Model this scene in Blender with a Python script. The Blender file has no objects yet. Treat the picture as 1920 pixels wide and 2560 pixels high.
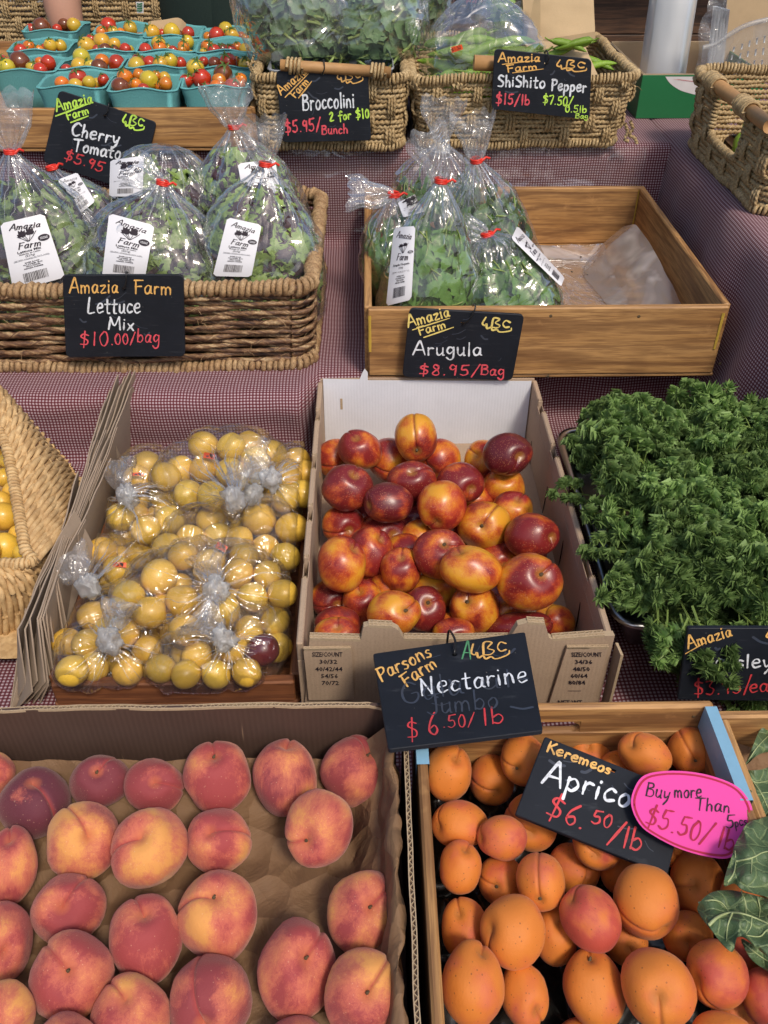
import bpy, math, random
import numpy as np
from mathutils import Vector, Matrix, Quaternion, noise as mnoise
from mathutils.bvhtree import BVHTree

random.seed(7)
R_ = math.radians
scene = bpy.context.scene
COL = scene.collection

# ------------------------------------------------------------------ camera
FPX = 2190.0            # focal length in photo pixels (1920 x 2560)
PITCH = R_(38.8)
YAW = R_(0.94)
cam_d = bpy.data.cameras.new('camera')
cam_d.sensor_fit = 'VERTICAL'
cam_d.sensor_height = 36.0
cam_d.sensor_width = 27.0
cam_d.lens = FPX / 2560.0 * 36.0
cam_d.clip_start = 0.02
cam_d.clip_end = 300
cam = bpy.data.objects.new('camera', cam_d)
COL.objects.link(cam)
cam.rotation_euler = (math.pi / 2 - PITCH, 0, -YAW)
scene.camera = cam
# ------------------------------------------------------------------ world and sun
SUN_EL, SUN_AZ = R_(54), R_(152)     # azimuth clockwise from +y : behind the viewer, to the right
world = bpy.data.worlds.new('World')
scene.world = world
world.use_nodes = True
wn = world.node_tree
sky = wn.nodes.new('ShaderNodeTexSky')
sky.sky_type = 'NISHITA'
sky.sun_disc = False
sky.sun_elevation = SUN_EL
sky.sun_rotation = SUN_AZ
sky.air_density = 1.0
sky.dust_density = 3.5
sky.ozone_density = 1.0
bg = wn.nodes['Background']
bg.inputs['Strength'].default_value = 0.125
wn.links.new(sky.outputs[0], bg.inputs[0])
sun_d = bpy.data.lights.new('sun', 'SUN')
sun_d.energy = 2.0
sun_d.angle = R_(10)
sun_d.color = (1.0, 0.90, 0.76)
sun = bpy.data.objects.new('sun', sun_d)
COL.objects.link(sun)
_sd = Vector((math.sin(SUN_AZ) * math.cos(SUN_EL), math.cos(SUN_AZ) * math.cos(SUN_EL), math.sin(SUN_EL)))
sun.rotation_euler = _sd.to_track_quat('Z', 'Y').to_euler()
sun.location = _sd * 8
vs = scene.view_settings
vs.view_transform = 'Standard'
vs.look = 'None'
vs.exposure = 0.14
vs.gamma = 1
vs.use_curve_mapping = False
scene.render.engine = 'CYCLES'
cy = scene.cycles
cy.max_bounces = 8
cy.diffuse_bounces = 3
cy.glossy_bounces = 3
cy.transmission_bounces = 4
cy.transparent_max_bounces = 24
cy.caustics_reflective = False
cy.caustics_refractive = False
cy.sample_clamp_indirect = 4
cy.use_denoising = True

# ------------------------------------------------------------------ projection helpers
_cy, _sy = math.cos(YAW), math.sin(YAW)
RT = Vector((_cy, -_sy, 0))
FH = Vector((_sy, _cy, 0))
FW = FH * math.cos(PITCH) + Vector((0, 0, -math.sin(PITCH)))
UP = FH * math.sin(PITCH) + Vector((0, 0, math.cos(PITCH)))


def ray(u, v):
    return RT * ((u - 960) / FPX) + UP * (-(v - 1280) / FPX) + FW


def at(u, v, Z):
    return ray(u, v) * Z


def onz(u, v, z):
    d = ray(u, v)
    return d * (z / d.z)


def ony(u, v, y):
    d = ray(u, v)
    return d * (y / d.y)


def depth(p):
    return p.dot(FW)


def crop(ox, oy, s):
    return lambda x, y: (ox + x / s, oy + y / s)


K_T1 = crop(0, 0, 2.592); K_T2 = crop(560, 0, 3.318); K_T3 = crop(1000, 0, 3.318); K_T4 = crop(1480, 0, 3.77)
K_T5 = crop(0, 220, 3.318); K_T6 = crop(460, 220, 4.1475); K_T7 = crop(880, 240, 2.9625); K_T8 = crop(1500, 380, 2.9095)
K_G1 = crop(0, 960, 2.6976); K_G2 = crop(1640, 1560, 5.925); K_G3 = crop(1680, 1780, 3.458)
K_C1 = crop(0, 0, 1.728); K_C3 = crop(0, 400, 1.728); K_C4 = crop(860, 400, 1.565); K_C5 = crop(0, 900, 2.07375); K_C6 = crop(740, 900, 2.07375)
K_P = crop(0, 1700, 1.5952); K_A = crop(1000, 1700, 1.8033); K_N = crop(900, 1500, 2.765)

# ------------------------------------------------------------------ objects


def link(o, parent=None):
    COL.objects.link(o)
    if parent is not None:
        o.parent = parent
        o.matrix_parent_inverse = Matrix.Translation(-parent.location)
    return o


def tag(o, label=None, cat=None, group=None, kind=None):
    if label: o['label'] = label
    if cat: o['category'] = cat
    if group: o['group'] = group
    if kind: o['kind'] = kind
    return o


def thing(name, label, cat, loc=(0, 0, 0), group=None):
    o = bpy.data.objects.new(name, None)
    o.empty_display_size = 0.05
    o.location = Vector(loc)
    COL.objects.link(o)
    return tag(o, label, cat, group)


def place(name, mesh, parent=None, loc=None, rot=None, scale=None):
    o = bpy.data.objects.new(name, mesh)
    link(o, parent)
    if loc is not None: o.location = loc
    if rot is not None:
        o.rotation_mode = 'QUATERNION'
        o.rotation_quaternion = rot
    if scale is not None: o.scale = scale
    return o


class MB:
    def __init__(s):
        s.V, s.F, s.M, s.n = [], [], [], 0
        s.UV = []
        s.C = []

    def add(s, v, f, mi=0, uv=None, col=None):
        v = np.asarray(v, dtype=np.float32).reshape(-1, 3)
        f = np.asarray(f, dtype=np.int32)
        s.V.append(v)
        s.F.append(f + s.n)
        s.M.append(np.full(len(f), mi, dtype=np.int32) if np.isscalar(mi) else np.asarray(mi, dtype=np.int32))
        s.UV.append(np.zeros((len(v), 2), np.float32) if uv is None else np.asarray(uv, np.float32))
        s.C.append(np.zeros((len(v), 3), np.float32) if col is None else np.asarray(col, np.float32).reshape(-1, 3))
        s.n += len(v)
        return s

    def box(s, lo, hi, ch=0.002, mi=0, mat=None):
        lo = np.array(lo, float); hi = np.array(hi, float)
        ch = min(ch, 0.45 * (hi - lo).min())
        c = (lo + hi) / 2; h = (hi - lo) / 2
        vs_, idx = [], {}
        for sx in (-1, 1):
            for sy in (-1, 1):
                for sz in (-1, 1):
                    for ax in range(3):
                        d = np.array([sx, sy, sz], float)
                        p = d * (h - ch)
                        p[ax] = d[ax] * h[ax]
                        idx[(sx, sy, sz, ax)] = len(vs_)
                        vs_.append(p + c)
        fs = []
        for ax in range(3):
            a, b = (ax + 1) % 3, (ax + 2) % 3
            for sg in (-1, 1):
                q = []
                for (p, r) in ((-1, -1), (1, -1), (1, 1), (-1, 1)):
                    k = [0, 0, 0]; k[ax] = sg; k[a] = p; k[b] = r
                    q.append(idx[(k[0], k[1], k[2], ax)])
                fs.append(q if sg > 0 else q[::-1])
        for ax in range(3):
            a, b = (ax + 1) % 3, (ax + 2) % 3
            for sa in (-1, 1):
                for sb in (-1, 1):
                    q = []
                    for e in (-1, 1):
                        k = [0, 0, 0]; k[ax] = e; k[a] = sa; k[b] = sb
                        kk = tuple(k)
                        pr = [idx[kk + (a,)], idx[kk + (b,)]]
                        q += pr if e < 0 else pr[::-1]
                    fs.append(q if sa * sb < 0 else q[::-1])
        for sx in (-1, 1):
            for sy in (-1, 1):
                for sz in (-1, 1):
                    t = [idx[(sx, sy, sz, k)] for k in range(3)]
                    if sx * sy * sz < 0: t = t[::-1]
                    fs.append([t[0], t[1], t[2], t[2]])
        v = np.array(vs_)
        if mat is not None:
            v = np.array([mat @ Vector(p) for p in v])
        f4 = np.array(fs[:-8]); f3 = np.array([x[:3] for x in fs[-8:]])
        s.add(v, f4, mi)
        s.F.append(f3 + (s.n - len(v))); s.M.append(np.full(8, mi, np.int32))
        return s

    def grid(s, P, mi=0, uv=None, closed_u=False, closed_v=False, col=None):
        P = np.asarray(P, float)
        a, b = P.shape[:2]
        I = np.arange(a * b).reshape(a, b)
        if closed_u: I = np.vstack([I, I[:1]])
        if closed_v: I = np.hstack([I, I[:, :1]])
        f = np.stack([I[:-1, :-1], I[1:, :-1], I[1:, 1:], I[:-1, 1:]], -1).reshape(-1, 4)
        s.add(P.reshape(-1, 3), f, mi, None if uv is None else np.asarray(uv).reshape(-1, 2), col)
        return s

    def tube(s, path, rad, sides=6, closed=False, mi=0, ref=(0, 0, 1), prof=None, twist=0.0, cap=True):
        P = np.asarray(path, float)
        n = len(P)
        if closed:
            T = np.roll(P, -1, 0) - np.roll(P, 1, 0)
        else:
            T = np.gradient(P, axis=0)
        T /= np.linalg.norm(T, axis=1)[:, None] + 1e-12
        ref = np.asarray(ref, float)
        if ref.ndim == 1: ref = np.repeat(ref[None], n, 0)
        A = np.cross(T, ref); A /= np.linalg.norm(A, axis=1)[:, None] + 1e-9
        B = np.cross(A, T)
        an = np.linspace(0, 2 * np.pi, sides, endpoint=False)
        pr = np.ones(sides) if prof is None else np.asarray(prof, float)
        tw = np.asarray(twist, float)
        if tw.ndim == 0: tw = np.full(n, float(tw))
        ang = an[None, :] + tw[:, None]
        rad = np.asarray(rad, float)
        if rad.ndim == 0: rad = np.full(n, float(rad))
        ra = rad[:, None] * pr[None, :]
        G = P[:, None, :] + A[:, None, :] * (np.cos(ang) * ra)[..., None] + B[:, None, :] * (np.sin(ang) * ra)[..., None]
        L = np.concatenate([[0], np.cumsum(np.linalg.norm(np.diff(P, axis=0), axis=1))])
        uv = np.stack([np.repeat(L[:, None], sides, 1), np.repeat((an / (2 * np.pi))[None], n, 0)], -1)
        s.grid(G, mi, uv, closed_u=closed, closed_v=True)
        if cap and not closed:
            b0 = s.n - n * sides
            c0 = np.arange(sides)[::-1] + b0
            c1 = np.arange(sides) + b0 + (n - 1) * sides
            for c in (c0, c1):
                for i in range(1, sides - 1):
                    s.F.append(np.array([[c[0], c[i], c[i + 1]]], np.int32)); s.M.append(np.array([mi], np.int32))
        return s

    def ball(s, c, r, nu=10, nv=7, mi=0, rot=None, sc=(1, 1, 1)):
        th = np.linspace(0, np.pi, nv)
        ph = np.linspace(0, 2 * np.pi, nu, endpoint=False)
        G = np.stack([np.outer(np.sin(th), np.cos(ph)) * sc[0], np.outer(np.sin(th), np.sin(ph)) * sc[1],
                      np.outer(np.cos(th), np.ones(nu)) * sc[2]], -1) * r
        if rot is not None:
            G = G @ np.array(rot.to_matrix()).T
        s.grid(G + np.array(c), mi, closed_v=True)
        return s

    def mesh(s, name, mats, smooth=True, attr=None, origin=None):
        me = bpy.data.meshes.new(name)
        V = np.concatenate(s.V)
        if origin is not None: V = V - np.array(origin, np.float32)
        tot = np.concatenate([np.full(len(f), f.shape[1], np.int32) for f in s.F])
        loops = np.concatenate([f.reshape(-1) for f in s.F]).astype(np.int32)
        me.vertices.add(len(V)); me.vertices.foreach_set('co', V.astype(np.float32).ravel())
        me.loops.add(len(loops)); me.loops.foreach_set('vertex_index', loops)
        me.polygons.add(len(tot))
        me.polygons.foreach_set('loop_start', np.concatenate([[0], np.cumsum(tot)[:-1]]).astype(np.int32))
        try: me.polygons.foreach_set('loop_total', tot)
        except Exception: pass
        me.polygons.foreach_set('material_index', np.concatenate(s.M))
        me.polygons.foreach_set('use_smooth', np.full(len(tot), bool(smooth)))
        UVv = np.concatenate(s.UV)
        uvl = me.uv_layers.new(name='UVMap')
        uvl.data.foreach_set('uv', UVv[loops].astype(np.float32).ravel())
        C = np.concatenate(s.C)
        if attr:
            a = me.attributes.new(attr, 'FLOAT_VECTOR', 'POINT')
            a.data.foreach_set('vector', C.astype(np.float32).ravel())
        for m in (mats if isinstance(mats, (list, tuple)) else [mats]):
            me.materials.append(m)
        me.update(calc_edges=True)
        me.validate()
        return me

    def build(s, name, mats, parent=None, smooth=True, attr=None, origin=None):
        me = s.mesh(name, mats, smooth, attr, origin)
        o = bpy.data.objects.new(name, me)
        link(o, parent)
        if origin is not None: o.location = Vector(origin)
        return o


def catmull(pts, n=6, closed=False):
    P = [np.array(p, float) for p in pts]
    if len(P) < 3 and not closed:
        return np.array([P[0] + (P[-1] - P[0]) * t for t in np.linspace(0, 1, n + 1)])
    if closed: Q = [P[-1]] + P + [P[0], P[1]]
    else: Q = [2 * P[0] - P[1]] + P + [2 * P[-1] - P[-2]]
    out = []
    for i in range(1, len(Q) - 2):
        p0, p1, p2, p3 = Q[i - 1], Q[i], Q[i + 1], Q[i + 2]
        for k in range(n):
            t = k / n
            out.append(0.5 * ((2 * p1) + (-p0 + p2) * t + (2 * p0 - 5 * p1 + 4 * p2 - p3) * t * t + (-p0 + 3 * p1 - 3 * p2 + p3) * t ** 3))
    if not closed: out.append(P[-1])
    return np.array(out)


def ns(p, s=1.0, o=0.0):
    return mnoise.noise(Vector((p[0] * s + o, p[1] * s + o * 1.7, p[2] * s - o)))


# ------------------------------------------------------------------ material kit
class NT:
    def __init__(s, name):
        s.m = bpy.data.materials.new(name)
        s.m.use_nodes = True
        s.t = s.m.node_tree
        s.t.nodes.clear()
        s.out = s.t.nodes.new('ShaderNodeOutputMaterial')

    def n(s, typ, props=None, **inp):
        nd = s.t.nodes.new('ShaderNode' + typ)
        for k, v in (props or {}).items(): setattr(nd, k, v)
        for k, v in inp.items():
            s.set(nd, k.replace('_', ' '), v)
        return nd

    def set(s, nd, key, v):
        sk = nd.inputs[int(key)] if key.isdigit() else nd.inputs[key]
        if isinstance(v, bpy.types.NodeSocket): s.t.links.new(v, sk)
        elif isinstance(v, bpy.types.Node): s.t.links.new(v.outputs[0], sk)
        else:
            if hasattr(sk.default_value, '__len__') and isinstance(v, (tuple, list)) and len(sk.default_value) == 4 and len(v) == 3: v = (*v, 1)
            sk.default_value = v

    def math(s, op, a, b=0.0, c=None, clamp=False):
        nd = s.n('Math', dict(operation=op, use_clamp=clamp))
        s.set(nd, '0', a); s.set(nd, '1', b)
        if c is not None: s.set(nd, '2', c)
        return nd.outputs[0]

    def mix(s, f, a, b, mode='MIX'):
        nd = s.n('Mix', dict(data_type='RGBA', blend_type=mode))
        s.set(nd, '0', f); s.set(nd, '6', a); s.set(nd, '7', b)
        return nd.outputs[2]

    def ramp(s, f, stops, interp='LINEAR'):
        nd = s.n('ValToRGB')
        cr = nd.color_ramp
        cr.interpolation = interp
        while len(cr.elements) < len(stops): cr.elements.new(0.5)
        for e, (p, c) in zip(cr.elements, stops):
            e.position = p
            e.color = (c, c, c, 1) if not isinstance(c, (tuple, list)) else (*c, 1)
        s.set(nd, 'Fac', f)
        return nd.outputs[0]

    def obj(s): return s.n('TexCoord').outputs['Object']

    def uv(s): return s.n('TexCoord').outputs['UV']

    def attr(s, name, out='Vector'): return s.n('Attribute', dict(attribute_name=name)).outputs[out]

    def oinfo(s, out='Color'): return s.n('ObjectInfo').outputs[out]

    def map(s, v, scale=(1, 1, 1), rot=(0, 0, 0), loc=(0, 0, 0)):
        nd = s.n('Mapping')
        s.set(nd, 'Vector', v)
        nd.inputs['Scale'].default_value = scale
        nd.inputs['Rotation'].default_value = rot
        nd.inputs['Location'].default_value = loc
        return nd.outputs[0]

    def noise(s, v, scale=5, detail=3, rough=0.55, dist=0.0, out='Fac'):
        nd = s.n('TexNoise', Scale=scale, Detail=detail, Roughness=rough, Distortion=dist)
        s.set(nd, 'Vector', v)
        return nd.outputs[out]

    def voro(s, v, scale=5, feature='F1', out='Distance'):
        nd = s.n('TexVoronoi', dict(feature=feature), Scale=scale)
        s.set(nd, 'Vector', v)
        return nd.outputs[out]

    def bump(s, h, strength=0.3, dist=0.01):
        nd = s.n('Bump', Strength=strength, Distance=dist)
        s.set(nd, 'Height', h)
        return nd.outputs[0]

    def vadd(s, a, b):
        nd = s.n('VectorMath', dict(operation='ADD'))
        s.set(nd, '0', a); s.set(nd, '1', b)
        return nd.outputs[0]

    def pbr(s, color, rough=0.6, normal=None, **kw):
        b = s.n('BsdfPrincipled')
        s.set(b, 'Base Color', color); s.set(b, 'Roughness', rough)
        if normal is not None: s.set(b, 'Normal', normal)
        for k, v in kw.items(): s.set(b, k.replace('_', ' '), v)
        s.t.links.new(b.outputs[0], s.out.inputs[0])
        return s.m

    def finish(s, sh):
        s.t.links.new(sh, s.out.inputs[0])
        return s.m


def rnd_vec(s, v, amt=37.0):
    """offset coordinates per object so that copies differ"""
    r = s.oinfo('Random')
    c = s.n('CombineXYZ')
    for k in ('0', '1', '2'): s.set(c, k, s.math('MULTIPLY', r, amt * (1 + int(k))))
    return s.vadd(v, c.outputs[0])


M = {}


def m_fruit(name, cols, rough, bump_s, streak, coat=0.0, sheen=0.0, speck=None, gscale=1.0, groove=None, bias=0.0):
    """cols: ground, blush, deep ; object colour: r = how much blush, g = how deep, b = seed"""
    s = NT(name)
    fc = s.attr('fc')
    sep = s.n('SeparateColor'); s.set(sep, '0', s.oinfo('Color'))
    seed = s.math('MULTIPLY', sep.outputs[2], 50.0)
    cx = s.n('CombineXYZ'); s.set(cx, '0', seed); s.set(cx, '1', seed); s.set(cx, '2', seed)
    v = s.vadd(fc, cx.outputs[0])
    big = s.noise(v, 0.85 * gscale, 2, 0.5)
    st = s.noise(s.map(v, (1, 1, 0.28)), 9 * gscale, 4, 0.7, 0.6)
    fine = s.noise(v, 42, 3, 0.75)
    t = s.math('ADD', s.math('MULTIPLY', s.math('SUBTRACT', big, 0.5), 3.4), s.math('MULTIPLY', s.math('SUBTRACT', st, 0.5), streak))
    t = s.math('ADD', t, s.math('MULTIPLY', s.math('SUBTRACT', fine, 0.5), 0.62))
    t = s.math('ADD', t, s.math('ADD', sep.outputs[0], bias), clamp=True)
    c = s.ramp(t, [(0.0, cols[0]), (0.38, cols[1]), (0.72, cols[2]), (1.0, cols[3])])
    deep = s.math('MULTIPLY', s.math('MULTIPLY', t, t), sep.outputs[1], clamp=True)
    c = s.mix(deep, c, cols[4])
    # cavity round the stem is a little greener / browner
    sz = s.n('SeparateXYZ'); s.set(sz, '0', fc)
    cav = s.ramp(sz.outputs[2], [(0.955, 0.0), (0.998, 0.75)])
    c = s.mix(cav, c, cols[5])
    if groove:
        gx = s.ramp(s.math('ABSOLUTE', sz.outputs[0]), [(0.0, .85), (.028, .45), (.09, 0.0)])
        gy = s.ramp(sz.outputs[1], [(0.02, 0.0), (.2, 1.0)])
        c = s.mix(s.math('MULTIPLY', gx, gy), c, groove)
    if speck:
        vo = s.voro(v, speck[0])
        dots = s.ramp(vo, [(0.0, 1.0), (speck[1], 1.0), (speck[1] * 1.5, 0.0)])
        gate = s.ramp(s.noise(v, 2.3, 1), [(0.38, 0.0), (0.52, 1.0)])
        c = s.mix(s.math('MULTIPLY', s.math('MULTIPLY', dots, gate), speck[3]), c, speck[2])
    hb = s.math('ADD', s.math('MULTIPLY', fine, 0.5), s.math('MULTIPLY', st, 0.6))
    nb = s.bump(hb, bump_s, 0.002)
    rr = s.math('ADD', rough, s.math('MULTIPLY', s.math('SUBTRACT', fine, 0.5), 0.25))
    kw = {}
    if coat: kw['Coat_Weight'] = coat; kw['Coat_Roughness'] = 0.25
    if sheen:
        kw['Sheen_Weight'] = sheen; kw['Sheen_Roughness'] = 0.45; kw['Sheen_Tint'] = (1, 0.75, 0.65, 1)
    return s.pbr(c, rr, nb, Subsurface_Weight=0.0, **kw)


M['peach'] = m_fruit('peach_skin', [(.72, .32, .085), (.62, .185, .090), (.53, .115, .078), (.38, .055, .055), (.12, .020, .035), (.52, .13, .06)],
                     0.72, 0.5, 1.0, sheen=0.3, speck=(8, .10, (.74, .46, .28), .35), groove=(.36, .05, .045), bias=.19)
M['nectarine'] = m_fruit('nectarine_skin', [(.68, .31, .025), (.60, .165, .020), (.45, .060, .020), (.27, .020, .016), (.11, .010, .014), (.36, .16, .03)],
                         0.33, 0.12, 1.0, coat=0.2, speck=(14, .17, (.70, .34, .16), .5), groove=(.18, .012, .012), bias=.12)
M['apricot'] = m_fruit('apricot_skin', [(.66, .200, .026), (.64, .170, .030), (.60, .14, .05), (.50, .085, .045), (.44, .05, .04), (.40, .14, .02)],
                       0.60, 0.35, 0.6, sheen=0.16, speck=(5.5, .11, (.22, .06, .015), .75), groove=(.42, .11, .02))


def m_plum():
    s = NT('plum_skin')
    v = rnd_vec(s, s.obj())
    big = s.noise(v, 38, 3, 0.6)
    fine = s.noise(v, 200, 3, 0.6)
    t = s.math('ADD', s.math('MULTIPLY', big, 1.0), s.math('MULTIPLY', s.math('SUBTRACT', fine, .5), .35))
    c = s.ramp(t, [(0.3, (.54, .31, .022)), (0.46, (.80, .48, .045)), (0.62, (.84, .58, .11)), (.78, (.84, .44, .12))])
    c = s.mix(1.0, c, s.oinfo('Color'), 'MULTIPLY')
    dots = s.ramp(s.voro(v, 110), [(0.0, 1.0), (.05, 1.0), (.09, 0.0)])
    c = s.mix(s.math('MULTIPLY', dots, .4), c, (.28, .12, .03))
    return s.pbr(c, 0.33, s.bump(fine, .12, .001), Coat_Weight=.2)


M['plum'] = m_plum()


def m_tomato():
    s = NT('tomato_skin')
    v = rnd_vec(s, s.obj())
    n1 = s.noise(v, 45, 2)
    c = s.mix(s.ramp(n1, [(.35, 0.0), (.75, .45)]), s.oinfo('Color'), (.40, .16, .02))
    return s.pbr(c, 0.16, None, Coat_Weight=.4)


M['tomato'] = m_tomato()


def m_simple(name, col, rough=0.5, nscale=30, var=0.15, bump=0.1, bd=0.002, **kw):
    s = NT(name)
    v = s.obj()
    a = s.noise(v, nscale, 4, .6)
    c = s.mix(s.math('MULTIPLY', a, 1.0), tuple(x * (1 - var) for x in col), tuple(min(1, x * (1 + var)) for x in col))
    return s.pbr(c, rough, s.bump(a, bump, bd), **kw)


M['stem'] = m_simple('stem_brown', (.10, .065, .03), .8, 200, .4, .3)
M['calyx'] = m_simple('calyx_green', (.07, .13, .02), .6, 100, .3)
M['tray_black'] = m_simple('black_plastic', (.012, .011, .010), .22, 60, .2)
M['hook'] = m_simple('hook_black_plastic', (.01, .01, .011), .35)
M['tie_red'] = m_simple('twist_tie_red', (.72, .035, .018), .4)
M['tape'] = m_simple('blue_tape', (.22, .42, .58), .3, 80, .1, .2)
M['steel'] = m_simple('steel', (.55, .55, .56), .28, 90, .06, .05, Metallic=1.0)
M['bucket'] = m_simple('grey_bucket', (.35, .37, .39), .35, 30, .05)
M['punnet'] = m_simple('pulp_board_teal', (.115, .36, .37), .92, 420, .16, .55, .002)
M['dowel'] = m_simple('dowel_wood', (.42, .23, .09), .6, 60, .25)
M['skin'] = m_simple('skin', (.50, .27, .19), .5, 60, .08, .1, .001)
M['apron'] = m_simple('apron_green', (.012, .028, .022), .85, 220, .3, .3)
M['sticker'] = m_simple('orange_sticker', (.85, .10, .02), .5)
M['pink'] = m_simple('pink_card', (.80, .065, .36), .7, 30, .05, .1)
M['ink'] = m_simple('ink_black', (.02, .012, .02), .7)
M['ink_red'] = m_simple('ink_red', (.42, .012, .05), .7)
M['leaf_stem'] = m_simple('leaf_stem', (.22, .30, .08), .5)
M['parsley_stem'] = m_simple('parsley_stem', (.20, .29, .07), .5)
M['glue'] = m_simple('yellow_glue', (.50, .33, .05), .5, 200, .2, .4)
M['soil'] = m_simple('crumbs', (.03, .025, .015), .9)
M['greenbox'] = m_simple('green_carton', (.015, .16, .055), .5, 20, .08)
M['whiteprint'] = m_simple('white_print', (.68, .66, .66), .6)
M['redprint'] = m_simple('red_print', (.5, .02, .04), .6)


def m_leaf(name, a, b, scale=25, rough=.5, spec=.4, trans=0.0):
    s = NT(name)
    v = rnd_vec(s, s.obj(), 3)
    n1 = s.noise(v, scale, 3, .6)
    n2 = s.noise(v, scale * 5, 2, .6)
    c = s.mix(n1, a, b)
    c = s.mix(s.math('MULTIPLY', n2, .3), c, tuple(min(1, x * 1.8) for x in b))
    hv = s.n('HueSaturation'); s.set(hv, 'Value', s.math('ADD', s.math('MULTIPLY', s.oinfo('Random'), .65), .68)); s.set(hv, 'Color', c); c = hv.outputs[0]
    bs = s.n('BsdfPrincipled'); s.set(bs, 'Base Color', c); s.set(bs, 'Roughness', rough); s.set(bs, 'Specular IOR Level', spec)
    s.set(bs, 'Normal', s.bump(n2, .4, .002))
    tr = s.n('BsdfTranslucent'); s.set(tr, 'Color', c)
    mx = s.n('MixShader'); s.set(mx, '0', .2 + trans); s.set(mx, '1', bs.outputs[0]); s.set(mx, '2', tr.outputs[0])
    return s.finish(mx.outputs[0])


M['arugula'] = m_leaf('arugula_leaf', (.060, .145, .025), (.15, .29, .06), 25)
M['lettuce'] = m_leaf('lettuce_leaf', (.12, .21, .045), (.32, .44, .12), 30)
M['lettuce_red'] = m_leaf('lettuce_leaf_red', (.022, .012, .020), (.085, .045, .055), 40)
M['broccoli'] = m_leaf('broccolini_leaf', (.055, .115, .045), (.17, .27, .12), 35)
M['parsley'] = m_leaf('parsley_leaf', (.095, .180, .050), (.25, .37, .12), 40)
M['pepper'] = m_leaf('pepper_green', (.12, .24, .02), (.26, .42, .04), 20, .25, .5)


def m_fig():
    s = NT('fig_leaf')
    v = s.obj()
    e = s.voro(v, 55, 'DISTANCE_TO_EDGE')
    e2 = s.voro(v, 170, 'DISTANCE_TO_EDGE')
    vein = s.ramp(e, [(0.0, 1.0), (.03, .7), (.07, 0.0)])
    v2 = s.ramp(e2, [(0.0, .5), (.06, 0.0)])
    n1 = s.noise(v, 18, 3)
    c = s.mix(n1, (.045, .085, .035), (.105, .165, .075))
    c = s.mix(s.math('MULTIPLY', vein, .55), c, (.26, .33, .14))
    c = s.mix(s.math('MULTIPLY', v2, .35), c, (.20, .27, .12))
    return s.pbr(c, .5, s.bump(s.math('SUBTRACT', 0.0, s.math('ADD', vein, v2)), .5, .002))


M['fig'] = m_fig()
M['fig_vein'] = m_simple('fig_leaf_vein', (.36, .42, .20), .5)


def m_wood(name, a, b, dark, rough=.6, axis=0, scale=1.0, fine=1.0):
    s = NT(name)
    v = rnd_vec(s, s.obj(), 3)
    sc = [14, 14, 14]; sc[axis] = 1.1
    w = s.noise(s.map(v, tuple(scale * k for k in sc)), 1.6, 5, .62, 1.2)
    sc2 = [160, 160, 160]; sc2[axis] = 9
    g = s.noise(s.map(v, tuple(scale * k for k in sc2)), 1.0, 3, .7)
    ring = s.n('TexWave', dict(wave_type='RINGS', rings_direction='XYZ'[axis]), Scale=9 * scale, Distortion=9, Detail=3)
    s.set(ring, 'Vector', s.map(v, tuple((.12 if i == axis else 1.0) for i in range(3)), loc=(.3, .2, .05)))
    ring.inputs['Detail Scale'].default_value = 1.5
    c = s.mix(s.ramp(w, [(.3, 0.0), (.7, 1.0)]), a, b)
    c = s.mix(s.math('MULTIPLY', s.ramp(ring.outputs[1], [(.0, 1.0), (.16, 0.0)]), .6), c, dark)
    c = s.mix(s.math('MULTIPLY', s.ramp(g, [(.40, 1.0), (.58, 0.0)]), .62 * fine), c, dark)
    dirt = s.ramp(s.noise(v, 17, 4, .7), [(.62, 0.0), (.8, .35)])
    c = s.mix(dirt, c, tuple(min(1, k * 1.6) for k in b))
    st = s.ramp(s.noise(v, 6, 3, .7), [(.58, 0.0), (.75, .4)])
    c = s.mix(st, c, dark)
    return s.pbr(c, rough, s.bump(s.math('ADD', g, w), .35, .0015))


WA, WB, WD = (.39, .195, .062), (.55, .31, .12), (.15, .065, .025)
for k_, ax_ in (('x', 0), ('y', 1), ('z', 2)):
    M['wood_' + k_] = m_wood('wood_' + k_, WA, WB, WD, axis=ax_)
    M['redwood_' + k_] = m_wood('redwood_' + k_, (.22, .075, .028), (.32, .125, .045), (.09, .028, .012), axis=ax_)
    M['darkwood_' + k_] = m_wood('darkwood_' + k_, (.09, .042, .02), (.16, .08, .04), (.02, .01, .006), axis=ax_)


def m_card(name, a, rough=.85, stripes=True, wear=.3, sc=1.0):
    s = NT(name)
    v = s.obj()
    f = s.noise(v, 350, 3, .7)
    n1 = s.noise(v, 9, 4, .6)
    c = s.mix(n1, tuple(k * .82 for k in a), tuple(min(1, k * 1.12) for k in a))
    c = s.mix(s.math('MULTIPLY', s.ramp(f, [(.35, 1.0), (.5, 0.0)]), wear), c, tuple(k * .6 for k in a))
    h = s.math('ADD', f, s.math('MULTIPLY', s.noise(v, 22, 3, .6), 3.0))
    st = s.ramp(s.noise(v, 5, 4, .7), [(.58, 0.0), (.72, .35)])
    c = s.mix(st, c, tuple(k * .62 for k in a))
    if stripes:
        wv = s.n('TexWave', dict(bands_direction='X'), Scale=sc * 55, Distortion=.3)
        s.set(wv, 'Vector', v)
        h = s.math('ADD', h, s.math('MULTIPLY', wv.outputs[1], .5))
    return s.pbr(c, rough, s.bump(h, .22, .0012))


M['card'] = m_card('cardboard_kraft', (.43, .31, .215))
M['card_edge'] = m_card('cardboard_cut_edge', (.46, .345, .22), stripes=False, wear=.5)
M['card_white'] = m_card('cardboard_white', (.72, .74, .80), wear=.05)
M['paper_bag'] = m_card('kraft_paper', (.36, .275, .205), stripes=False, wear=.15)
M['paper_tan'] = m_card('tan_paper', (.52, .38, .22), stripes=False, wear=.1)


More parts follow.
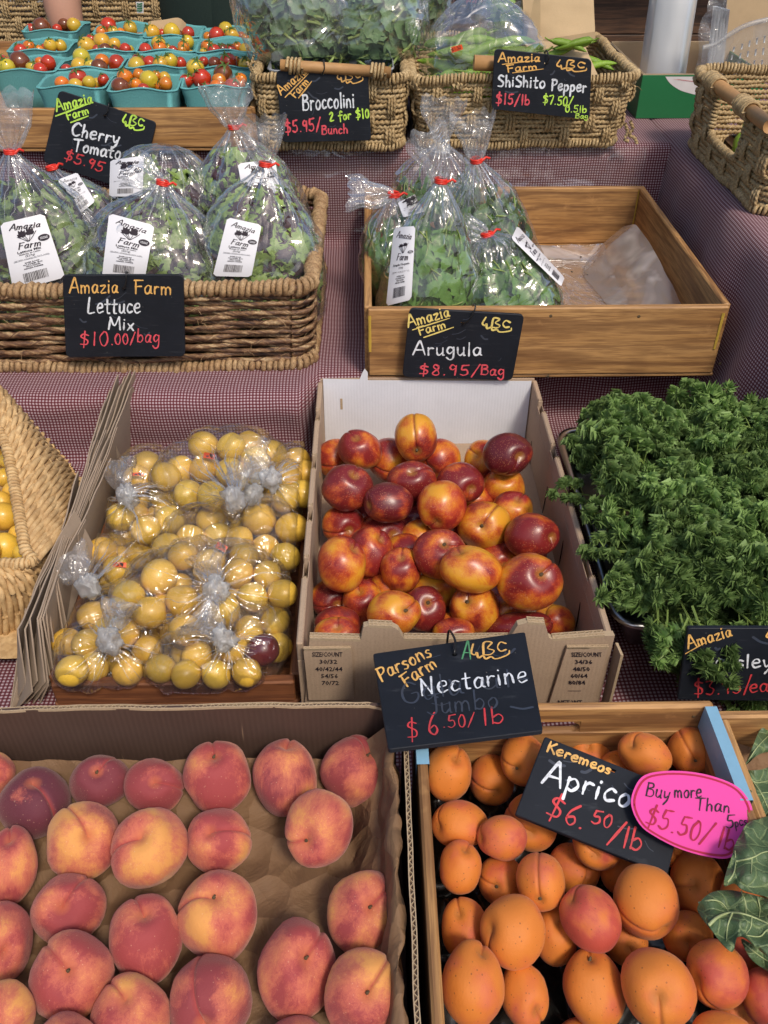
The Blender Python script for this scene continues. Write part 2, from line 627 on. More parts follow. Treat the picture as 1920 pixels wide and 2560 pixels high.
def m_card_brown():
    s = NT('brown_printed_cardboard')
    v = s.obj()
    n1 = s.noise(v, 10, 4, .7)
    c = s.mix(n1, (.060, .033, .025), (.10, .060, .045))
    cr = s.noise(s.map(v, (60, 60, 3)), 1.0, 3, .6, .5)
    line = s.ramp(cr, [(.675, 0.0), (.70, 1.0), (.72, 0.0)])
    c = s.mix(s.math('MULTIPLY', line, .55), c, (.42, .28, .17))
    wv = s.n('TexWave', dict(bands_direction='X'), Scale=50, Distortion=.2)
    s.set(wv, 'Vector', v)
    return s.pbr(c, .6, s.bump(s.math('ADD', wv.outputs[1], cr), .25, .0012))


M['card_brown'] = m_card_brown()


def m_kraft_crumple():
    s = NT('crumpled_kraft_paper')
    v = s.obj()
    e = s.voro(s.vadd(v, s.n('VectorMath', dict(operation='SCALE'), Scale=.05).outputs[0]), 28, 'F1')
    n1 = s.noise(v, 14, 5, .65, .8)
    n2 = s.noise(s.map(v, (1, .15, 1)), 60, 2, .5)
    c = s.mix(n1, (.155, .085, .042), (.26, .150, .075))
    c = s.mix(s.math('MULTIPLY', s.ramp(n2, [(.45, 0.0), (.7, 1.0)]), .35), c, (.19, .105, .06))
    damp = s.ramp(s.noise(v, 9, 2, .4), [(.60, 0.0), (.63, .35)])
    c = s.mix(damp, c, (.15, .085, .045))
    return s.pbr(c, .75, s.bump(s.math('ADD', s.math('MULTIPLY', e, 2.2), n1), .85, .008))


M['kraft'] = m_kraft_crumple()


def m_gingham():
    s = NT('gingham_cloth')
    uvw = s.uv()
    d = s.noise(s.obj(), 6, 2, .5, out='Color')
    sc = s.n('VectorMath', dict(operation='SCALE'), Scale=.010)
    s.set(sc, '0', d)
    v = s.vadd(uvw, sc.outputs[0])
    sp = s.n('SeparateXYZ'); s.set(sp, '0', v)
    P = 0.0060

    def band(x):
        f = s.math('FRACT', s.math('DIVIDE', x, P))
        t = s.math('ABSOLUTE', s.math('SUBTRACT', f, .5))
        return s.ramp(t, [(.235, 0.0), (.285, 1.0)])
    a, b = band(sp.outputs[0]), band(sp.outputs[1])
    m = s.math('MULTIPLY', s.math('ADD', a, b), .5)
    c = s.ramp(m, [(0.0, (.43, .34, .37)), (.5, (.155, .036, .048)), (1.0, (.070, .007, .012))])
    th = s.n('TexWave', dict(bands_direction='DIAGONAL'), Scale=900)
    s.set(th, 'Vector', v)
    return s.pbr(c, .85, s.bump(th.outputs[1], .15, .0005), Sheen_Weight=.15)


M['gingham'] = m_gingham()


def m_board():
    s = NT('chalkboard')
    v = s.obj()
    n1 = s.noise(v, 14, 4, .65)
    n2 = s.noise(s.map(v, (1, 1, 14), (0, .3, .4)), 25, 3, .7)
    c = s.mix(n1, (.006, .0075, .011), (.018, .022, .032))
    c = s.mix(s.math('MULTIPLY', s.ramp(n2, [(.60, 0.0), (.75, 1.0)]), .16), c, (.16, .17, .19))
    dots = s.ramp(s.voro(v, 60), [(0.0, 1.0), (.035, 1.0), (.05, 0.0)])
    c = s.mix(s.math('MULTIPLY', dots, .5), c, (.30, .28, .26))
    return s.pbr(c, .55, s.bump(s.math('ADD', n2, n1), .1, .001), Specular_IOR_Level=.25)


M['board'] = m_board()


def m_chalk(name, col, cover=.9):
    s = NT(name)
    v = s.obj()
    n1 = s.noise(v, 230, 3, .7)
    n2 = s.noise(v, 30, 2, .6)
    f = s.ramp(s.math('ADD', n1, s.math('MULTIPLY', n2, .7)), [(.56 - .1 * cover, .62 if cover > .5 else .8), (.90, 0.0)])
    c = s.mix(f, col, (.05, .05, .055))
    return s.pbr(c, .6)


M['chalk_white'] = m_chalk('marker_white', (.80, .84, .90))
M['chalk_orange'] = m_chalk('marker_orange', (.88, .50, .14))
M['chalk_yellow'] = m_chalk('marker_yellow', (.85, .68, .20))
M['chalk_red'] = m_chalk('marker_red', (.66, .05, .06))
M['chalk_pinkred'] = m_chalk('marker_pink_red', (.80, .09, .12))
M['chalk_green'] = m_chalk('marker_lime', (.55, .86, .10))
M['chalk_dgreen'] = m_chalk('marker_green', (.10, .36, .16), .6)
M['chalk_ghost'] = m_chalk('rubbed_out_marker', (.040, .052, .080), .3)


def m_rope(name, a, b, d, sc=1.0):
    s = NT(name)
    uvv = s.uv()
    v = rnd_vec(s, s.obj(), 2)
    fib = s.noise(s.map(v, (1, 1, 1)), 260 * sc, 3, .7)
    n1 = s.noise(v, 34, 3, .6)
    c = s.mix(s.ramp(n1, [(.3, 0.0), (.7, 1.0)]), a, b)
    c = s.mix(s.math('MULTIPLY', s.ramp(fib, [(.4, 1.0), (.55, 0.0)]), .55), c, d)
    return s.pbr(c, .72, s.bump(fib, .5, .0015))


M['seagrass'] = m_rope('seagrass_rope', (.38, .255, .115), (.60, .45, .24), (.15, .09, .035))


def m_banana():
    s = NT('banana_leaf_strand')
    uvv = s.uv()
    v = rnd_vec(s, s.obj(), 2)
    sp = s.n('SeparateXYZ'); s.set(sp, '0', uvv)
    tw = s.math('ADD', s.math('MULTIPLY', sp.outputs[0], 26.0), sp.outputs[1])
    cv = s.n('CombineXYZ'); s.set(cv, '0', s.math('MULTIPLY', sp.outputs[0], 5.0)); s.set(cv, '1', s.math('MULTIPLY', tw, 1.0))
    r = s.oinfo('Random'); s.set(cv, '2', s.math('MULTIPLY', r, 30.0))
    n1 = s.noise(cv.outputs[0], 3.2, 4, .65)
    fib = s.noise(v, 210, 3, .7)
    c = s.ramp(n1, [(.34, (.040, .020, .015)), (.44, (.13, .062, .033)), (.54, (.27, .15, .070)), (.62, (.50, .35, .19))])
    c = s.mix(s.math('MULTIPLY', s.ramp(fib, [(.4, 1.0), (.55, 0.0)]), .4), c, (.05, .028, .018))
    return s.pbr(c, .6, s.bump(s.math('ADD', fib, n1), .6, .002))


M['banana'] = m_banana()
M['banana_rim'] = m_rope('banana_leaf_rim', (.30, .17, .075), (.52, .36, .19), (.12, .06, .03))
M['willow'] = m_rope('willow_rod', (.50, .31, .13), (.66, .46, .23), (.34, .19, .075), .25)


def m_film(name, haze=.05, hazecol=(.85, .88, .92), gl=1.0, rough=.10, bs=14, bstr=.5, grain=1.0):
    s = NT(name)
    v = s.obj()
    n1 = s.noise(v, bs, 2, .5, 1.2)
    n2 = s.noise(v, bs * 4.5, 2, .5, .6)
    rid = s.math('ABSOLUTE', s.math('SUBTRACT', n1, .5))
    h = s.math('ADD', s.math('MULTIPLY', s.ramp(rid, [(0, 1.0), (.10, 0.0)]), .35), s.math('MULTIPLY', n2, .35 * grain))
    nb = s.bump(h, bstr, .008)
    gls = s.n('BsdfGlossy', Roughness=rough); s.set(gls, 'Normal', nb); s.set(gls, 'Color', (1, 1, 1))
    tr = s.n('BsdfTransparent'); s.set(tr, 'Color', (.995, .995, .995))
    df = s.n('BsdfDiffuse'); s.set(df, 'Color', hazecol)
    tl = s.n('BsdfTranslucent'); s.set(tl, 'Color', hazecol)
    hz = s.n('MixShader'); s.set(hz, '0', .5); s.set(hz, '1', df.outputs[0]); s.set(hz, '2', tl.outputs[0])
    fr = s.n('Fresnel', IOR=1.38)
    f1 = s.math('MULTIPLY', s.math('ADD', fr.outputs[0], .03), gl, clamp=True)
    f1 = s.math('MINIMUM', f1, .42)
    a = s.n('MixShader')
    hf = s.math('ADD', haze, s.math('MULTIPLY', s.ramp(n1, [(.5, 0.0), (.72, 1.0)]), haze * 1.2), clamp=True)
    s.set(a, '0', hf)
    s.set(a, '1', tr.outputs[0]); s.set(a, '2', hz.outputs[0])
    b = s.n('MixShader'); s.set(b, '0', f1); s.set(b, '1', a.outputs[0]); s.set(b, '2', gls.outputs[0])
    return s.finish(b.outputs[0])


M['film'] = m_film('clear_bag_film', .065, bs=9, bstr=.8, gl=1.4, rough=.10, grain=.45)
M['film_cloudy'] = m_film('cloudy_bag_film', .065, bs=8, bstr=.9, gl=2.0, rough=.10, grain=.45)
M['film_plum'] = m_film('plum_bag_film', .028, bs=17, bstr=.9, gl=1.6, rough=.09, grain=.7)
M['film_tail'] = m_film('bag_film_gathered', .13, bs=30, bstr=.6, gl=1.2)
M['film_knot'] = m_film('bag_film_knot', .36, hazecol=(.92, .94, .97), bs=60, bstr=.6)
M['film_pleat'] = m_film('bag_film_pleat_glints', .22, hazecol=(.92, .94, .97), bs=40, bstr=.3, gl=1.6)  # whitish film for highlights painted along the pleats
M['film_sheet'] = m_film('clear_vinyl_sheet', .05, bs=9, bstr=.5, gl=1.3)
M['liner'] = m_film('plastic_liner', .36, hazecol=(.80, .74, .72), bs=9, bstr=.5, gl=1.2)
M['roll'] = m_film('produce_bag_roll', .80, hazecol=(.82, .84, .85), bs=2, bstr=.1, gl=.9, rough=.25)
M['binplastic'] = m_film('clear_bin_plastic', .30, hazecol=(.80, .78, .74), bs=8, bstr=.1, gl=1.0)


def m_label():
    s = NT('printed_label')
    return s.pbr((.78, .78, .82), .35, s.bump(s.noise(s.obj(), 25, 2), .15, .004))


M['label'] = m_label()
M['floor'] = m_simple('floor_asphalt', (.06, .058, .055), .9, 40, .3, .4, .01)
# ------------------------------------------------------------------ hand lettering : strokes in a unit box (baseline y=0, capital height 1)
G = {
 'A': (.80, [[(0, 0), (.38, 1), (.5, .95), (.75, 0)], [(.15, .38), (.62, .38)]]),
 'B': (.65, [[(.05, 0), (.08, 1)], [(.05, .95), (.45, .95), (.5, .7), (.1, .53), (.5, .5), (.6, .2), (.4, .0), (.0, .03)]]),
 'C': (.65, [[(.6, .85), (.35, 1), (.05, .6), (.1, .15), (.35, 0), (.62, .15)]]),
 'F': (.62, [[(.1, 0), (.1, 1)], [(.0, .98), (.62, 1)], [(.1, .52), (.5, .55)]]),
 'K': (.62, [[(.08, 0), (.08, 1)], [(.55, .95), (.1, .45)], [(.2, .5), (.6, 0)]]),
 'L': (.58, [[(.12, 1), (.05, .5), (.05, .03), (.5, .08)]]),
 'M': (.85, [[(0, 0), (.1, .95)], [(.1, .95), (.38, .3), (.7, 1)], [(.7, 1), (.8, 0)]]),
 'N': (.75, [[(.05, 0), (.08, .95)], [(.08, .95), (.55, .05)], [(.55, .05), (.62, 1)]]),
 'P': (.62, [[(.08, -.05), (.1, 1)], [(.05, .95), (.5, .92), (.55, .65), (.3, .45), (.1, .45)]]),
 'S': (.6, [[(.55, .9), (.25, 1), (.08, .75), (.3, .55), (.52, .35), (.4, .05), (.05, .05)]]),
 'T': (.75, [[(.0, .95), (.75, 1)], [(.38, .98), (.36, 0)]]),
 'U': (.6, [[(0, 1), (.05, .2), (.3, 0), (.5, .3), (.52, 1)]]),
 'G': (.7, [[(.6, .85), (.3, 1), (.05, .6), (.1, .15), (.4, 0), (.62, .2), (.62, .45), (.4, .45)]]),
 'J': (.5, [[(.1, .95), (.6, 1)], [(.4, .95), (.38, .1), (.2, -.05), (.0, .1)]]),
 'a': (.56, [[(.45, .5), (.25, .6), (.05, .35), (.12, .02), (.35, .1), (.46, .5)], [(.46, .55), (.44, .1), (.55, .02)]]),
 'b': (.5, [[(.05, 1), (.05, .02)], [(.05, .4), (.3, .55), (.45, .3), (.3, .02), (.05, .08)]]),
 'c': (.48, [[(.42, .5), (.22, .58), (.03, .3), (.15, .02), (.44, .1)]]),
 'e': (.52, [[(.06, .3), (.42, .36), (.38, .58), (.16, .56), (.03, .28), (.16, .0), (.48, .1)]]),
 'f': (.45, [[(.45, .9), (.3, 1), (.2, .8), (.18, -.2)], [(.02, .5), (.42, .55)]]),
 'g': (.52, [[(.42, .5), (.2, .58), (.04, .32), (.18, .08), (.42, .3)], [(.44, .56), (.42, -.2), (.2, -.38), (.02, -.22)]]),
 'h': (.52, [[(.06, 1), (.05, 0)], [(.05, .35), (.25, .56), (.4, .4), (.42, 0)]]),
 'i': (.22, [[(.08, .55), (.08, 0)], [(.09, .82), (.1, .78)]]),
 'l': (.2, [[(.1, 1), (.08, 0)]]),
 'm': (.80, [[(.04, .55), (.04, 0)], [(.04, .4), (.2, .56), (.34, .4), (.34, 0)], [(.34, .4), (.52, .56), (.66, .4), (.68, 0)]]),
 'n': (.54, [[(.05, .55), (.05, 0)], [(.05, .4), (.25, .56), (.4, .4), (.44, 0)]]),
 'o': (.52, [[(.25, .57), (.05, .35), (.1, .05), (.3, 0), (.45, .25), (.38, .52), (.22, .57)]]),
 'p': (.54, [[(.07, .55), (.04, -.42)], [(.05, .42), (.3, .56), (.46, .3), (.28, .02), (.06, .1)]]),
 'r': (.42, [[(.06, .56), (.06, 0)], [(.06, .35), (.2, .54), (.38, .52)]]),
 's': (.42, [[(.36, .5), (.18, .56), (.08, .4), (.32, .22), (.25, .02), (.02, .05)]]),
 't': (.45, [[(.2, .9), (.18, .1), (.35, .02)], [(.0, .6), (.42, .62)]]),
 'u': (.52, [[(.05, .55), (.06, .12), (.22, 0), (.4, .2)], [(.42, .56), (.42, .05), (.5, 0)]]),
 'x': (.46, [[(.02, .55), (.42, 0)], [(.42, .57), (.0, 0)]]),
 'y': (.5, [[(.04, .56), (.14, .12), (.4, .3)], [(.44, .56), (.34, .0), (.08, -.38)]]),
 'z': (.48, [[(.04, .52), (.42, .54), (.05, .04), (.46, .06)]]),
 '0': (.5, [[(.25, 1), (.04, .6), (.1, .1), (.3, 0), (.45, .4), (.38, .9), (.22, 1)]]),
 '1': (.3, [[(.14, 1), (.12, 0)]]),
 '2': (.55, [[(.05, .8), (.25, 1), (.42, .75), (.05, .05), (.5, .08)]]),
 '3': (.52, [[(.05, .92), (.42, .95), (.2, .58), (.45, .35), (.3, .02), (.0, .08)]]),
 '5': (.52, [[(.12, .95), (.08, .55), (.35, .55), (.42, .2), (.2, 0), (.0, .1)], [(.12, .95), (.5, 1)]]),
 '6': (.5, [[(.4, 1), (.12, .6), (.05, .2), (.25, 0), (.42, .2), (.3, .42), (.08, .3)]]),
 '7': (.5, [[(.04, .9), (.45, .95), (.2, .0)]]),
 '8': (.5, [[(.4, .85), (.2, 1), (.1, .75), (.35, .45), (.4, .1), (.2, 0), (.06, .2), (.35, .6), (.4, .85)]]),
 '9': (.5, [[(.4, .75), (.2, .98), (.05, .7), (.2, .5), (.4, .7)], [(.42, .9), (.32, 0)]]),
 '$': (.6, [[(.5, .8), (.2, .9), (.08, .68), (.45, .42), (.4, .12), (.02, .12)], [(.3, 1.12), (.22, -.15)]]),
 '/': (.55, [[(.5, 1.1), (.0, -.15)]]),
 '.': (.22, [[(.08, .03), (.1, .05)]]),
 '-': (.4, [[(.05, .35), (.35, .36)]]),
 ' ': (.35, []),
 # the mark used by the stall: a small hook, BC and a wavy line under them
 '@': (1.5, [[(.12, 1.0), (.0, .45), (.14, .30), (.2, .45), (.24, .08), (.42, .18), (.52, -.05), (.72, .05), (.85, -.12), (1.1, -.08), (1.38, .08), (1.42, .3)],
             [(.45, .25), (.52, 1.0), (.8, .95), (.62, .62), (.86, .42), (.72, .2), (.45, .22)], [(1.32, .78), (1.12, .9), (1.0, .6), (1.1, .32), (1.3, .38)]]),
}


def strokes_of(text, jitter=.03, rng=None):
    rng = rng or random.Random(hash(text) % 1000 if False else sum(map(ord, text)))
    x = 0
    out = []
    for ch in text:
        w, st = G.get(ch, G['-'])
        dy = rng.uniform(-jitter, jitter); sc = 1 + rng.uniform(-jitter, jitter) * 1.5
        for s_ in st:
            out.append([(x + (px + rng.uniform(-jitter, jitter) * .4) * sc, py * sc + dy) for px, py in s_])
        x += (w + .12) * sc
    return out, max(x - .12, .1)


def ribbon(mb, pts3, nrm, hw, mi=0):
    """flat stroke of half width hw (array or float) with round ends, lying on the plane with normal nrm"""
    P = np.array(pts3, float)
    if len(P) < 2: return
    T = np.gradient(P, axis=0)
    ln = np.linalg.norm(T, axis=1)[:, None]
    T = T / (ln + 1e-12)
    S = np.cross(T, np.array(nrm, float))
    S /= np.linalg.norm(S, axis=1)[:, None] + 1e-12
    hw = np.full(len(P), hw) if np.isscalar(hw) else np.asarray(hw)
    rows = []
    for sgn, i in ((-1, 0),):
        for a in (.95, .6):
            rows.append((P[0] - T[0] * hw[0] * a, S[0], hw[0] * math.sqrt(1 - a * a)))
    for i in range(len(P)): rows.append((P[i], S[i], hw[i]))
    for a in (.6, .95): rows.append((P[-1] + T[-1] * hw[-1] * a, S[-1], hw[-1] * math.sqrt(1 - a * a)))
    Gd = np.array([[c - s_ * w, c + s_ * w] for c, s_, w in rows])
    mb.grid(Gd, mi)


class Plane:
    """a flat board in space; px() drops a photo pixel on it"""

    def __init__(s, o, n):
        s.o, s.n = Vector(o), Vector(n).normalized()
        if s.n.dot(FW) > 0: s.n = -s.n

    def px(s, uv, lift=0.0):
        d = ray(*uv)
        o = s.o + s.n * lift
        return d * (o.dot(s.n) / d.dot(s.n))


def write(parent, plane, K, lines, lift, name='lettering'):
    """lines: (text, x0, y0, x1, y1, height, colour key, stroke width) in crop pixels, baseline from 0 to 1"""
    by = {}
    for i, (txt, x0, y0, x1, y1, h, ck, sw) in enumerate(lines):
        mb = by.setdefault(ck, MB())
        rng = random.Random(i * 7 + len(txt))
        st, W = strokes_of(txt, .035, rng)
        dx, dy = (x1 - x0) / W, (y1 - y0) / W
        L = math.hypot(x1 - x0, y1 - y0)
        nx, ny = (y1 - y0) / L, -(x1 - x0) / L      # up direction in image
        c = plane.px(K((x0 + x1) / 2, (y0 + y1) / 2))
        pxm = depth(c) / FPX / (K(1, 0)[0] - K(0, 0)[0]) ** -1
        for k, s_ in enumerate(st):
            q = [(x0 + px * dx + nx * py * h, y0 + px * dy + ny * py * h) for px, py in s_]
            q = catmull(q, 5)
            P = [plane.px(K(a, b), lift + .00004 * (k % 5)) for a, b in q]
            n = len(P)
            hw = sw * pxm * .35 * (1 + .26 * np.sin(np.linspace(0, 4 + k % 5, n) + k) + .10 * np.sin(np.linspace(0, 23, n)))
            ribbon(mb, P, plane.n, hw)
    for ck, mb in by.items():
        mb.build(name, M[ck], parent, smooth=False)


_txt_cache = {}


def text_geo(txt, bold=0.0, shear=0.0):
    key = (txt, bold, shear)
    if key in _txt_cache: return _txt_cache[key]
    cu = bpy.data.curves.new('t', 'FONT')
    cu.body = txt
    cu.resolution_u = 1
    cu.offset = bold
    cu.shear = shear
    cu.size = 1.0
    ob = bpy.data.objects.new('t', cu)
    me = bpy.data.meshes.new_from_object(ob)
    V = np.array([v.co[:] for v in me.vertices]) if len(me.vertices) else np.zeros((0, 3))
    F = []
    me.calc_loop_triangles()
    F = np.array([list(t.vertices) for t in me.loop_triangles]) if len(me.vertices) else np.zeros((0, 3), int)
    bpy.data.objects.remove(ob); bpy.data.curves.remove(cu); bpy.data.meshes.remove(me)
    if len(V):
        V[:, 0] -= V[:, 0].min()
    _txt_cache[key] = (V, F)
    return V, F


# ------------------------------------------------------------------ hanging chalk boards
def chalkboard(label, K, TL, TR, BR, BL, plane, lines, hole=None, hookup=None, thick=.005, group='chalkboard price signs', rc=.05):
    c = [plane.px(K(*p)) for p in (TL, TR, BR, BL)]
    ctr = sum(c, Vector()) / 4
    t = thing('price_board', label, 'sign', (ctr.x, ctr.y, min(p.z for p in c)), group)
    # rounded outline
    out = []
    for i in range(4):
        a, b, d = c[i - 1], c[i], c[(i + 1) % 4]
        r = rc * (c[1] - c[0]).length
        p0 = b + (a - b).normalized() * r; p1 = b + (d - b).normalized() * r
        for k in range(5):
            u = k / 4
            out.append(p0 * (1 - u) ** 2 + b * 2 * u * (1 - u) + p1 * u * u)
    n = plane.n
    hb = None
    if hole:
        hc = plane.px(K(*hole)); hr = .0042
        ax = (c[1] - c[0]).normalized(); ay = n.cross(ax)
    mb = MB()
    m = len(out)
    inner = None
    F_, B_ = [Vector(p) + n * 0 for p in out], [Vector(p) - n * thick for p in out]
    bev = [ctr + (p - ctr) * (1 - .0012 / max(.01, (p - ctr).length)) + n * .0006 for p in out]
    if hole:
        # ring bridging: sort both loops by angle round the hole
        ref = [math.atan2((p - hc).dot(ay), (p - hc).dot(ax)) for p in out]
        hp = [hc + (ax * math.cos(a) + ay * math.sin(a)) * hr + n * .0006 for a in ref]
        V = [*F_, *B_, *bev, *hp, *[p - n * (thick + .0006) for p in hp]]
        f = []
        for i in range(m):
            j = (i + 1) % m
            f += [[i, j, m + j, m + i], [2 * m + i, 2 * m + j, j, i], [3 * m + i, 3 * m + j, 2 * m + j, 2 * m + i],
                  [3 * m + j, 3 * m + i, 4 * m + i, 4 * m + j], [m + i, m + j, 4 * m + j, 4 * m + i]]
    else:
        V = [*F_, *B_, *bev, ctr + n * .0006, ctr - n * thick]
        f = []
        for i in range(m):
            j = (i + 1) % m
            f += [[i, j, m + j, m + i], [2 * m + i, 2 * m + j, j, i], [3 * m, 3 * m, 2 * m + j, 2 * m + i], [3 * m + 1, 3 * m + 1, m + i, m + j]]
    f4 = [q for q in f if len(set(q)) == 4]
    f3 = [list(dict.fromkeys(q)) for q in f if len(set(q)) == 3]
    mb.add([p[:] for p in V], f4)
    if f3:
        mb.F.append(np.array(f3, np.int32)); mb.M.append(np.zeros(len(f3), np.int32))
    mb.build('board', M['board'], t, smooth=False)
    rs = random.Random(len(label)); sm = MB()
    for k in range(9):
        a, b = rs.uniform(.08, .85), rs.uniform(.1, .85)
        o_ = c[0] + (c[1] - c[0]) * a + (c[3] - c[0]) * b
        d1 = (c[1] - c[0]) * rs.uniform(.02, .13) + (c[3] - c[0]) * rs.uniform(-.10, .10)
        ribbon(sm, catmull([(o_ + n * .0009)[:], (o_ + d1 * .5 + (c[3] - c[0]) * .02 + n * .0009)[:], (o_ + d1 + n * .0009)[:]], 4), n, rs.choice((.0004, .0006, .0016)))
    tag(sm.build('smudge', M['chalk_ghost'], t, smooth=False), kind='stuff')
    write(t, plane, K, lines, .0012)
    if hole and hookup:
        hu = plane.px(K(*hookup))
        side = ax * .004
        pts = [hc - n * .012, hc - n * .002 - Vector((0, 0, .003)), hc + n * .005, hc * .6 + hu * .4 + n * .009 + side, hu + n * .006 + side * .5, hu - n * .006, hu - n * .014 - Vector((0, 0, .006))]
        MB().tube(catmull(pts, 5), .0015, 6).build('hook', M['hook'], t)
    return t


def vplane(y, tilt=0.0):
    """upright plane facing the viewer at distance y; tilt leans its top away"""
    return Plane((0, y, -.7), (0, -math.cos(tilt), math.sin(tilt)))
# ================================================================== SETTING
TB, TC, TD = -0.985, -0.845, -0.617      # heights of the three display levels (camera height is 0)
FLOOR = -1.62


def smooth01(x, a, b):
    t = min(1, max(0, (x - a) / (b - a)))
    return t * t * (3 - 2 * t)


mb = MB()
mb.grid([[(x, y, FLOOR) for y in np.linspace(-3, 60, 12)] for x in np.linspace(-30, 30, 12)])
tag(mb.build('ground', M['floor']), kind='structure')


def riser_c(x): return 1.385 + .070 * smooth01(x, -.135, -.100) + .09 * smooth01(x, .0, .42)


def cloth_profile(x):
    """(y, z) points of the stepped cloth at x"""
    yc = riser_c(x)
    yd = 2.125
    w = ns((x * 3.1, .3, 0), 1) * .006
    pts = [(.10, FLOOR + .25), (.105, -1.25), (.11, TB - .03), (.13, TB - .004), (.16, TB)]
    pts += [(y, TB + .0015 * ns((x * 9, y * 9, 1))) for y in np.linspace(.2, yc - .03, 24)]
    pts += [(yc - .006, TB + .004), (yc + .004 + w, TB + .02)]
    pts += [(yc + .006 + w + .011 * ns((x * 9, z * 12, 4)), z) for z in np.linspace(TB + .04, TC - .03, 7)]
    pts += [(yc + .012, TC - .012), (yc + .028, TC - .002), (yc + .05, TC)]
    pts += [(y, TC + .0015 * ns((x * 9, y * 9, 2))) for y in np.linspace(yc + .08, yd - .03, 14)]
    pts += [(yd - .004, TC + .006)]
    pts += [(yd + w * .6 + .006 * ns((x * 9, z * 9, 6)), z) for z in np.linspace(TC + .03, TD - .025, 8)]
    pts += [(yd + .008, TD - .008), (yd + .022, TD), (yd + .05, TD)]
    pts += [(y, TD) for y in np.linspace(2.3, 2.85, 5)]
    pts += [(2.86, TD - .02), (2.865, -1.0), (2.87, FLOOR + .2)]
    return pts


xs = np.linspace(-1.35, .712, 130)
PP, UVs = [], []
for x in xs:
    pr = cloth_profile(x)
    PP.append([(x, y, z) for y, z in pr])
L = [0]
pr0 = cloth_profile(0.0)
for a, b in zip(pr0[:-1], pr0[1:]): L.append(L[-1] + math.hypot(a[0] - b[0], a[1] - b[1]))
UVs = [[(x, l) for l in L] for x in xs]
mb = MB(); mb.grid(PP, uv=UVs)
o = mb.build('tablecloth', M['gingham'])
tag(o, 'red and white gingham cloth over the stepped display under all the crates', 'tablecloth')

# the cloth of the side table on the right, hanging down its left side in folds
rows = []
uvr = []
ys = np.linspace(.75, 2.95, 140)
for y in ys:
    row, ul = [], []
    q = []
    for x in np.linspace(1.7, .80, 6): q.append((x, TD + .0005 * x))
    q += [(.745, TD), (.728, TD - .001), (.717, TD - .006), (.709, TD - .018)]
    for z in np.linspace(TD - .04, TB - .02, 18):
        dn = (TD - z) / (TD - TB)
        near = smooth01(2.0 - y, 0, .5)
        fold = math.sin(y * 21 + 2.2 * ns((y * 2, z * 2, 3)) + dn * 1.5) * .020 * dn * (.35 + near) + math.sin(y * 9.5 + dn * 2 + 1) * .022 * dn * near
        q.append((.706 - .022 * dn - .05 * dn * near + fold + .006 * ns((y * 14, z * 7, 5)), z))
    l = 0
    for i, (x, z) in enumerate(q):
        if i: l += math.hypot(x - q[i - 1][0], z - q[i - 1][1])
        row.append((x, y, z)); ul.append((y, l))
    rows.append(row); uvr.append(ul)
mb = MB(); mb.grid(rows, uv=uvr)
o = mb.build('tablecloth', M['gingham'])
tag(o, 'gingham cloth hanging in folds off the raised side table on the right', 'tablecloth')

# clear vinyl sheet hanging over the upper riser
rows = []
for i, x in enumerate(np.linspace(-.30, .648, 90)):
    row = []
    for z in np.linspace(TD + .004, TC + .035, 16):
        dn = (TD - z) / (TD - TC)
        yy = 2.108 - .006 * dn + .007 * ns((x * 13, z * 9, 8)) + .008 * ns((x * 4, z * 30, 3)) - .02 * smooth01(x, .56, .648) * dn
        zz = z + (.10 * smooth01(x, -.17, -.30) if z < -.7 else 0)
        row.append((x, yy, zz))
    rows.append(row)
mb = MB(); mb.grid(rows)
o = mb.build('clear_sheet', M['film_sheet'])
tag(o, 'clear plastic sheet hanging over the gingham below the rope baskets', 'plastic sheet')


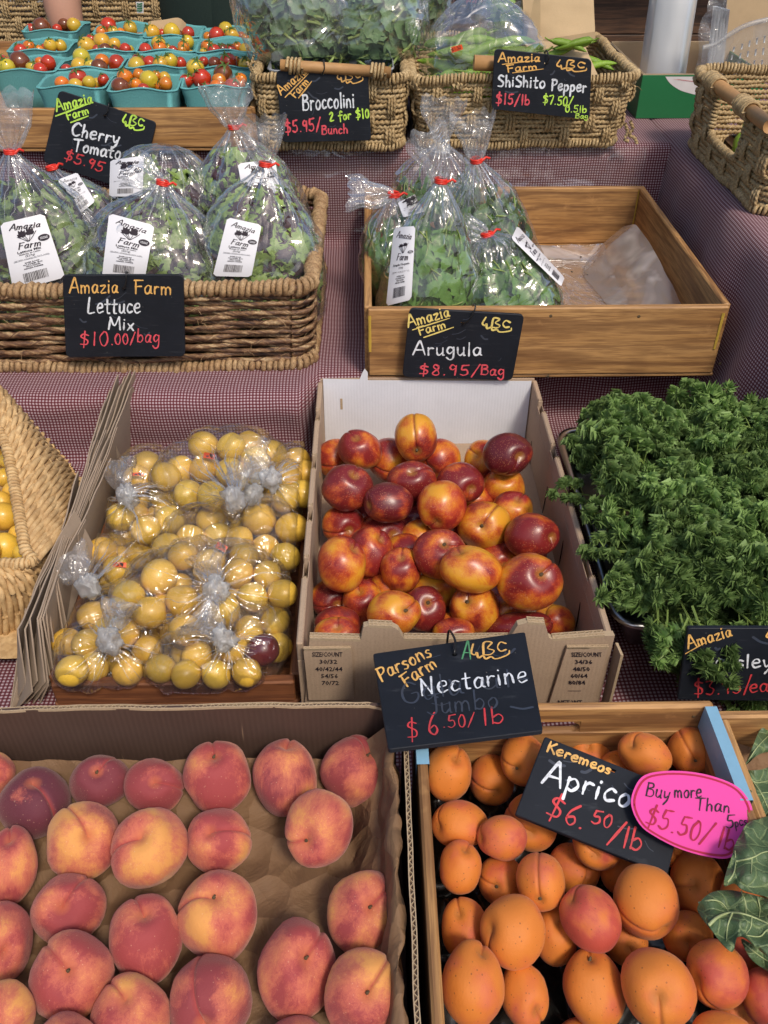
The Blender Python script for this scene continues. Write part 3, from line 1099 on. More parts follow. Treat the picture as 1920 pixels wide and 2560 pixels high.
# ================================================================== WOODEN CRATES
def crate(name, label, x0, x1, y0, y1, zb, zt, th=.012, wood='wood', fl=.008, grp=None, slot=None, cat='crate', front_drop=0):
    t = thing(name, label, cat, ((x0 + x1) / 2, (y0 + y1) / 2, zb), grp)
    g = .0006
    def part(n, lo, hi, ax, ch=.0025):
        MB().box(lo, hi, ch).build(n, M[f'{wood}_{ax}'], t, smooth=False)
    part('bottom_board', (x0 + .003, y0 + .003, zb), (x1 - .003, y1 - .003, zb + fl), 'x')
    part('front_board', (x0 + th * .5, y0, zb + fl + g), (x1 - th * .5, y0 + th, zt - front_drop), 'x')
    part('side_board', (x0, y0 + th + g, zb + fl + g), (x0 + th, y1 - th - g, zt - .001), 'y')
    part('side_board', (x1 - th, y0 + th + g, zb + fl + g), (x1, y1 - th - g, zt - .001), 'y')
    if slot:
        a, b, z0, z1 = slot
        mb = MB()
        mb.box((x0, y1 - th, zb + fl + g), (x1, y1, z0), .0025)
        mb.box((x0, y1 - th, z1), (x1, y1, zt), .0035)
        mb.box((x0, y1 - th + .001, z0 - .003), (a, y1 - .001, z1 + .003), .001)
        mb.box((b, y1 - th + .001, z0 - .003), (x1, y1 - .001, z1 + .003), .001)
        for xx, sg in ((a, 1), (b, -1)):       # rounded ends of the hand hole
            zc, r = (z0 + z1) / 2, (z1 - z0) / 2
            for s_ in (-1, 1):
                q = [(xx + sg * r * (1 - math.cos(u)), zc + s_ * r * math.sin(u)) for u in np.linspace(0, math.pi / 2, 6)]
                fr = [(xx, y1 - th + .001, zc + s_ * (r + .001))] + [(p[0], y1 - th + .001, p[1]) for p in q]
                bk = [(p[0], y1 - .001, p[2]) for p in fr]
                n = len(fr)
                f = [[0, i, i + 1, i + 1] for i in range(1, n - 1)]
                mb.add(fr + bk, np.array([[i, i + 1, n + i + 1, n + i] for i in range(1, n - 1)]))
                mb.F.append(np.array([[0, i, i + 1] for i in range(1, n - 1)], np.int32) + mb.n - 2 * n); mb.M.append(np.zeros(n - 2, np.int32))
        mb.build('back_board', M[f'{wood}_x'], t, smooth=False)
    else:
        part('back_board', (x0, y1 - th, zb + fl + g), (x1, y1, zt - .0005), 'x')
    return t


# arugula crate
AX0, AX1, AY0, AY1, AZT = -.012, .654, 1.45, 2.10, -.700
t = crate('wooden_crate', 'square light brown wooden crate holding the bags of arugula', AX0, AX1, AY0, AY1, TC, AZT, .014)
for x_ in (AX0 + .010, AX1 - .016):
    mb = MB(); P = []
    for z in np.linspace(AZT - .012, AZT - .085, 14):
        w = .0022 + .0018 * abs(ns((x_ * 50, z * 90, 1)))
        P.append([(x_ - w, AY0 - .0012, z), (x_, AY0 - .0028, z + .001), (x_ + w, AY0 - .0012, z)])
    mb.grid(P); mb.build('glue_bead', M['glue'], t)
mb = MB(); P = []
for z in np.linspace(AZT - .004, TC + .04, 14):
    w = .003 + .002 * ns((3, z * 90, 1)); P.append([(AX1 - .014 - w, AY1 - .0155, z), (AX1 - .015, AY1 - .018, z), (AX1 - .0155, AY1 - .018 - w, z)])
mb.grid(P); mb.build('glue_bead', M['glue'], t)
for u, v in ((1377, 790), (1597, 791), (1800, 909), (1370, 940)):
    p = ony(u, v, AY0)
    MB().ball((p.x, AY0 - .0002, p.z), .0032, 8, 5, sc=(1, .25, 1)).build('nail', M['stem'], t)

# plastic liner lying in the arugula crate with a rolled-up edge
mb = MB(); rows = []
for y in np.linspace(AY0 + .016, AY1 - .10, 46):
    row = []
    for x in np.linspace(AX0 + .02, AX1 - .10, 50):
        z = TC + .012 + .004 * (1 + ns((x * 22, y * 22, 0))) + .002 * abs(ns((x * 60, y * 60, 3)))
        z += .025 * smooth01(y, AY1 - .14, AY1 - .10) * (1 + .3 * ns((x * 15, 0, 2)))
        row.append((x, y, z))
    rows.append(row)
mb.grid(rows)
o = mb.build('plastic_liner', M['liner']); tag(o, 'crinkled milky plastic sheet lying on the bottom of the arugula crate', 'plastic liner')
rows = []
for t_ in np.linspace(0, 1, 40):
    y = AY1 - .16 - t_ * .46
    row = []
    lift = .095 * math.sin(min(1, (1 - t_) * 1.12 + .0) * math.pi * .5) ** 1.5
    for a in np.linspace(0, 1, 22):
        xx = AX1 - .118 - .04 * (1 - t_) + .115 * a - .02 * (1 - t_)
        zz = TC + .018 + math.sin(a * math.pi * .95) * (.022 + .012 * (1 - t_)) + lift * a ** 2 * .95 + .0015 * ns((a * 4, t_ * 6, 3))
        if t_ < .12: zz -= (.12 - t_) * .25
        row.append((xx + .004 * ns((a * 6, t_ * 9, 7)), y + .10 * a * (1 - t_) * .6, zz))
    rows.append(row)
mb = MB(); mb.grid(rows)
o = mb.build('plastic_liner', M['liner']); tag(o, 'milky plastic sheet rolled up along the right side of the arugula crate', 'plastic liner')
mb = MB()
for i in range(46):
    p = onz(random.uniform(1330, 1600), random.uniform(600, 740) if i % 3 else random.uniform(605, 640), TC + .024)
    if p.x > AX1 - .12 or p.y > AY1 - .12: continue
    mb.ball(p, random.uniform(.0007, .0024), 5, 4, sc=(1.6, 1, .5), rot=Quaternion((0, 0, 1), random.random() * 3))
o = mb.build('leaf_crumb', M['soil']); tag(o, 'dark dried leaf crumbs scattered on the plastic in the arugula crate', 'crumbs', kind='stuff')

# tomato crate (open, upper left)
TX1 = -.256
crate('wooden_crate', 'long wooden crate filled with teal punnets of cherry tomatoes', -1.18, TX1, 2.098, 2.84, TD, -.5235, .013)

# plum crate
PX0, PX1, PY0, PY1 = -.452, -.102, .792, 1.33
t = crate('wooden_crate', 'low reddish wooden crate holding the bags of yellow plums', PX0, PX1, PY0, PY1, TB, -.935, .016, 'redwood')

# apricot crate
CX0, CX1, CY1, CZT = .0445, .378, .628, -.778
t = crate('wooden_crate', 'wooden crate of apricots with blue tape on its corners', CX0, CX1, .02, CY1, TB, CZT, .0105, grp=None,
          slot=(.135, .232, CZT - .043, CZT - .028))
for x_, nm in ((CX0, 0), (CX1 - .0105, 1)):
    q = [(x_ - .0015, -.034), (x_ - .0013, .0012), (x_ + .0118, .0012), (x_ + .0120, -.045)]
    mb = MB()
    y_a, y_b = CY1 - .012 - (.070 if nm == 0 else .118), CY1 - .012
    mb.grid([[(a, y, CZT + b) for a, b in q] for y in np.linspace(y_a, y_b, 5)])
    mb.build('tape_strip', M['tape'], t, smooth=False)
for x_, z_ in ((CX0 + .02, CZT - .02), (CX0 + .02, CZT - .06), (CX1 - .02, CZT - .018), (CX1 - .021, CZT - .055), (CX0 + .17, CZT - .075)):
    MB().ball((x_, CY1 - .0108, z_), .0022, 8, 5, sc=(1, .25, 1)).build('nail', M['stem'], t)
# right neighbour crate with the big leaves
t = crate('wooden_crate', 'wooden crate at the right edge lined with brown paper and big leaves', CX1 + .0015, CX1 + .34, .02, CY1 - .012, TB, CZT - .004, .0105)
# small crate paper liner
mb = MB(); rows = []
for a in np.linspace(0, 1, 22):
    row = []
    for b in np.linspace(0, 1, 12):
        x = CX1 + .02 + .20 * a; z = TB + .13 + .05 * b + .012 * ns((a * 9, b * 7, 1)) - .02 * (1 - a) * b
        row.append((x, CY1 - .03 - .05 * (1 - b) - .02 * abs(ns((a * 6, b * 3, 4))), z))
    rows.append(row)
mb.grid(rows)
o = mb.build('paper_liner', M['kraft']); tag(o, 'creased brown paper lining the back of the crate at the right edge', 'paper')
mb = MB().box((CX1 + .02, .1, TB + .06), (CX1 + .32, CY1 - .06, TB + .075), .002)
o = mb.build('paper_liner', M['kraft']); tag(o, 'brown paper bottom under the big leaves in the right crate', 'paper')

# black moulded tray inside the apricot crate
mb = MB()
X_, Y_ = np.linspace(CX0 + .013, CX1 - .013, 74), np.linspace(.04, CY1 - .014, 120)
rows = [[(x, y, TB + .062 + .030 * (.5 + .5 * math.cos(x * 2 * math.pi / .075)) ** .5 * (.5 + .5 * math.cos(y * 2 * math.pi / .075)) ** .5
          + .004 * math.sin(x * 160) * math.sin(y * 160)) for y in Y_] for x in X_]
mb.grid(rows)
o = mb.build('moulded_tray', M['tray_black']); tag(o, 'glossy black moulded plastic tray under the apricots', 'fruit tray')


# ================================================================== CARDBOARD
def corrugated_edge(parent, path, out_n, depth_v=(0, 0, -1), gap=.0042, pitch=.0085, lay=1, mat_face=None, height=.004):
    """wavy flute seen on a cut edge that follows path; out_n = direction across the sheet"""
    P = np.array(path, float)
    seg = np.linalg.norm(np.diff(P, axis=0), axis=1); L = np.concatenate([[0], np.cumsum(seg)])
    n = max(8, int(L[-1] / pitch * 6))
    l = np.linspace(0, L[-1], n)
    Q = np.stack([np.interp(l, L, P[:, k]) for k in range(3)], 1)
    on = np.array(out_n, float); dv = np.array(depth_v, float)
    mb = MB()
    for k in range(lay):
        w = np.sin(l / pitch * 2 * np.pi) * gap * .42 + (k - (lay - 1) / 2) * (gap + .0012)
        for off, ww in ((0, w),):
            A = Q + on * ww[:, None] + np.array([0, 0, .0006])
            T = .00045
            mb.grid(np.stack([A - on * T, A + on * T, A + on * T + dv * height, A - on * T + dv * height], 1), closed_v=True)
        for sg in (-1, 1):
            o_ = (k - (lay - 1) / 2) * (gap + .0012) + sg * gap * .5
            A = Q + on * o_ + np.array([0, 0, .0010])
            T = .0005
            mb.grid(np.stack([A - on * T, A + on * T, A + on * T + dv * height, A - on * T + dv * height], 1), closed_v=True)
    return mb.build('fluted_edge', M['card_edge'], parent, smooth=False)


def sheet_poly(parent, name, pts2, to3, thick_v, mat, edge_mat=None):
    """flat cardboard cut to an outline: pts2 polygon (ordered), to3 maps to space; extruded by thick_v"""
    import mathutils.geometry as mg
    V2 = [Vector((a, b, 0)) for a, b in pts2]
    tri = mg.tessellate_polygon([V2])
    A = [np.array(to3(a, b), float) for a, b in pts2]
    B = [a + np.array(thick_v, float) for a in A]
    n = len(A)
    mb = MB()
    mb.add(A + B, np.array([[i, (i + 1) % n, n + (i + 1) % n, n + i] for i in range(n)]), 1 if edge_mat else 0)
    f = np.array([list(t_) for t_ in tri] + [[n + t_[2], n + t_[1], n + t_[0]] for t_ in tri], np.int32)
    mb.F.append(f); mb.M.append(np.zeros(len(f), np.int32))
    return mb.build(name, [mat, edge_mat] if edge_mat else mat, parent, smooth=False)


# ---- peach box
BX0, BX1, BY0, BY1, BZT, BZF = -.66, .0405, .10, .636, -.786, -.890
t = peach_box = thing('cardboard_box', 'large dark brown printed cardboard box of peaches lined with kraft paper', 'box', ((BX0 + BX1) / 2, .36, TB))
mb = MB().box((BX0, BY1 - .0048, TB), (BX1 - .016, BY1 - .0006, BZT - .0006), .0004)
mb.build('back_wall', M['card_brown'], t, smooth=False)
mb = MB().box((BX1 - .0095, .02, TB), (BX1 - .0055, BY1 - .006, BZT - .002), .0004); mb.build('side_wall', M['card_brown'], t, smooth=False)
mb = MB().box((BX0, .02, TB), (BX0 + .004, BY1 - .006, BZT - .002), .0004); mb.build('side_wall', M['card_brown'], t, smooth=False)
mb = MB().box((BX0 + .005, .02, TB), (BX1 - .010, .024, BZT - .01), .0004); mb.build('front_wall', M['card_brown'], t, smooth=False)
mb = MB().box((BX0 + .005, .03, BZF - .03), (BX1 - .012, BY1 - .008, BZF - .008), .0004); mb.build('raised_bottom', M['card_brown'], t, smooth=False)
bp = [(x, BY1 - .0027 + .0015 * ns((x * 30, 0, 0)), BZT + .0025 * ns((x * 11, 3, 0)) - .012 * smooth01(x, BX1 - .05, BX1 - .018)) for x in np.linspace(BX0, BX1 - .014, 60)]
corrugated_edge(t, bp, (0, 1, 0), gap=.0042)
sp_ = [(BX1 - .0075 + .0012 * ns((0, y * 20, 0)), y, BZT + .002 * ns((0, y * 14, 3))) for y in np.linspace(BY1 - .008, .02, 80)]
corrugated_edge(t, sp_, (1, 0, 0), gap=.0042)

# kraft paper liner : floor + standing crumpled edges
mb = MB()
rows = []
nx, ny = 110, 90
for i in range(nx):
    s_ = i / (nx - 1)
    row = []
    for j in range(ny):
        r_ = j / (ny - 1)
        x = BX0 + .03 + s_ * (BX1 - BX0 - .075)
        y = .04 + r_ * (BY1 - .09)
        z = BZF + .003 * ns((x * 14, y * 14, 0)) + .0025 * abs(ns((x * 26, y * 19, 5))) + .002 * abs(ns((x * 70, y * 50, 8)))
        dx = max(0, (s_ - .955) / .045)
        dy = max(0, (r_ - .95) / .05)
        z += dx ** .8 * (.060 + .016 * ns((y * 18, 1, 1))) + dy ** .9 * (.035 + .010 * ns((x * 14, 2, 2)))
        x += dx * (.024 + .010 * ns((y * 26, z * 40, 2)) + .006 * ns((y * 60, z * 20, 9)))
        y += dy * (.026 + .006 * ns((x * 26, z * 40, 7)))
        row.append((x, y, z))
    rows.append(row)
mb.grid(rows)
o = mb.build('kraft_paper', M['kraft'])
tag(o, 'crumpled brown kraft paper lining the peach box', 'paper')
# the folded-over upright edge of the paper on the right side
rows = []
for y in np.linspace(.03, BY1 - .045, 110):
    row = []
    for k, (a, b) in enumerate([(0, -.055), (.3, -.03), (.6, -.010), (1, .004), (1.25, .002), (1.15, -.012), (.8, -.03)]):
        x = BX1 - .038 + a * .016 + .0065 * ns((y * 24, k * .45, 5)) + .004 * ns((y * 60, k * .9, 2))
        z = BZT - .010 + b + .008 * ns((y * 17, k * .2, 8)) + .003 * ns((y * 50, k * .5, 3))
        row.append((x, y, z))
    rows.append(row)
mb = MB(); mb.grid(rows)
o = mb.build('kraft_paper', M['kraft']); tag(o, 'crumpled folded paper edge standing along the right wall of the peach box', 'paper')

# ---- nectarine box
NX0, NX1, NY0, NY1, NZT = -.096, .307, .772, 1.44, -.842
t = nect_box = thing('cardboard_box', 'open kraft cardboard box of nectarines with white inside back wall', 'box', ((NX0 + NX1) / 2, 1.1, TB))
# side walls built in pieces round the slots in their top edge
def side_wall(x, sg, slots):
    th = .009
    lo, hi = (x, x + th) if sg > 0 else (x - th, x)
    segs = []
    ya = NY0 + .006
    for (a, b) in slots + [(NY1, NY1)]:
        segs.append((ya, a)); ya = b
    mb = MB()
    mb.box((lo, NY0 + .006, TB), (hi, NY1, NZT - .034), .0006)
    for a, b in segs:
        mb.box((lo, a, NZT - .0345), (hi, b, NZT + .0), .0018)
    # torn double wall faces either side of each slot leave thin skins standing
    for a, b in slots:
        mb.box((lo, a - .001, NZT - .034), (lo + .0012, b + .001, NZT - .012), .0003)
        mb.box((hi - .0012, a - .001, NZT - .034), (hi, b + .001, NZT - .009), .0003)
    mb.build('side_wall', M['card'], t, smooth=False)
    for a, b in slots:
        for e in (a, b):
            corrugated_edge(t, [(lo + .0045, e + (.0006 if e == b else -.0006), NZT + .0002), (lo + .0045, e + (.0006 if e == b else -.0006), NZT - .03)], (1, 0, 0),
                            depth_v=(0, -.004 if e == a else .004, 0), gap=.006, height=1)
side_wall(NX0 + .004, -1, [(.905, .945), (1.03, 1.065), (1.165, 1.20), (1.31, 1.34)])
side_wall(NX1 - .004, 1, [(.90, .95), (1.07, 1.10), (1.19, 1.225), (1.33, 1.365)])
mb = MB().box((NX0, NY0 + .01, TB), (NX1, NY1, TB + .005), .001); mb.build('bottom', M['card'], t, smooth=False)
# interior reinforcing corner slits (black) on the right inner face
for (cx_, cy_, dx_, dy_) in ((1216, 500, 12, 160), (1290, 730, 30, 150), (1375, 1000, 24, 130), (1462, 1330, 26, 150)):
    a_, b_ = K_C6(cx_ + dx_ / 2, cy_ - dy_ / 2), K_C6(cx_ - dx_ / 2, cy_ + dy_ / 2)
    P_ = []
    for uv_ in (a_, b_):
        d_ = ray(*uv_); P_.append(d_ * ((NX1 - .0045) / d_.x))
    p0, p1 = P_
    mb = MB()
    n_ = np.linspace(0, 1, 9)
    rows = [[(NX1 - .0046, p0.y + (p1.y - p0.y) * q - .0035 * math.sin(math.pi * q), p0.z + (p1.z - p0.z) * q), (NX1 - .0054, p0.y + (p1.y - p0.y) * q, p0.z + (p1.z - p0.z) * q),
             (NX1 - .0046, p0.y + (p1.y - p0.y) * q + .0035 * math.sin(math.pi * q), p0.z + (p1.z - p0.z) * q)] for q in n_]
    mb.grid(rows); mb.build('slit', M['tray_black'], t, smooth=False)
# back wall, white inside, with a flap tab at its left
def bpx(x, y):
    p = ony(*K_C6(x, y), NY1 - .004); return (p.x, p.z)
top = [bpx(140, 92), bpx(330, 95), bpx(345, 60), bpx(356, 40), bpx(372, 60), bpx(372, 100), bpx(1192, 104)]
pts = [(NX0 + .004, TB + .004)] + [(top[0][0], top[0][1])] + top[1:] + [(NX1 - .006, top[-1][1]), (NX1 - .006, TB + .004)]
sheet_poly(t, 'back_wall', pts, lambda a, b: (a, NY1 - .006, b), (0, -.0012, 0), M['card_white'], M['card_edge'])
sheet_poly(t, 'back_wall_outer', [(NX0, TB), (NX0, NZT + .006), (NX0 + .10, NZT + .008), (NX1, NZT + .004), (NX1, TB)], lambda a, b: (a, NY1 + .001, b), (0, -.005, 0), M['card'])
# mark on the white wall
p = ony(*K_C6(235, 228), NY1 - .0075)
MB().box((p.x - .002, p.y - .0004, p.z - .012), (p.x + .0025, p.y, p.z + .012), .0002).build('tear_mark', M['card_edge'], t, smooth=False)
# front wall profile
def fpx(x, y):
    p = ony(*K_C6(x, y), NY0); return (p.x, p.z)
prof = [(70, 1445), (335, 1452), (350, 1385), (375, 1378), (500, 1384), (530, 1400), (560, 1448), (790, 1450), (1105, 1446), (1150, 1375), (1200, 1362), (1290, 1368), (1312, 1440), (1330, 1450), (1600, 1430)]
pf = [fpx(*p) for p in prof]
pts = [(NX0 - .002, TB + .004)] + [(max(NX0 - .002, a), b) for a, b in pf] + [(NX1 + .002, pf[-1][1]), (NX1 + .002, TB + .004)]
sheet_poly(t, 'front_wall', pts, lambda a, b: (a, NY0, b), (0, .0045, 0), M['card'], M['card_edge'])
sheet_poly(t, 'front_wall_inner', [(a, b - (.0015 if i else 0)) for i, (a, b) in enumerate(pts)], lambda a, b: (a, NY0 + .0056, b), (0, .0045, 0), M['card'], M['card_edge'])
for seg in ((0, 2), (3, 5), (6, 9), (10, 12), (13, 15)):
    pth = [(a, NY0 + .005, b + .0003) for a, b in pf[seg[0]:seg[1]]]
    corrugated_edge(t, pth, (0, 1, 0), gap=.0040, lay=2, pitch=.0105)
# printed flaps at both front corners
def flap(K, quad, yy, nm):
    q = [ony(*K(*p), yy) for p in quad]
    mb = MB()
    V = [p[:] for p in q] + [(p.x, p.y + .004, p.z) for p in q]
    mb.add(V, [[0, 3, 2, 1], [4, 5, 6, 7], [0, 1, 5, 4], [1, 2, 6, 5], [2, 3, 7, 6], [3, 0, 4, 7]])
    mb.build('size_flap', M['card'], t, smooth=False)
    corrugated_edge(t, [(q[0].x, yy + .002, q[0].z + .0004), (q[1].x, yy + .002, q[1].z + .0004)], (0, 1, 0), gap=.003, pitch=.007)
flap(K_C6, [(38, 1500), (285, 1497), (300, 1762), (66, 1764)], NY0 - .006, 0)
flap(K_C6, [(1405, 1492), (1622, 1490), (1530, 1788), (1310, 1790)], NY0 - .006, 1)
# side wall ends flaring to the front (right one torn)
sheet_poly(t, 'corner_flap', [(0, TB + .01), (0, NZT - .004), (.020, NZT - .006), (.020, TB + .03)], lambda a, b: (NX1 + .0065 + a * .15, NY0 + .004 - a, b), (.0035, 0, 0), M['card'], M['card_edge'])


def flat_text(parent, plane, K, items, mat, lift=.0009, name='print'):
    """printed type: (text, cx, cy, width, height) centred, in crop pixels; optional shear (dx per dy)"""
    mb = MB()
    for it in items:
        txt, cx_, cy_, w, h = it[:5]
        sh = it[5] if len(it) > 5 else 0
        V, F = text_geo(txt, .02)
        if not len(V): continue
        W = V[:, 0].max()
        cap = .73
        P = []
        for x, y, _ in V:
            q = K(cx_ + (x / W - .5) * w + sh * (y / cap - .5) * h, cy_ - (y / cap - .5) * h)
            P.append(plane.px(q, lift)[:])
        mb.add(P, F)
    return mb.build(name, M[mat], parent, smooth=False)


pl = vplane(NY0 - .006)
flat_text(t, pl, K_C6, [('SIZE/COUNT', 162, 1526, 158, 24), ('30/32', 168, 1564, 92, 22), ('40/42/44', 170, 1602, 142, 22), ('54/56', 174, 1638, 88, 22), ('70/72', 178, 1674, 90, 22)], 'ink')
flat_text(t, pl, K_C6, [('SIZE/COUNT', 1507, 1527, 158, 24, -.1), ('34/36', 1492, 1565, 90, 22, -.1), ('48/50', 1480, 1602, 88, 22, -.1), ('60/64', 1468, 1637, 88, 22, -.1), ('80/84', 1456, 1672, 88, 22, -.1),
                         ('NET WT.', 1425, 1775, 132, 24, -.1)], 'ink')
a_, b_ = pl.px(K_C6(1410, 1716), .0009), pl.px(K_C6(1476, 1716), .0009)
mb = MB(); ribbon(mb, [a_, a_ * .5 + b_ * .5, b_], pl.n, .0006); mb.build('print', M['ink'], t)
# ================================================================== FRUIT
def fruit_rest(nu=44, nv=28, cav=.20, gro=.05, tip=.03, shoulder=.03, lump=.03, seed=0):
    th = np.linspace(0, np.pi, nv)[:, None]
    ph = np.linspace(0, 2 * np.pi, nu, endpoint=False)[None, :]
    # denser rows near the groove
    ph = ph + .40 * np.sin(2 * ph)
    X = np.sin(th) * np.cos(ph); Y = np.sin(th) * np.sin(ph); Z = np.cos(th) * np.ones_like(ph)
    r = np.ones_like(X)
    r = r - cav * np.exp(-(th / .30) ** 2) + cav * .12 * np.exp(-((th - .62) / .25) ** 2)
    side = 1 / (1 + np.exp(-(Y + .02) * 30))
    fade = np.clip(1.15 - .55 * th / np.pi, .3, 1)
    r = r - gro * np.exp(-(X / .060) ** 2) * side * fade + shoulder * np.exp(-(X / .32) ** 2) * side * fade * (np.abs(X) > 0)
    r = r + tip * np.exp(-((np.pi - th) / .25) ** 2)
    for i in range(nv):
        for j in range(nu):
            r[i, j] += lump * ns((X[i, j], Y[i, j], Z[i, j]), 1.1, seed * 5.3)
    return np.stack([X * r, Y * r, Z * r], -1)


_rest_cache = {}
FR_SPEC = {'peach': dict(cav=.20, gro=.075, tip=.02, shoulder=.03, lump=.13), 'nectarine': dict(cav=.18, gro=.05, tip=.05, shoulder=.02, lump=.09),
           'apricot': dict(cav=.15, gro=.055, tip=.02, shoulder=.015, lump=.09)}


def fruit_mesh_obj(kind, mat, c, a, b, dn, stem, roll, seed, color, name, parent=None, tilt=0.0):
    """one fruit: centre c, half sizes a (sideways) b (upwards in view) dn (towards viewer); stem = where the stem end shows, in the disc -1..1"""
    key = (kind, seed % 5)
    if key not in _rest_cache: _rest_cache[key] = fruit_rest(seed=seed % 5, **FR_SPEC[kind])
    G_ = _rest_cache[key]
    N = -Vector(c).normalized()
    R0 = RT - N * RT.dot(N); R0.normalize(); U0 = N.cross(R0)
    ct, st_ = math.cos(tilt), math.sin(tilt)
    Rv, Uv = R0 * ct + U0 * st_, U0 * ct - R0 * st_
    sx, sy = stem
    vis = 1 if len(stem) < 3 else stem[2]
    z = math.sqrt(max(0.02, 1 - sx * sx - sy * sy)) * vis
    ax = Vector((sx, -sy, z)).normalized()        # in (R0,U0,N)
    # into the tilted frame
    ax = Vector((ax.x * ct + ax.y * st_, ax.y * ct - ax.x * st_, ax.z))
    q = ax.to_track_quat('Z', 'Y') @ Quaternion((0, 0, 1), roll)
    Rm = np.array(q.to_matrix())
    P = G_.reshape(-1, 3) @ Rm.T * np.array([a, b, dn])
    W = P @ np.array([Rv[:], Uv[:], N[:]])
    mb = MB()
    nv, nu = G_.shape[:2]
    mb.grid(W.reshape(nv, nu, 3), closed_v=True, col=G_.reshape(-1, 3) / np.linalg.norm(G_.reshape(-1, 3), axis=1)[:, None])
    me = mb.mesh(name, mat, True, 'fc')
    o = place(name, me, parent, loc=c)
    o.color = (*color, 1)
    return o, Rm, (Rv, Uv, N)


def relax(items, iters=60, k=.96):
    """items: dict(u,v,Z,r,pri). pushes overlapping balls along their sight lines until they only touch"""
    for _ in range(iters):
        moved = False
        for i in range(len(items)):
            A = items[i]
            for j in range(i + 1, len(items)):
                B = items[j]
                pa, pb = at(A['u'], A['v'], A['Z']), at(B['u'], B['v'], B['Z'])
                d = (pa - pb).length
                need = (A['r'] * A['Z'] / A['Z0'] + B['r'] * B['Z'] / B['Z0']) * k
                if d < need:
                    s_ = (need - d) * .5
                    hi, lo = (A, B) if (A['pri'], -A['Z']) > (B['pri'], -B['Z']) else (B, A)
                    if hi['pri'] == lo['pri']:
                        lo['Z'] += s_ * .6; hi['Z'] -= s_ * .6
                    else:
                        lo['Z'] += s_ * 1.1; hi['Z'] -= s_ * .15
                    lo['Z'] = min(lo['Z'], lo['zmax'])
                    moved = True
        if not moved: break


def ordinal(i):
    return ['first', 'second', 'third', 'fourth', 'fifth', 'sixth', 'seventh', 'eighth', 'ninth', 'tenth', 'eleventh', 'twelfth', 'thirteenth', 'fourteenth'][i]


def label_rows(items, fmt, rows, cat):
    """give every item a label: sorted in rows from the back, then from the left"""
    s_ = sorted(items, key=lambda d: d['v'])
    n = len(s_); out = []
    cuts = np.linspace(0, n, len(rows) + 1).astype(int)
    for k, nm in enumerate(rows):
        r_ = sorted(s_[cuts[k]:cuts[k + 1]], key=lambda d: d['u'])
        for i, d in enumerate(r_):
            pos = ordinal(i) + ' from the left' if i < len(r_) / 2 else (ordinal(len(r_) - 1 - i) + ' from the right')
            pos = pos.replace('first from the left', 'farthest left').replace('first from the right', 'farthest right')
            d['label'] = fmt.format(tone=d['tone'], pos=pos, row=nm)


def pile(K, s, data, kind, mat, zfun, zfloor, D2, box, fmt, rows, cat, group):
    items = []
    for i, d in enumerate(data):
        x, y, w, h, lay, col, tone = d[:7]
        if kind == 'nectarine' and lay <= 1:
            w = max(w, 214) ; h = max(h, 205 if y < 1340 else 170)
        if kind == 'apricot' and lay == 0: w = max(w, 205); h = max(h, 215)
        if kind == 'nectarine': w *= 1.03; h *= 1.03
        stem = d[7] if len(d) > 7 else (random.uniform(-.6, .6), random.uniform(-.6, .6), random.choice((1, 1, -1)))
        roll = d[8] if len(d) > 8 else random.uniform(0, 6.28)
        tilt = d[9] if len(d) > 9 else 0
        u, v = K(x, y)
        wpx, hpx = w / s, h / s
        p = onz(u, v, zfun(u, v, lay))
        Z = depth(p)
        r = (wpx + hpx) / 4 / FPX * Z
        zf = depth(onz(u, v, zfloor + r * .9))
        items.append(dict(u=u, v=v, Z=min(Z, zf), Z0=Z, r=r, pri=lay, w=wpx, h=hpx, col=col, tone=tone, stem=stem, roll=roll, tilt=tilt, zmax=max(zf, Z * .98), i=i))
    relax(items)
    label_rows(items, fmt, rows, cat)
    for it in items:
        Z = it['Z']
        a, b = it['w'] / 2 / FPX * Z, it['h'] / 2 / FPX * Z
        dn = (a + b) / 2 * .97
        c = at(it['u'], it['v'], Z)
        o, Rm, fr = fruit_mesh_obj(kind, M[mat], c, a, b, dn, it['stem'], it['roll'], it['i'], it['col'], kind, tilt=it['tilt'])
        tag(o, it['label'], cat, group)
        it['o'] = o; it['fr'] = fr; it['Rm'] = Rm; it['abd'] = (a, b, dn)
    return items


def stem_nub(it, mat, ln=.010, r=.0022, sink=.80):
    ax = it['Rm'] @ np.array([0, 0, 1.0])
    p = ax * np.array(it['abd']); Rv, Uv, N = it['fr']
    w = Rv * p[0] + Uv * p[1] + N * p[2]
    d = w.normalized()
    p0, p1 = w * sink, w * sink + d * ln * .5
    mb = MB()
    mb.tube(catmull([p0[:], (p0 + d * ln * .3)[:], (p1 + Vector((.0015, .001, 0)))[:]], 3), [r * 1.6, r * 1.5, r * 1.2, r, r * .9, r * .9, r][:7], 6)
    me = mb.mesh('stem', M[mat])
    o = bpy.data.objects.new('stem', me); COL.objects.link(o); o.parent = it['o']
    return o


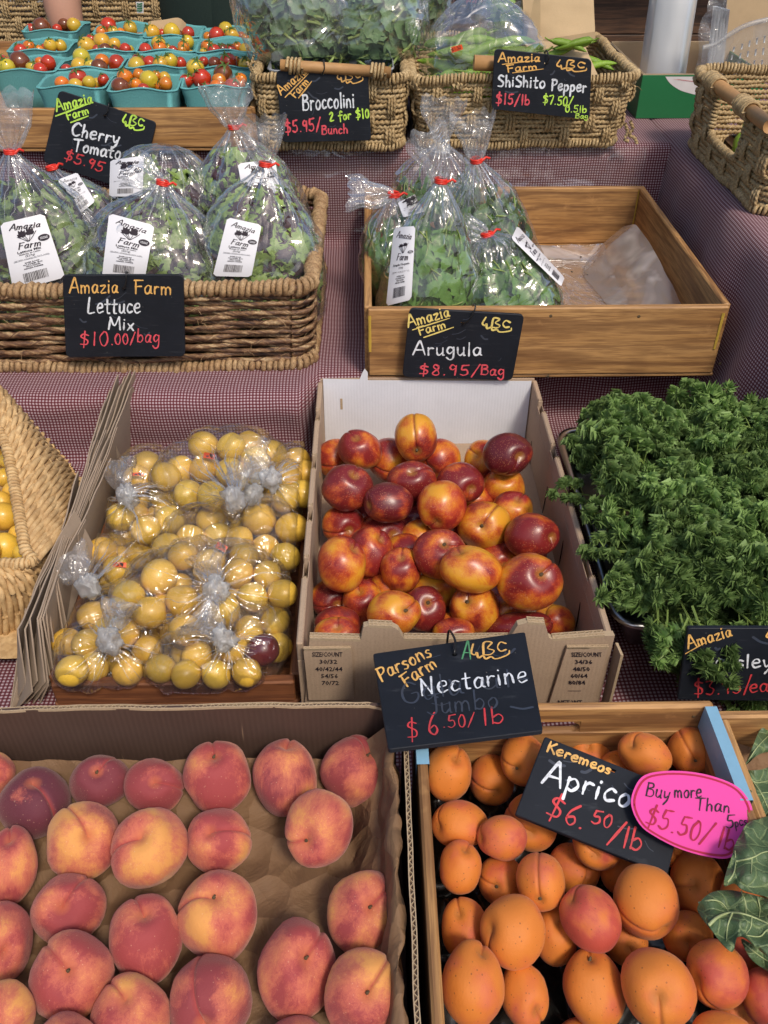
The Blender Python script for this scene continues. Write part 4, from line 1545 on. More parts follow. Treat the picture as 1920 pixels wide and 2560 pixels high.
# peaches : x, y, w, h, layer, (blush, deep, seed), tone, (stem), roll, tilt
Y_, O_, Pk, Rd, Pu = 'yellow', 'orange', 'pink red', 'red', 'dark purple'
peaches = [
 (-30, 372, 165, 170, 0, (.35, .1, .11), 'orange', (.3, 0), 1),
 (135, 495, 272, 278, 0, (1.25, 1.2, .21), Pu, (-.1, -.62), .6),
 (398, 407, 235, 212, 0, (.95, .75, .33), 'dark red', (-.15, -.40), 2.2),
 (615, 423, 228, 212, 0, (.85, .35, .47), 'rosy red', (0, -.15), 1.4),
 (867, 385, 275, 275, 0, (.55, .15, .52), 'orange red', (-.15, -.62), 3.1),
 (1137, 387, 262, 290, 0, (.48, .5, .61), 'half yellow half red', (0, -.92), 2.9),
 (1415, 367, 262, 272, 0, (.75, .3, .68), 'crimson', (.45, -.55), 4.2),
 (1275, 588, 268, 310, 1, (.42, .1, .72), 'pale pink', (-.42, .35), 2.6, -.25),
 (330, 640, 292, 285, 0, (-.05, .3, .83), 'mostly yellow', (.15, -.12), 4.6),
 (593, 672, 290, 318, 0, (.35, .05, .94), 'orange pink', (-.3, -.30), 4.2, -.15),
 (868, 642, 257, 245, 0, (.68, .1, .05), 'mottled pink', (-.3, -.3), .9),
 (40, 745, 220, 295, 0, (.40, .1, .15), 'creased orange pink', (-.15, -.75), 3.14),
 (272, 915, 288, 268, 0, (.80, .2, .25), 'flattened rosy', (-.2, -.08), 1.5),
 (868, 937, 302, 345, 0, (.28, .05, .36), 'scarred orange', (-.15, -.42), 4.4),
 (578, 1032, 290, 328, 0, (.68, .15, .42), 'deeply creased red', (-.1, -.60), 3.5),
 (0, 1050, 250, 305, 0, (.62, .1, .55), 'rosy', (.2, .2), 1),
 (290, 1180, 315, 345, 0, (.62, .12, .57), 'large rosy', (-.15, -.12), 3.1),
 (1180, 1155, 310, 378, 0, (.55, .12, .63), 'tall orange red', (.28, -.25), 3.3),
 (1450, 930, 282, 330, 0, (.35, .25, .74), 'orange', (.2, -.15), 3.2),
 (840, 1275, 325, 345, 0, (.70, .45, .81), 'red cheeked', (-.15, .55), .7),
 (1450, 1255, 318, 330, 0, (.28, .2, .92), 'orange', (.1, -.05), 3.6),
 (525, 1345, 305, 315, 0, (.58, .15, .03), 'rosy', (-.25, -.45), 3.4),
 (20, 1345, 230, 275, 0, (-.15, .2, .18), 'yellow', (-.2, .3), 2),
 (-230, 560, 270, 290, 0, (.4, .2, .3), 'orange', (.2, 0), 1), (-240, 900, 280, 300, 0, (.5, .2, .7), 'rosy', (.2, 0), 1),
 (1180, 1530, 310, 340, 0, (.5, .2, .3), 'orange', (.2, 0), 1), (250, 1510, 300, 330, 0, (.6, .2, .5), 'rosy', (.2, 0), 1),
]
ZP = BZF + .037
pk = pile(K_P, 1.5952, peaches, 'peach', 'peach', lambda u, v, l: ZP + .020 * l, BZF, .075, None,
          '{tone} peach, {pos} in the {row} row on kraft paper', ['back', 'second', 'middle', 'fourth', 'front'], 'peach', 'peaches on kraft paper in the brown box')
for i in (2, 4, 6, 13, 16, 17, 18, 20, 7): stem_nub(pk[i], 'stem', .006, .0012, .84)

apricots = [
 (218, 418, 218, 243, 1, (.02, 0, .1), 'pale orange', (.35, -.5), 3.3, -.2),
 (415, 447, 205, 225, 0, (.05, 0, .2), 'orange', (.2, .5), 1),
 (560, 360, 215, 232, 1, (.0, 0, .3), 'spotted pale orange', (-.35, .35), 2),
 (845, 345, 180, 170, 0, (.15, 0, .35), 'orange pink', (.1, -.4), 3.1),
 (1105, 335, 240, 190, 1, (.05, 0, .4), 'oval orange', (-.5, -.4), 2, -.35),
 (1313, 320, 208, 208, 1, (.08, .1, .5), 'creased orange', (.15, .45), .15),
 (270, 650, 250, 210, 1, (.15, .1, .55), 'wide creased orange', (-.8, .1), 1.6),
 (463, 712, 222, 198, 2, (.55, .0, .6), 'pink', (-.95, 0), 1.57),
 (590, 640, 235, 250, 0, (.12, 0, .63), 'dull orange', (0, .4), 1),
 (272, 845, 195, 228, 1, (.12, 0, .66), 'small egg shaped orange', (.3, -.7), 3),
 (458, 905, 185, 205, 0, (-.05, 0, .7), 'yellow orange', (-.25, .25), 2),
 (637, 908, 222, 252, 2, (.12, .05, .74), 'creased orange', (-.1, .62), .2),
 (780, 850, 240, 205, 0, (.05, 0, .77), 'oval orange', (.6, -.2), 1, -.4),
 (890, 740, 220, 218, 1, (.45, .1, .79), 'pink blushed', (-.1, .45), 1),
 (1000, 860, 150, 145, 0, (.1, 0, .81), 'dark orange', (.3, .3), 2),
 (858, 1075, 252, 285, 2, (.95, .5, .84), 'crimson pink', (-.6, -.6), 2, .6),
 (1110, 995, 290, 315, 2, (.0, 0, .87), 'large plain orange', (.5, .75), 1),
 (1345, 925, 240, 300, 1, (.10, .1, .9), 'large orange', (-.15, .0), 3.2),
 (290, 1120, 208, 260, 0, (.02, 0, .92), 'golden orange', (-.2, -.5), 3),
 (510, 1135, 290, 310, 2, (.10, .1, .94), 'large dimpled orange', (-.75, -.05), 4.4),
 (700, 1150, 188, 248, 0, (.15, 0, .97), 'orange', (.2, -.4), 3),
 (1010, 1170, 190, 180, 0, (.1, 0, .01), 'shaded orange', (.2, .3), 3),
 (1300, 1155, 225, 200, 0, (.2, 0, .04), 'shaded orange', (.0, .3), 3),
 (330, 1375, 282, 350, 2, (.06, .0, .07), 'tall creased orange', (.35, -.8), 3.2),
 (560, 1420, 212, 278, 1, (.04, 0, .11), 'dull orange', (.5, .5), 3),
 (875, 1390, 275, 325, 1, (.0, 0, .14), 'brown marked orange', (-.05, -.78), 3.1),
 (1160, 1385, 335, 330, 2, (.08, .0, .17), 'largest orange', (0, .25), 3.1, -.5),
 (1430, 1325, 262, 290, 2, (.5, .35, .21), 'pink cheeked creased', (-.7, .15), 4.6),
 (1650, 1430, 220, 240, 1, (1.0, .5, .24), 'red', (.3, .3), 3),
 (1455, 1600, 270, 190, 2, (.05, 0, .27), 'orange', (.3, .3), 3),
 (1510, 1480, 190, 170, 0, (.1, 0, .31), 'shaded orange', (.3, .3), 3),
 (960, 345, 100, 90, 0, (.1, 0, .35), 'half hidden orange', (.3, .3), 3),
 (1480, 412, 130, 130, 0, (.2, 0, .38), 'dark orange', (.3, .3), 3),
 (1570, 1245, 150, 150, 0, (.8, .2, .42), 'dull red', (.3, .3), 3),
 (1560, 1000, 220, 240, 1, (.1, .0, .45), 'orange', (.3, .3), 3),
 (1510, 700, 200, 220, 0, (.1, .0, .48), 'orange', (.3, .3), 3),
 (1180, 720, 220, 230, 0, (.1, .0, .48), 'orange', (.3, .3), 3),
 (1010, 600, 210, 220, 0, (.1, .0, .58), 'orange', (.3, .3), 3),
 (990, 430, 190, 200, 0, (.1, .0, .68), 'orange', (.3, .3), 3),
 (1250, 540, 200, 200, 0, (.1, .0, .78), 'orange', (.3, .3), 3),
 (830, 1640, 250, 200, 0, (.1, .0, .38), 'orange', (.3, .3), 3),
]
ZA = -.843
ap = pile(K_A, 1.8033, apricots, 'apricot', 'apricot', lambda u, v, l: ZA - .012 + .016 * l, -.915, .06, None,
          '{tone} apricot, {pos} in the {row} row of the taped crate', ['back', 'second', 'third', 'fourth', 'front'], 'apricot', 'apricots in the taped wooden crate')
for i in (2, 5, 10, 11, 25): stem_nub(ap[i], 'stem', .004, .0012, .88)

nectarines = [
 (333, 465, 222, 205, 2, (.85, .35, .05), 'red', (-.2, -.6), 3.5, -.3),
 (625, 402, 218, 250, 4, (.22, .5, .11), 'yellow and red', (.02, .58), .1),
 (215, 510, 130, 150, 0, (.5, .2, .16), 'orange', (.3, .3), 1),
 (485, 515, 210, 225, 1, (.70, .2, .21), 'red orange', (.3, .6), 1),
 (745, 510, 205, 190, 1, (.30, .2, .26), 'golden', (-.5, .6), 1),
 (1097, 487, 245, 212, 4, (1.1, 1.05, .31), 'dark purple', (.55, .15), 1.5, .15),
 (985, 520, 140, 212, 1, (.30, .3, .36), 'golden streaked', (-.5, -.3), 3),
 (265, 665, 265, 240, 2, (.95, .6, .41), 'deep crimson', (.3, -.6), 3.2, -.15),
 (600, 630, 245, 165, 1, (.95, .6, .46), 'dark crimson', (0, -.5), 2),
 (850, 640, 245, 185, 1, (.85, .5, .51), 'dark red', (.5, .3), 2),
 (1078, 660, 200, 155, 1, (.45, .4, .56), 'orange red', (0, -.55), 3),
 (480, 740, 250, 207, 3, (.90, .9, .61), 'dark purple', (-.85, .15), 1.57),
 (758, 752, 248, 262, 3, (.48, .0, .66), 'pale coral', (-.25, .75), 2.6, .1),
 (655, 740, 150, 155, 0, (.7, .4, .71), 'red', (.3, .3), 1),
 (920, 745, 110, 90, 0, (.4, .1, .73), 'orange', (.3, .3), 1),
 (975, 860, 268, 245, 2, (.18, .7, .76), 'yellow with a red star', (-.1, .0), 1),
 (1120, 785, 190, 165, 1, (.38, .1, .81), 'orange', (.3, -.6), 3),
 (1218, 910, 272, 232, 2, (.85, .45, .86), 'creased red', (.85, .1), 1.7, .1),
 (245, 855, 200, 145, 0, (.65, .4, .91), 'shaded red', (.3, .3), 1),
 (610, 850, 145, 125, 0, (1.1, .9, .93), 'dark', (.3, .3), 1),
 (450, 905, 240, 155, 0, (1.0, .7, .96), 'shaded dark red', (.5, 0), 1.5),
 (238, 1060, 250, 285, 2, (.52, .2, .02), 'orange with a purple crease', (.55, -.6), 3.4, .15),
 (380, 1000, 242, 265, 1, (.60, .3, .07), 'freckled orange red', (.5, -.6), 3.4),
 (745, 1010, 268, 262, 2, (.48, .35, .12), 'orange and yellow', (.2, -.45), 2),
 (640, 930, 125, 105, 0, (.3, .1, .17), 'golden', (.3, .3), 1),
 (905, 1085, 312, 242, 3, (.22, .4, .22), 'wide yellow and crimson', (-.4, -.75), 3, -.1),
 (545, 1090, 182, 228, 1, (.50, .4, .27), 'orange', (0, -.6), 3),
 (1208, 1152, 330, 298, 3, (.38, .4, .32), 'largest orange and red', (.42, -.30), 3.3),
 (1050, 1040, 105, 115, 0, (.3, .4, .37), 'orange', (.3, .3), 1),
 (350, 1255, 215, 230, 1, (.55, .3, .42), 'red orange', (-.2, -.5), 3.1),
 (185, 1240, 125, 120, 0, (.7, .7, .47), 'dark red', (.3, .3), 1),
 (505, 1315, 276, 228, 2, (.02, .3, .52), 'bright yellow', (.5, -.15), 3.6),
 (665, 1290, 205, 238, 1, (1.0, .6, .57), 'dark red streaked', (.2, -.3), 2.5),
 (714, 1200, 185, 135, 0, (.25, .1, .62), 'golden', (.3, .3), 1),
 (928, 1287, 256, 252, 2, (.45, .6, .67), 'green hollowed red and orange', (-.35, -.3), 2.2),
 (220, 1365, 232, 145, 1, (.9, .5, .72), 'dark red topped', (.3, .3), 1),
 (215, 1420, 240, 170, 2, (.28, .1, .77), 'yellow orange', (0, -.4), 3.1),
 (780, 1395, 222, 95, 0, (.6, .4, .82), 'red', (.3, .3), 1),
 (1150, 1392, 345, 170, 1, (1.1, .7, .87), 'long dark crimson', (.8, -.3), 3.1, .1),
 (1338, 1355, 202, 155, 1, (.35, .1, .92), 'orange', (-.5, -.5), 2),
 (1090, 1300, 105, 125, 0, (.5, .4, .97), 'red', (.3, .3), 1),
 (490, 1175, 110, 90, 0, (.7, .4, .99), 'red', (.3, .3), 1),
 (365, 815, 110, 100, 0, (.5, .4, .29), 'orange', (.3, .3), 1),
 (1000, 1250, 200, 200, 0, (.7, .5, .39), 'shaded red', (.3, .3), 1),
 (800, 900, 200, 180, 0, (.7, .5, .44), 'shaded red', (.3, .3), 1),
 (1190, 1010, 220, 180, 0, (.7, .5, .49), 'shaded dark red', (.3, .3), 1),
 (560, 1000, 200, 150, 0, (.7, .5, .54), 'shaded red', (.3, .3), 1),
 (820, 1420, 220, 120, 0, (.6, .5, .64), 'shaded red', (.3, .3), 1),
 (430, 1130, 200, 180, 0, (.6, .5, .69), 'shaded red', (.3, .3), 1),
 (860, 1180, 200, 180, 0, (.6, .5, .74), 'shaded red', (.3, .3), 1),
]


def zn(u, v, l):
    t_ = smooth01(v, 1060, 1560)
    return -.915 + .030 * smooth01(v, 1060, 1500) * 0 + l * .014


ne = pile(K_C6, 2.07375, nectarines, 'nectarine', 'nectarine', zn, TB + .01, .065, None,
          '{tone} nectarine, {pos} in the {row} row', ['back', 'second', 'third', 'fourth', 'fifth', 'front'], 'nectarine', 'nectarines heaped in the kraft cardboard box')
for i in (1, 15, 23, 27, 31, 32, 34): stem_nub(ne[i], 'stem', .007, .0020, .84)


# ================================================================== PLUMS
def plum_base(seed):
    mb = MB()
    G_ = fruit_rest(22, 16, cav=.10, gro=.02, tip=.0, shoulder=.01, lump=.06, seed=seed)
    mb.grid(G_ * np.array([.97, .97, 1.03]), closed_v=True)
    return mb.mesh('plum', M['plum'])


PLUM = [plum_base(i) for i in range(4)]


def put_plum(K, s, x, y, w, h, Z, color=None):
    u, v = K(x, y)
    r = (w + h) / 4 / s / FPX * Z
    c = at(u, v, Z)
    o = place('plum', random.choice(PLUM), None, c, Quaternion((random.random(), random.random(), random.random(), random.random())).normalized(), (r, r, r))
    k = random.uniform(.85, 1.1)
    o.color = color or (k, k * random.uniform(.93, 1.05), k, 1)
    return o, c, r


bags = {   # name: (height of the plum centres, [plums], knot)
 'rear': (-.885, [(1055, 445, 140, 112), (1200, 455, 135, 135), (1325, 520, 145, 150), (1060, 560, 155, 145), (930, 570, 125, 140), (860, 605, 92, 112), (1290, 445, 90, 90), (1415, 492, 105, 118), (1195, 580, 120, 112), (1310, 640, 132, 98), (975, 695, 116, 120), (1100, 705, 145, 120)], (1212, 718), 'rear middle'),
 'rear_right': (-.90, [(1535, 530, 110, 90), (1490, 610, 125, 125), (1585, 595, 85, 75), (1565, 695, 100, 110), (1480, 720, 130, 105)], (1405, 622), 'rear right corner'),
 'rear_left': (-.915, [(715, 620, 140, 112), (850, 700, 140, 112), (625, 815, 145, 108), (760, 885, 130, 120), (880, 835, 165, 165), (985, 815, 95, 140), (760, 545, 120, 90)], (660, 705), 'rear left'),
 'middle_right': (-.915, [(1090, 825, 135, 126), (1345, 825, 195, 170), (1513, 872, 165, 175), (1130, 915, 122, 112), (1240, 938, 140, 130), (1375, 980, 140, 130), (990, 930, 145, 108), (870, 970, 112, 120), (1480, 1020, 140, 125)], (1310, 695), 'middle right'),
 'middle_left': (-.925, [(645, 920, 160, 125), (735, 1012, 180, 155), (530, 990, 125, 132), (610, 1090, 142, 100)], (462, 1170), 'middle left'),
 'centre': (-.895, [(825, 1125, 190, 190), (665, 1225, 170, 170), (780, 1310, 162, 176), (945, 1250, 166, 180), (1165, 1295, 170, 156), (1310, 1230, 170, 152), (960, 1400, 190, 150), (950, 1015, 132, 110), (1265, 1020, 132, 105), (1385, 1115, 130, 125), (1465, 1210, 135, 145), (1240, 1105, 130, 105), (1090, 1050, 130, 110)], (1120, 1190), 'centre'),
 'front_left': (-.928, [(345, 1465, 122, 132), (375, 1612, 170, 165), (490, 1590, 156, 156), (765, 1505, 155, 145), (665, 1612, 166, 150), (570, 1300, 110, 80), (450, 1470, 132, 102), (645, 1420, 95, 100), (480, 1325, 110, 90), (560, 1400, 120, 110)], (570, 1458), 'front left'),
 'front_right': (-.925, [(1020, 1530, 150, 132), (1360, 1505, 186, 166, 'p'), (1425, 1355, 156, 156), (965, 1630, 145, 105), (1120, 1630, 150, 105), (1280, 1620, 150, 105), (835, 1600, 132, 120), (1210, 1500, 130, 110), (1440, 1490, 100, 120), (1290, 1400, 110, 100)], (1160, 1445), 'front right'),
}
PB = {}
all_p = []
for nm, (z, ps, knot, where) in bags.items():
    lst = []
    for p in ps:
        u, v = K_C5(p[0], p[1])
        if p[2] < 148 or p[3] < 148:
            k_ = 158; p = (p[0], p[1], max(p[2], k_) * 1.0, max(p[3], k_ - 6), *p[4:])
        Z = depth(onz(u, v, z + (.006 if (p[2] + p[3]) > 300 else -.004)))
        lst.append(dict(u=u, v=v, Z=Z, Z0=Z, r=(p[2] + p[3]) / 4 / 2.07375 / FPX * Z, pri=0, zmax=depth(onz(u, v, TB + .025)), p=p, bag=nm))
    all_p += lst
    PB[nm] = lst
pri = {'centre': 3, 'rear': 3, 'rear_right': 2, 'front_left': 2, 'front_right': 2, 'middle_right': 1, 'rear_left': 1, 'middle_left': 0}
for d in all_p: d['pri'] = pri[d['bag']]
relax(all_p, 80, .93)
for nm, (z, ps, knot, where) in bags.items():
    lst = sorted(PB[nm], key=lambda d: d['v'])
    rws = [r.tolist() for r in np.array_split(np.arange(len(lst)), max(1, round(len(lst) / 3)))]
    for ri, r_ in enumerate(rws):
        sub = sorted([lst[i] for i in r_], key=lambda d: d['u'])
        for k, d in enumerate(sub):
            pw = len(d['p']) > 4
            o, c, r = put_plum(K_C5, 2.07375, *d['p'][:4], d['Z'], color=(.16, .02, .22, 1) if pw else None)
            d['c'], d['rr'] = c, r
            rowtxt = ['back', 'second', 'third', 'fourth', 'fifth'][ri] if len(rws) > 1 else 'only'
            tag(o, 'only dark purple plum, in the front right bag' if pw else f'yellow plum, {ordinal(k)} from the left in the {rowtxt} row inside the {where} bag', 'plum', 'plums knotted in clear plastic bags')


def plum_bag(nm, balls, knot_px, where, knot_lift=.03, seed=0):
    cen = sum((c for c, r in balls), Vector()) / len(balls)
    cen = cen - Vector((0, 0, .004))
    zmin = min(c.z - r for c, r in balls)
    kp = onz(*K_C5(*knot_px), max(c.z + r * .55 for c, r in balls) + knot_lift)
    kd = (kp - cen).normalized(); kl = (kp - cen).length
    k1 = kd.orthogonal().normalized(); k2 = kd.cross(k1)
    nu_, nv_ = 84, 56
    rows = []
    for i in range(nv_):
        th = math.pi * (i / (nv_ - 1))
        th = th - .35 * math.sin(th * 2) * .5 if False else th ** 1.25 / math.pi ** .25
        row = []
        for j in range(nu_):
            ph = 2 * math.pi * j / nu_
            d = kd * math.cos(th) + (k1 * math.cos(ph) + k2 * math.sin(ph)) * math.sin(th)
            ex = []
            for c, r in balls:
                o_ = c - cen; R2 = r + .0035
                b = o_.dot(d); disc = b * b - (o_.length_squared - R2 * R2)
                sup = b + R2 * .80
                ex.append(max(b + math.sqrt(disc) if disc > 0 else 0, sup * .93))
            m = max(ex)
            rr = m
            w = math.exp(-(th / .20) ** 1.6)
            fold = math.sin(ph * 9 + 3 * ns((math.cos(ph), math.sin(ph), seed), 1.5)) + .6 * math.sin(ph * 17 + seed)
            amp = .0045 * math.exp(-((th - .30) / .45) ** 2) + .0012
            rr = rr * (1 - w) + kl * w + fold * amp
            p = cen + d * rr
            p += d * (.0035 * abs(ns(p, 38, seed)) + .0025 * ns(p, 75, seed + 3))
            if p.z < zmin - .001: p.z = zmin - .001
            p.x = min(max(p.x, PX0 + .018), PX1 - .018)
            p.y = min(max(p.y, PY0 + .018 - (0 if p.z < -.938 else .036)), PY1 - .018 + (0 if p.z < -.925 else .03))
            row.append(p[:])
        rows.append(row)
    t = thing('plum_bag', f'clear knotted plastic bag of yellow plums at the {where} of the low crate', 'plastic bag', (cen.x, cen.y, zmin), 'knotted bags of yellow plums')
    rows_film = rows
    mb = MB(); mb.grid(rows, closed_v=True)
    mb.build('film', M['film_plum'], t)
    # knot
    mb = MB(); rows = []
    for i in range(16):
        th = math.pi * i / 15
        row = []
        for j in range(22):
            ph = 2 * math.pi * j / 22
            d = Vector((math.sin(th) * math.cos(ph), math.sin(th) * math.sin(ph), math.cos(th)))
            q = .0160 * (1 + .55 * ns(d, 1.8, seed) + .38 * abs(ns(d, 4, seed)) + .20 * ns(d, 8, seed))
            row.append((kp + Vector((d.x * .95, d.y * .85, d.z * 1.15)) * q)[:])
        rows.append(row)
    mb.grid(rows, closed_v=True); mb.build('knot', M['film_knot'], t)
    # whitish ribbons painting highlight streaks on the pleats towards the knot
    G_ = np.array(rows_film); mb = MB(); rp_ = random.Random(seed)
    for k in range(30):
        j = rp_.randrange(nu_); i1 = rp_.randrange(9, 30); i0 = rp_.randrange(1, 7)
        jj = j + np.linspace(0, rp_.uniform(-3, 3), i1 - i0) + 1.2 * np.sin(np.linspace(0, rp_.uniform(2, 7), i1 - i0))
        P = np.array([G_[i, int(round(q)) % nu_] for i, q in zip(range(i0, i1), jj)])
        if len(P) < 4: continue
        P = P + np.array([0, 0, .0012])
        P[1:-1] = (P[:-2] + P[1:-1] * 2 + P[2:]) / 4
        w = np.linspace(.0016, .0003, len(P)) * rp_.uniform(.5, 1.3)
        ribbon(mb, P, (P.mean(0) - np.array(cen)), w)
    tag(mb.build('pleat', M['film_pleat'], t), kind='stuff')
    # loose tail of the bag above the knot
    td = Vector((math.sin(seed * 2.1) * .6 - .3, .7, .5)).normalized()
    a1 = td.orthogonal().normalized(); a2 = td.cross(a1)
    rows = []
    for i in range(14):
        s_ = i / 13
        row = []
        for j in range(30):
            ph = 2 * math.pi * j / 30
            rad = .006 + .034 * s_ ** .8
            p = kp + td * (.006 + .048 * s_) + a1 * math.cos(ph) * rad + a2 * math.sin(ph) * rad * .45
            p += Vector((ns(p, 60, seed), ns(p, 60, seed + 9), ns(p, 60, seed + 5))) * .011 * (s_ + .25)
            row.append(p[:])
        rows.append(row)
    mb = MB(); mb.grid(rows, closed_v=True); mb.build('bag_tail', M['film_tail'], t)
    return t, kp


stk = {'rear': (1085, 498, 60, 30, .15, 'f'), 'rear_left': (715, 593, 66, 16, 0, 'f'), 'middle_left': (620, 1062, 70, 26, .04, 'f'), 'centre': (1148, 970, 60, 34, .5, 'f')}
for i, (nm, (z, ps, knot, where)) in enumerate(bags.items()):
    balls = [(d['c'], d['rr']) for d in PB[nm]]
    t, kp = plum_bag(nm, balls, knot, where, seed=i + 1)
    if nm in stk:
        x, y, w, h, a, _ = stk[nm]
        zz = max(c.z + r for c, r in balls) - .004
        pl = Plane(onz(*K_C5(x, y), zz), (0, -.55, .83))
        cs = []
        for sx, sy in ((-1, -1), (1, -1), (1, 1), (-1, 1)):
            dx, dy = sx * w / 2, sy * h / 2
            cs.append(pl.px(K_C5(x + dx * math.cos(a) - dy * math.sin(a), y + dx * math.sin(a) + dy * math.cos(a)), .002))
        mb = MB(); mb.grid([[cs[0] * (1 - q) + cs[1] * q + pl.n * .002 * math.sin(q * 3.14), cs[3] * (1 - q) + cs[2] * q + pl.n * .002 * math.sin(q * 3.14)] for q in np.linspace(0, 1, 6)])
        sk = mb.build('price_sticker', M['sticker'], t)
        # handwritten "4.-" upside down
        mb = MB()
        for st_ in ([(.55, .3), (.72, .3), (.72, .75)], [(.6, .15), (.62, .55)], [(.28, .5), (.42, .5)]):
            q = catmull([(x - w / 2 + a_ * w, y - h / 2 + b_ * h) for a_, b_ in st_], 4)
            ribbon(mb, [pl.px(K_C5(*p), .0045) for p in q], pl.n, .0010)
        mb.build('price_print', M['ink'], sk)
    PB[nm + '_t'] = t

# plums lower down that fill the bags
rf = random.Random(31)
vis = [(d['c'], d['rr']) for d in all_p]
nf = 0
for _ in range(3000):
    if nf >= 95: break
    x_, y_, z_ = rf.uniform(PX0 + .04, PX1 - .035), rf.uniform(PY0 + .045, PY1 - .06), rf.choice((TB + .030, TB + .034, TB + .062))
    r = rf.uniform(.018, .021)
    c = Vector((x_, y_, z_))
    if any((c - a_).length < (r + b_) * .84 for a_, b_ in vis): continue
    top = max((a_.z + b_ for a_, b_ in vis if (Vector((a_.x, a_.y, 0)) - Vector((x_, y_, 0))).length < .03), default=-9)
    if z_ > TB + .05 and top < z_: continue
    vis.append((c, r)); nf += 1
    o = place('plum', rf.choice(PLUM), None, c, Quaternion((rf.random(), rf.random(), rf.random(), rf.random())).normalized(), (r, r, r))
    o.color = (.95, .93, .9, 1)
    tag(o, 'yellow plum low down in the bags, seen only between the plums above it', 'plum', 'lower plums in the knotted bags')

# plums in the willow basket at the left
lp = [(25, 610, 100, 110), (65, 680, 95, 112), (15, 810, 150, 165), (85, 785, 90, 110), (100, 905, 90, 125), (30, 970, 160, 145), (10, 735, 120, 100), (-10, 510, 110, 110), (-60, 700, 130, 130), (-80, 860, 140, 140), (110, 1000, 90, 90), (40, 520, 80, 90), (-70, 980, 140, 140)]
L_ = []
for p in lp:
    u, v = K_C5(p[0], p[1]); Z = depth(onz(u, v, -.872))
    L_.append(dict(u=u, v=v, Z=Z, Z0=Z, r=(p[2] + p[3]) / 4 / 2.07375 / FPX * Z, pri=0, zmax=9, p=p, tone='yellow'))
relax(L_, 40, .93)
label_rows(L_, '{tone} plum, {pos} in the {row} row of the willow basket', ['back', 'middle', 'front'], 'plum')
for d in L_:
    o, c, r = put_plum(K_C5, 2.07375, *d['p'], d['Z']); tag(o, d['label'], 'plum', 'loose plums in the willow basket')
# ================================================================== BASKETS
def rrect(x0, x1, y0, y1, r, step=.004):
    """closed rounded rectangle path, counter-clockwise seen from above"""
    pts = []
    cs = [(x1 - r, y0 + r, -90), (x1 - r, y1 - r, 0), (x0 + r, y1 - r, 90), (x0 + r, y0 + r, 180)]
    for cx_, cy_, a0 in cs:
        for k in range(7):
            a = math.radians(a0 + 15 * k)
            pts.append((cx_ + r * math.cos(a), cy_ + r * math.sin(a)))
    P = np.array(pts + [pts[0]])
    L = np.concatenate([[0], np.cumsum(np.linalg.norm(np.diff(P, axis=0), axis=1))])
    n = int(L[-1] / step)
    l = np.linspace(0, L[-1], n, endpoint=False)
    Q = np.stack([np.interp(l, L, P[:, 0]), np.interp(l, L, P[:, 1])], 1)
    T = np.roll(Q, -1, 0) - np.roll(Q, 1, 0); T /= np.linalg.norm(T, axis=1)[:, None]
    N = np.stack([T[:, 1], -T[:, 0]], 1)
    return Q, N, l, L[-1]


PEANUT = np.array([1.0, .72, .55, 1.0, .72, .55])


def rope_tube(mb, P, r, pitch, ref=(0, 0, 1), closed=False, phase=0.0):
    seg = np.linalg.norm(np.diff(P, axis=0), axis=1); L = np.concatenate([[0], np.cumsum(seg)])
    mb.tube(P, r, 6, closed, 0, ref, PEANUT, L / pitch * 2 * np.pi + phase)


def coil(mb, P, R, r, pitch, closed=True, sides=5, spt=9, jit=.0):
    """cord wound round the line P"""
    P = np.asarray(P, float)
    Q = np.vstack([P, P[:1]]) if closed else P
    seg = np.linalg.norm(np.diff(Q, axis=0), axis=1); L = np.concatenate([[0], np.cumsum(seg)])
    turns = int(L[-1] / pitch)
    n = turns * spt
    l = np.linspace(0, L[-1], n, endpoint=not closed)
    C = np.stack([np.interp(l, L, Q[:, k]) for k in range(3)], 1)
    T = np.roll(C, -1, 0) - np.roll(C, 1, 0)
    if not closed: T = np.gradient(C, axis=0)
    T /= np.linalg.norm(T, axis=1)[:, None] + 1e-9
    up = np.array([0, 0, 1.0])
    A = np.cross(T, up); A /= np.linalg.norm(A, axis=1)[:, None] + 1e-9
    B = np.cross(A, T)
    a = np.linspace(0, turns * 2 * np.pi, n, endpoint=not closed)
    RR = R * (1 + jit * np.sin(l * 70) + jit * np.sin(l * 183))
    W = C + A * (np.cos(a) * RR)[:, None] + B * (np.sin(a) * RR)[:, None]
    mb.tube(W, r * (1 + .25 * np.sin(l * 310)), sides, closed, 0, T)


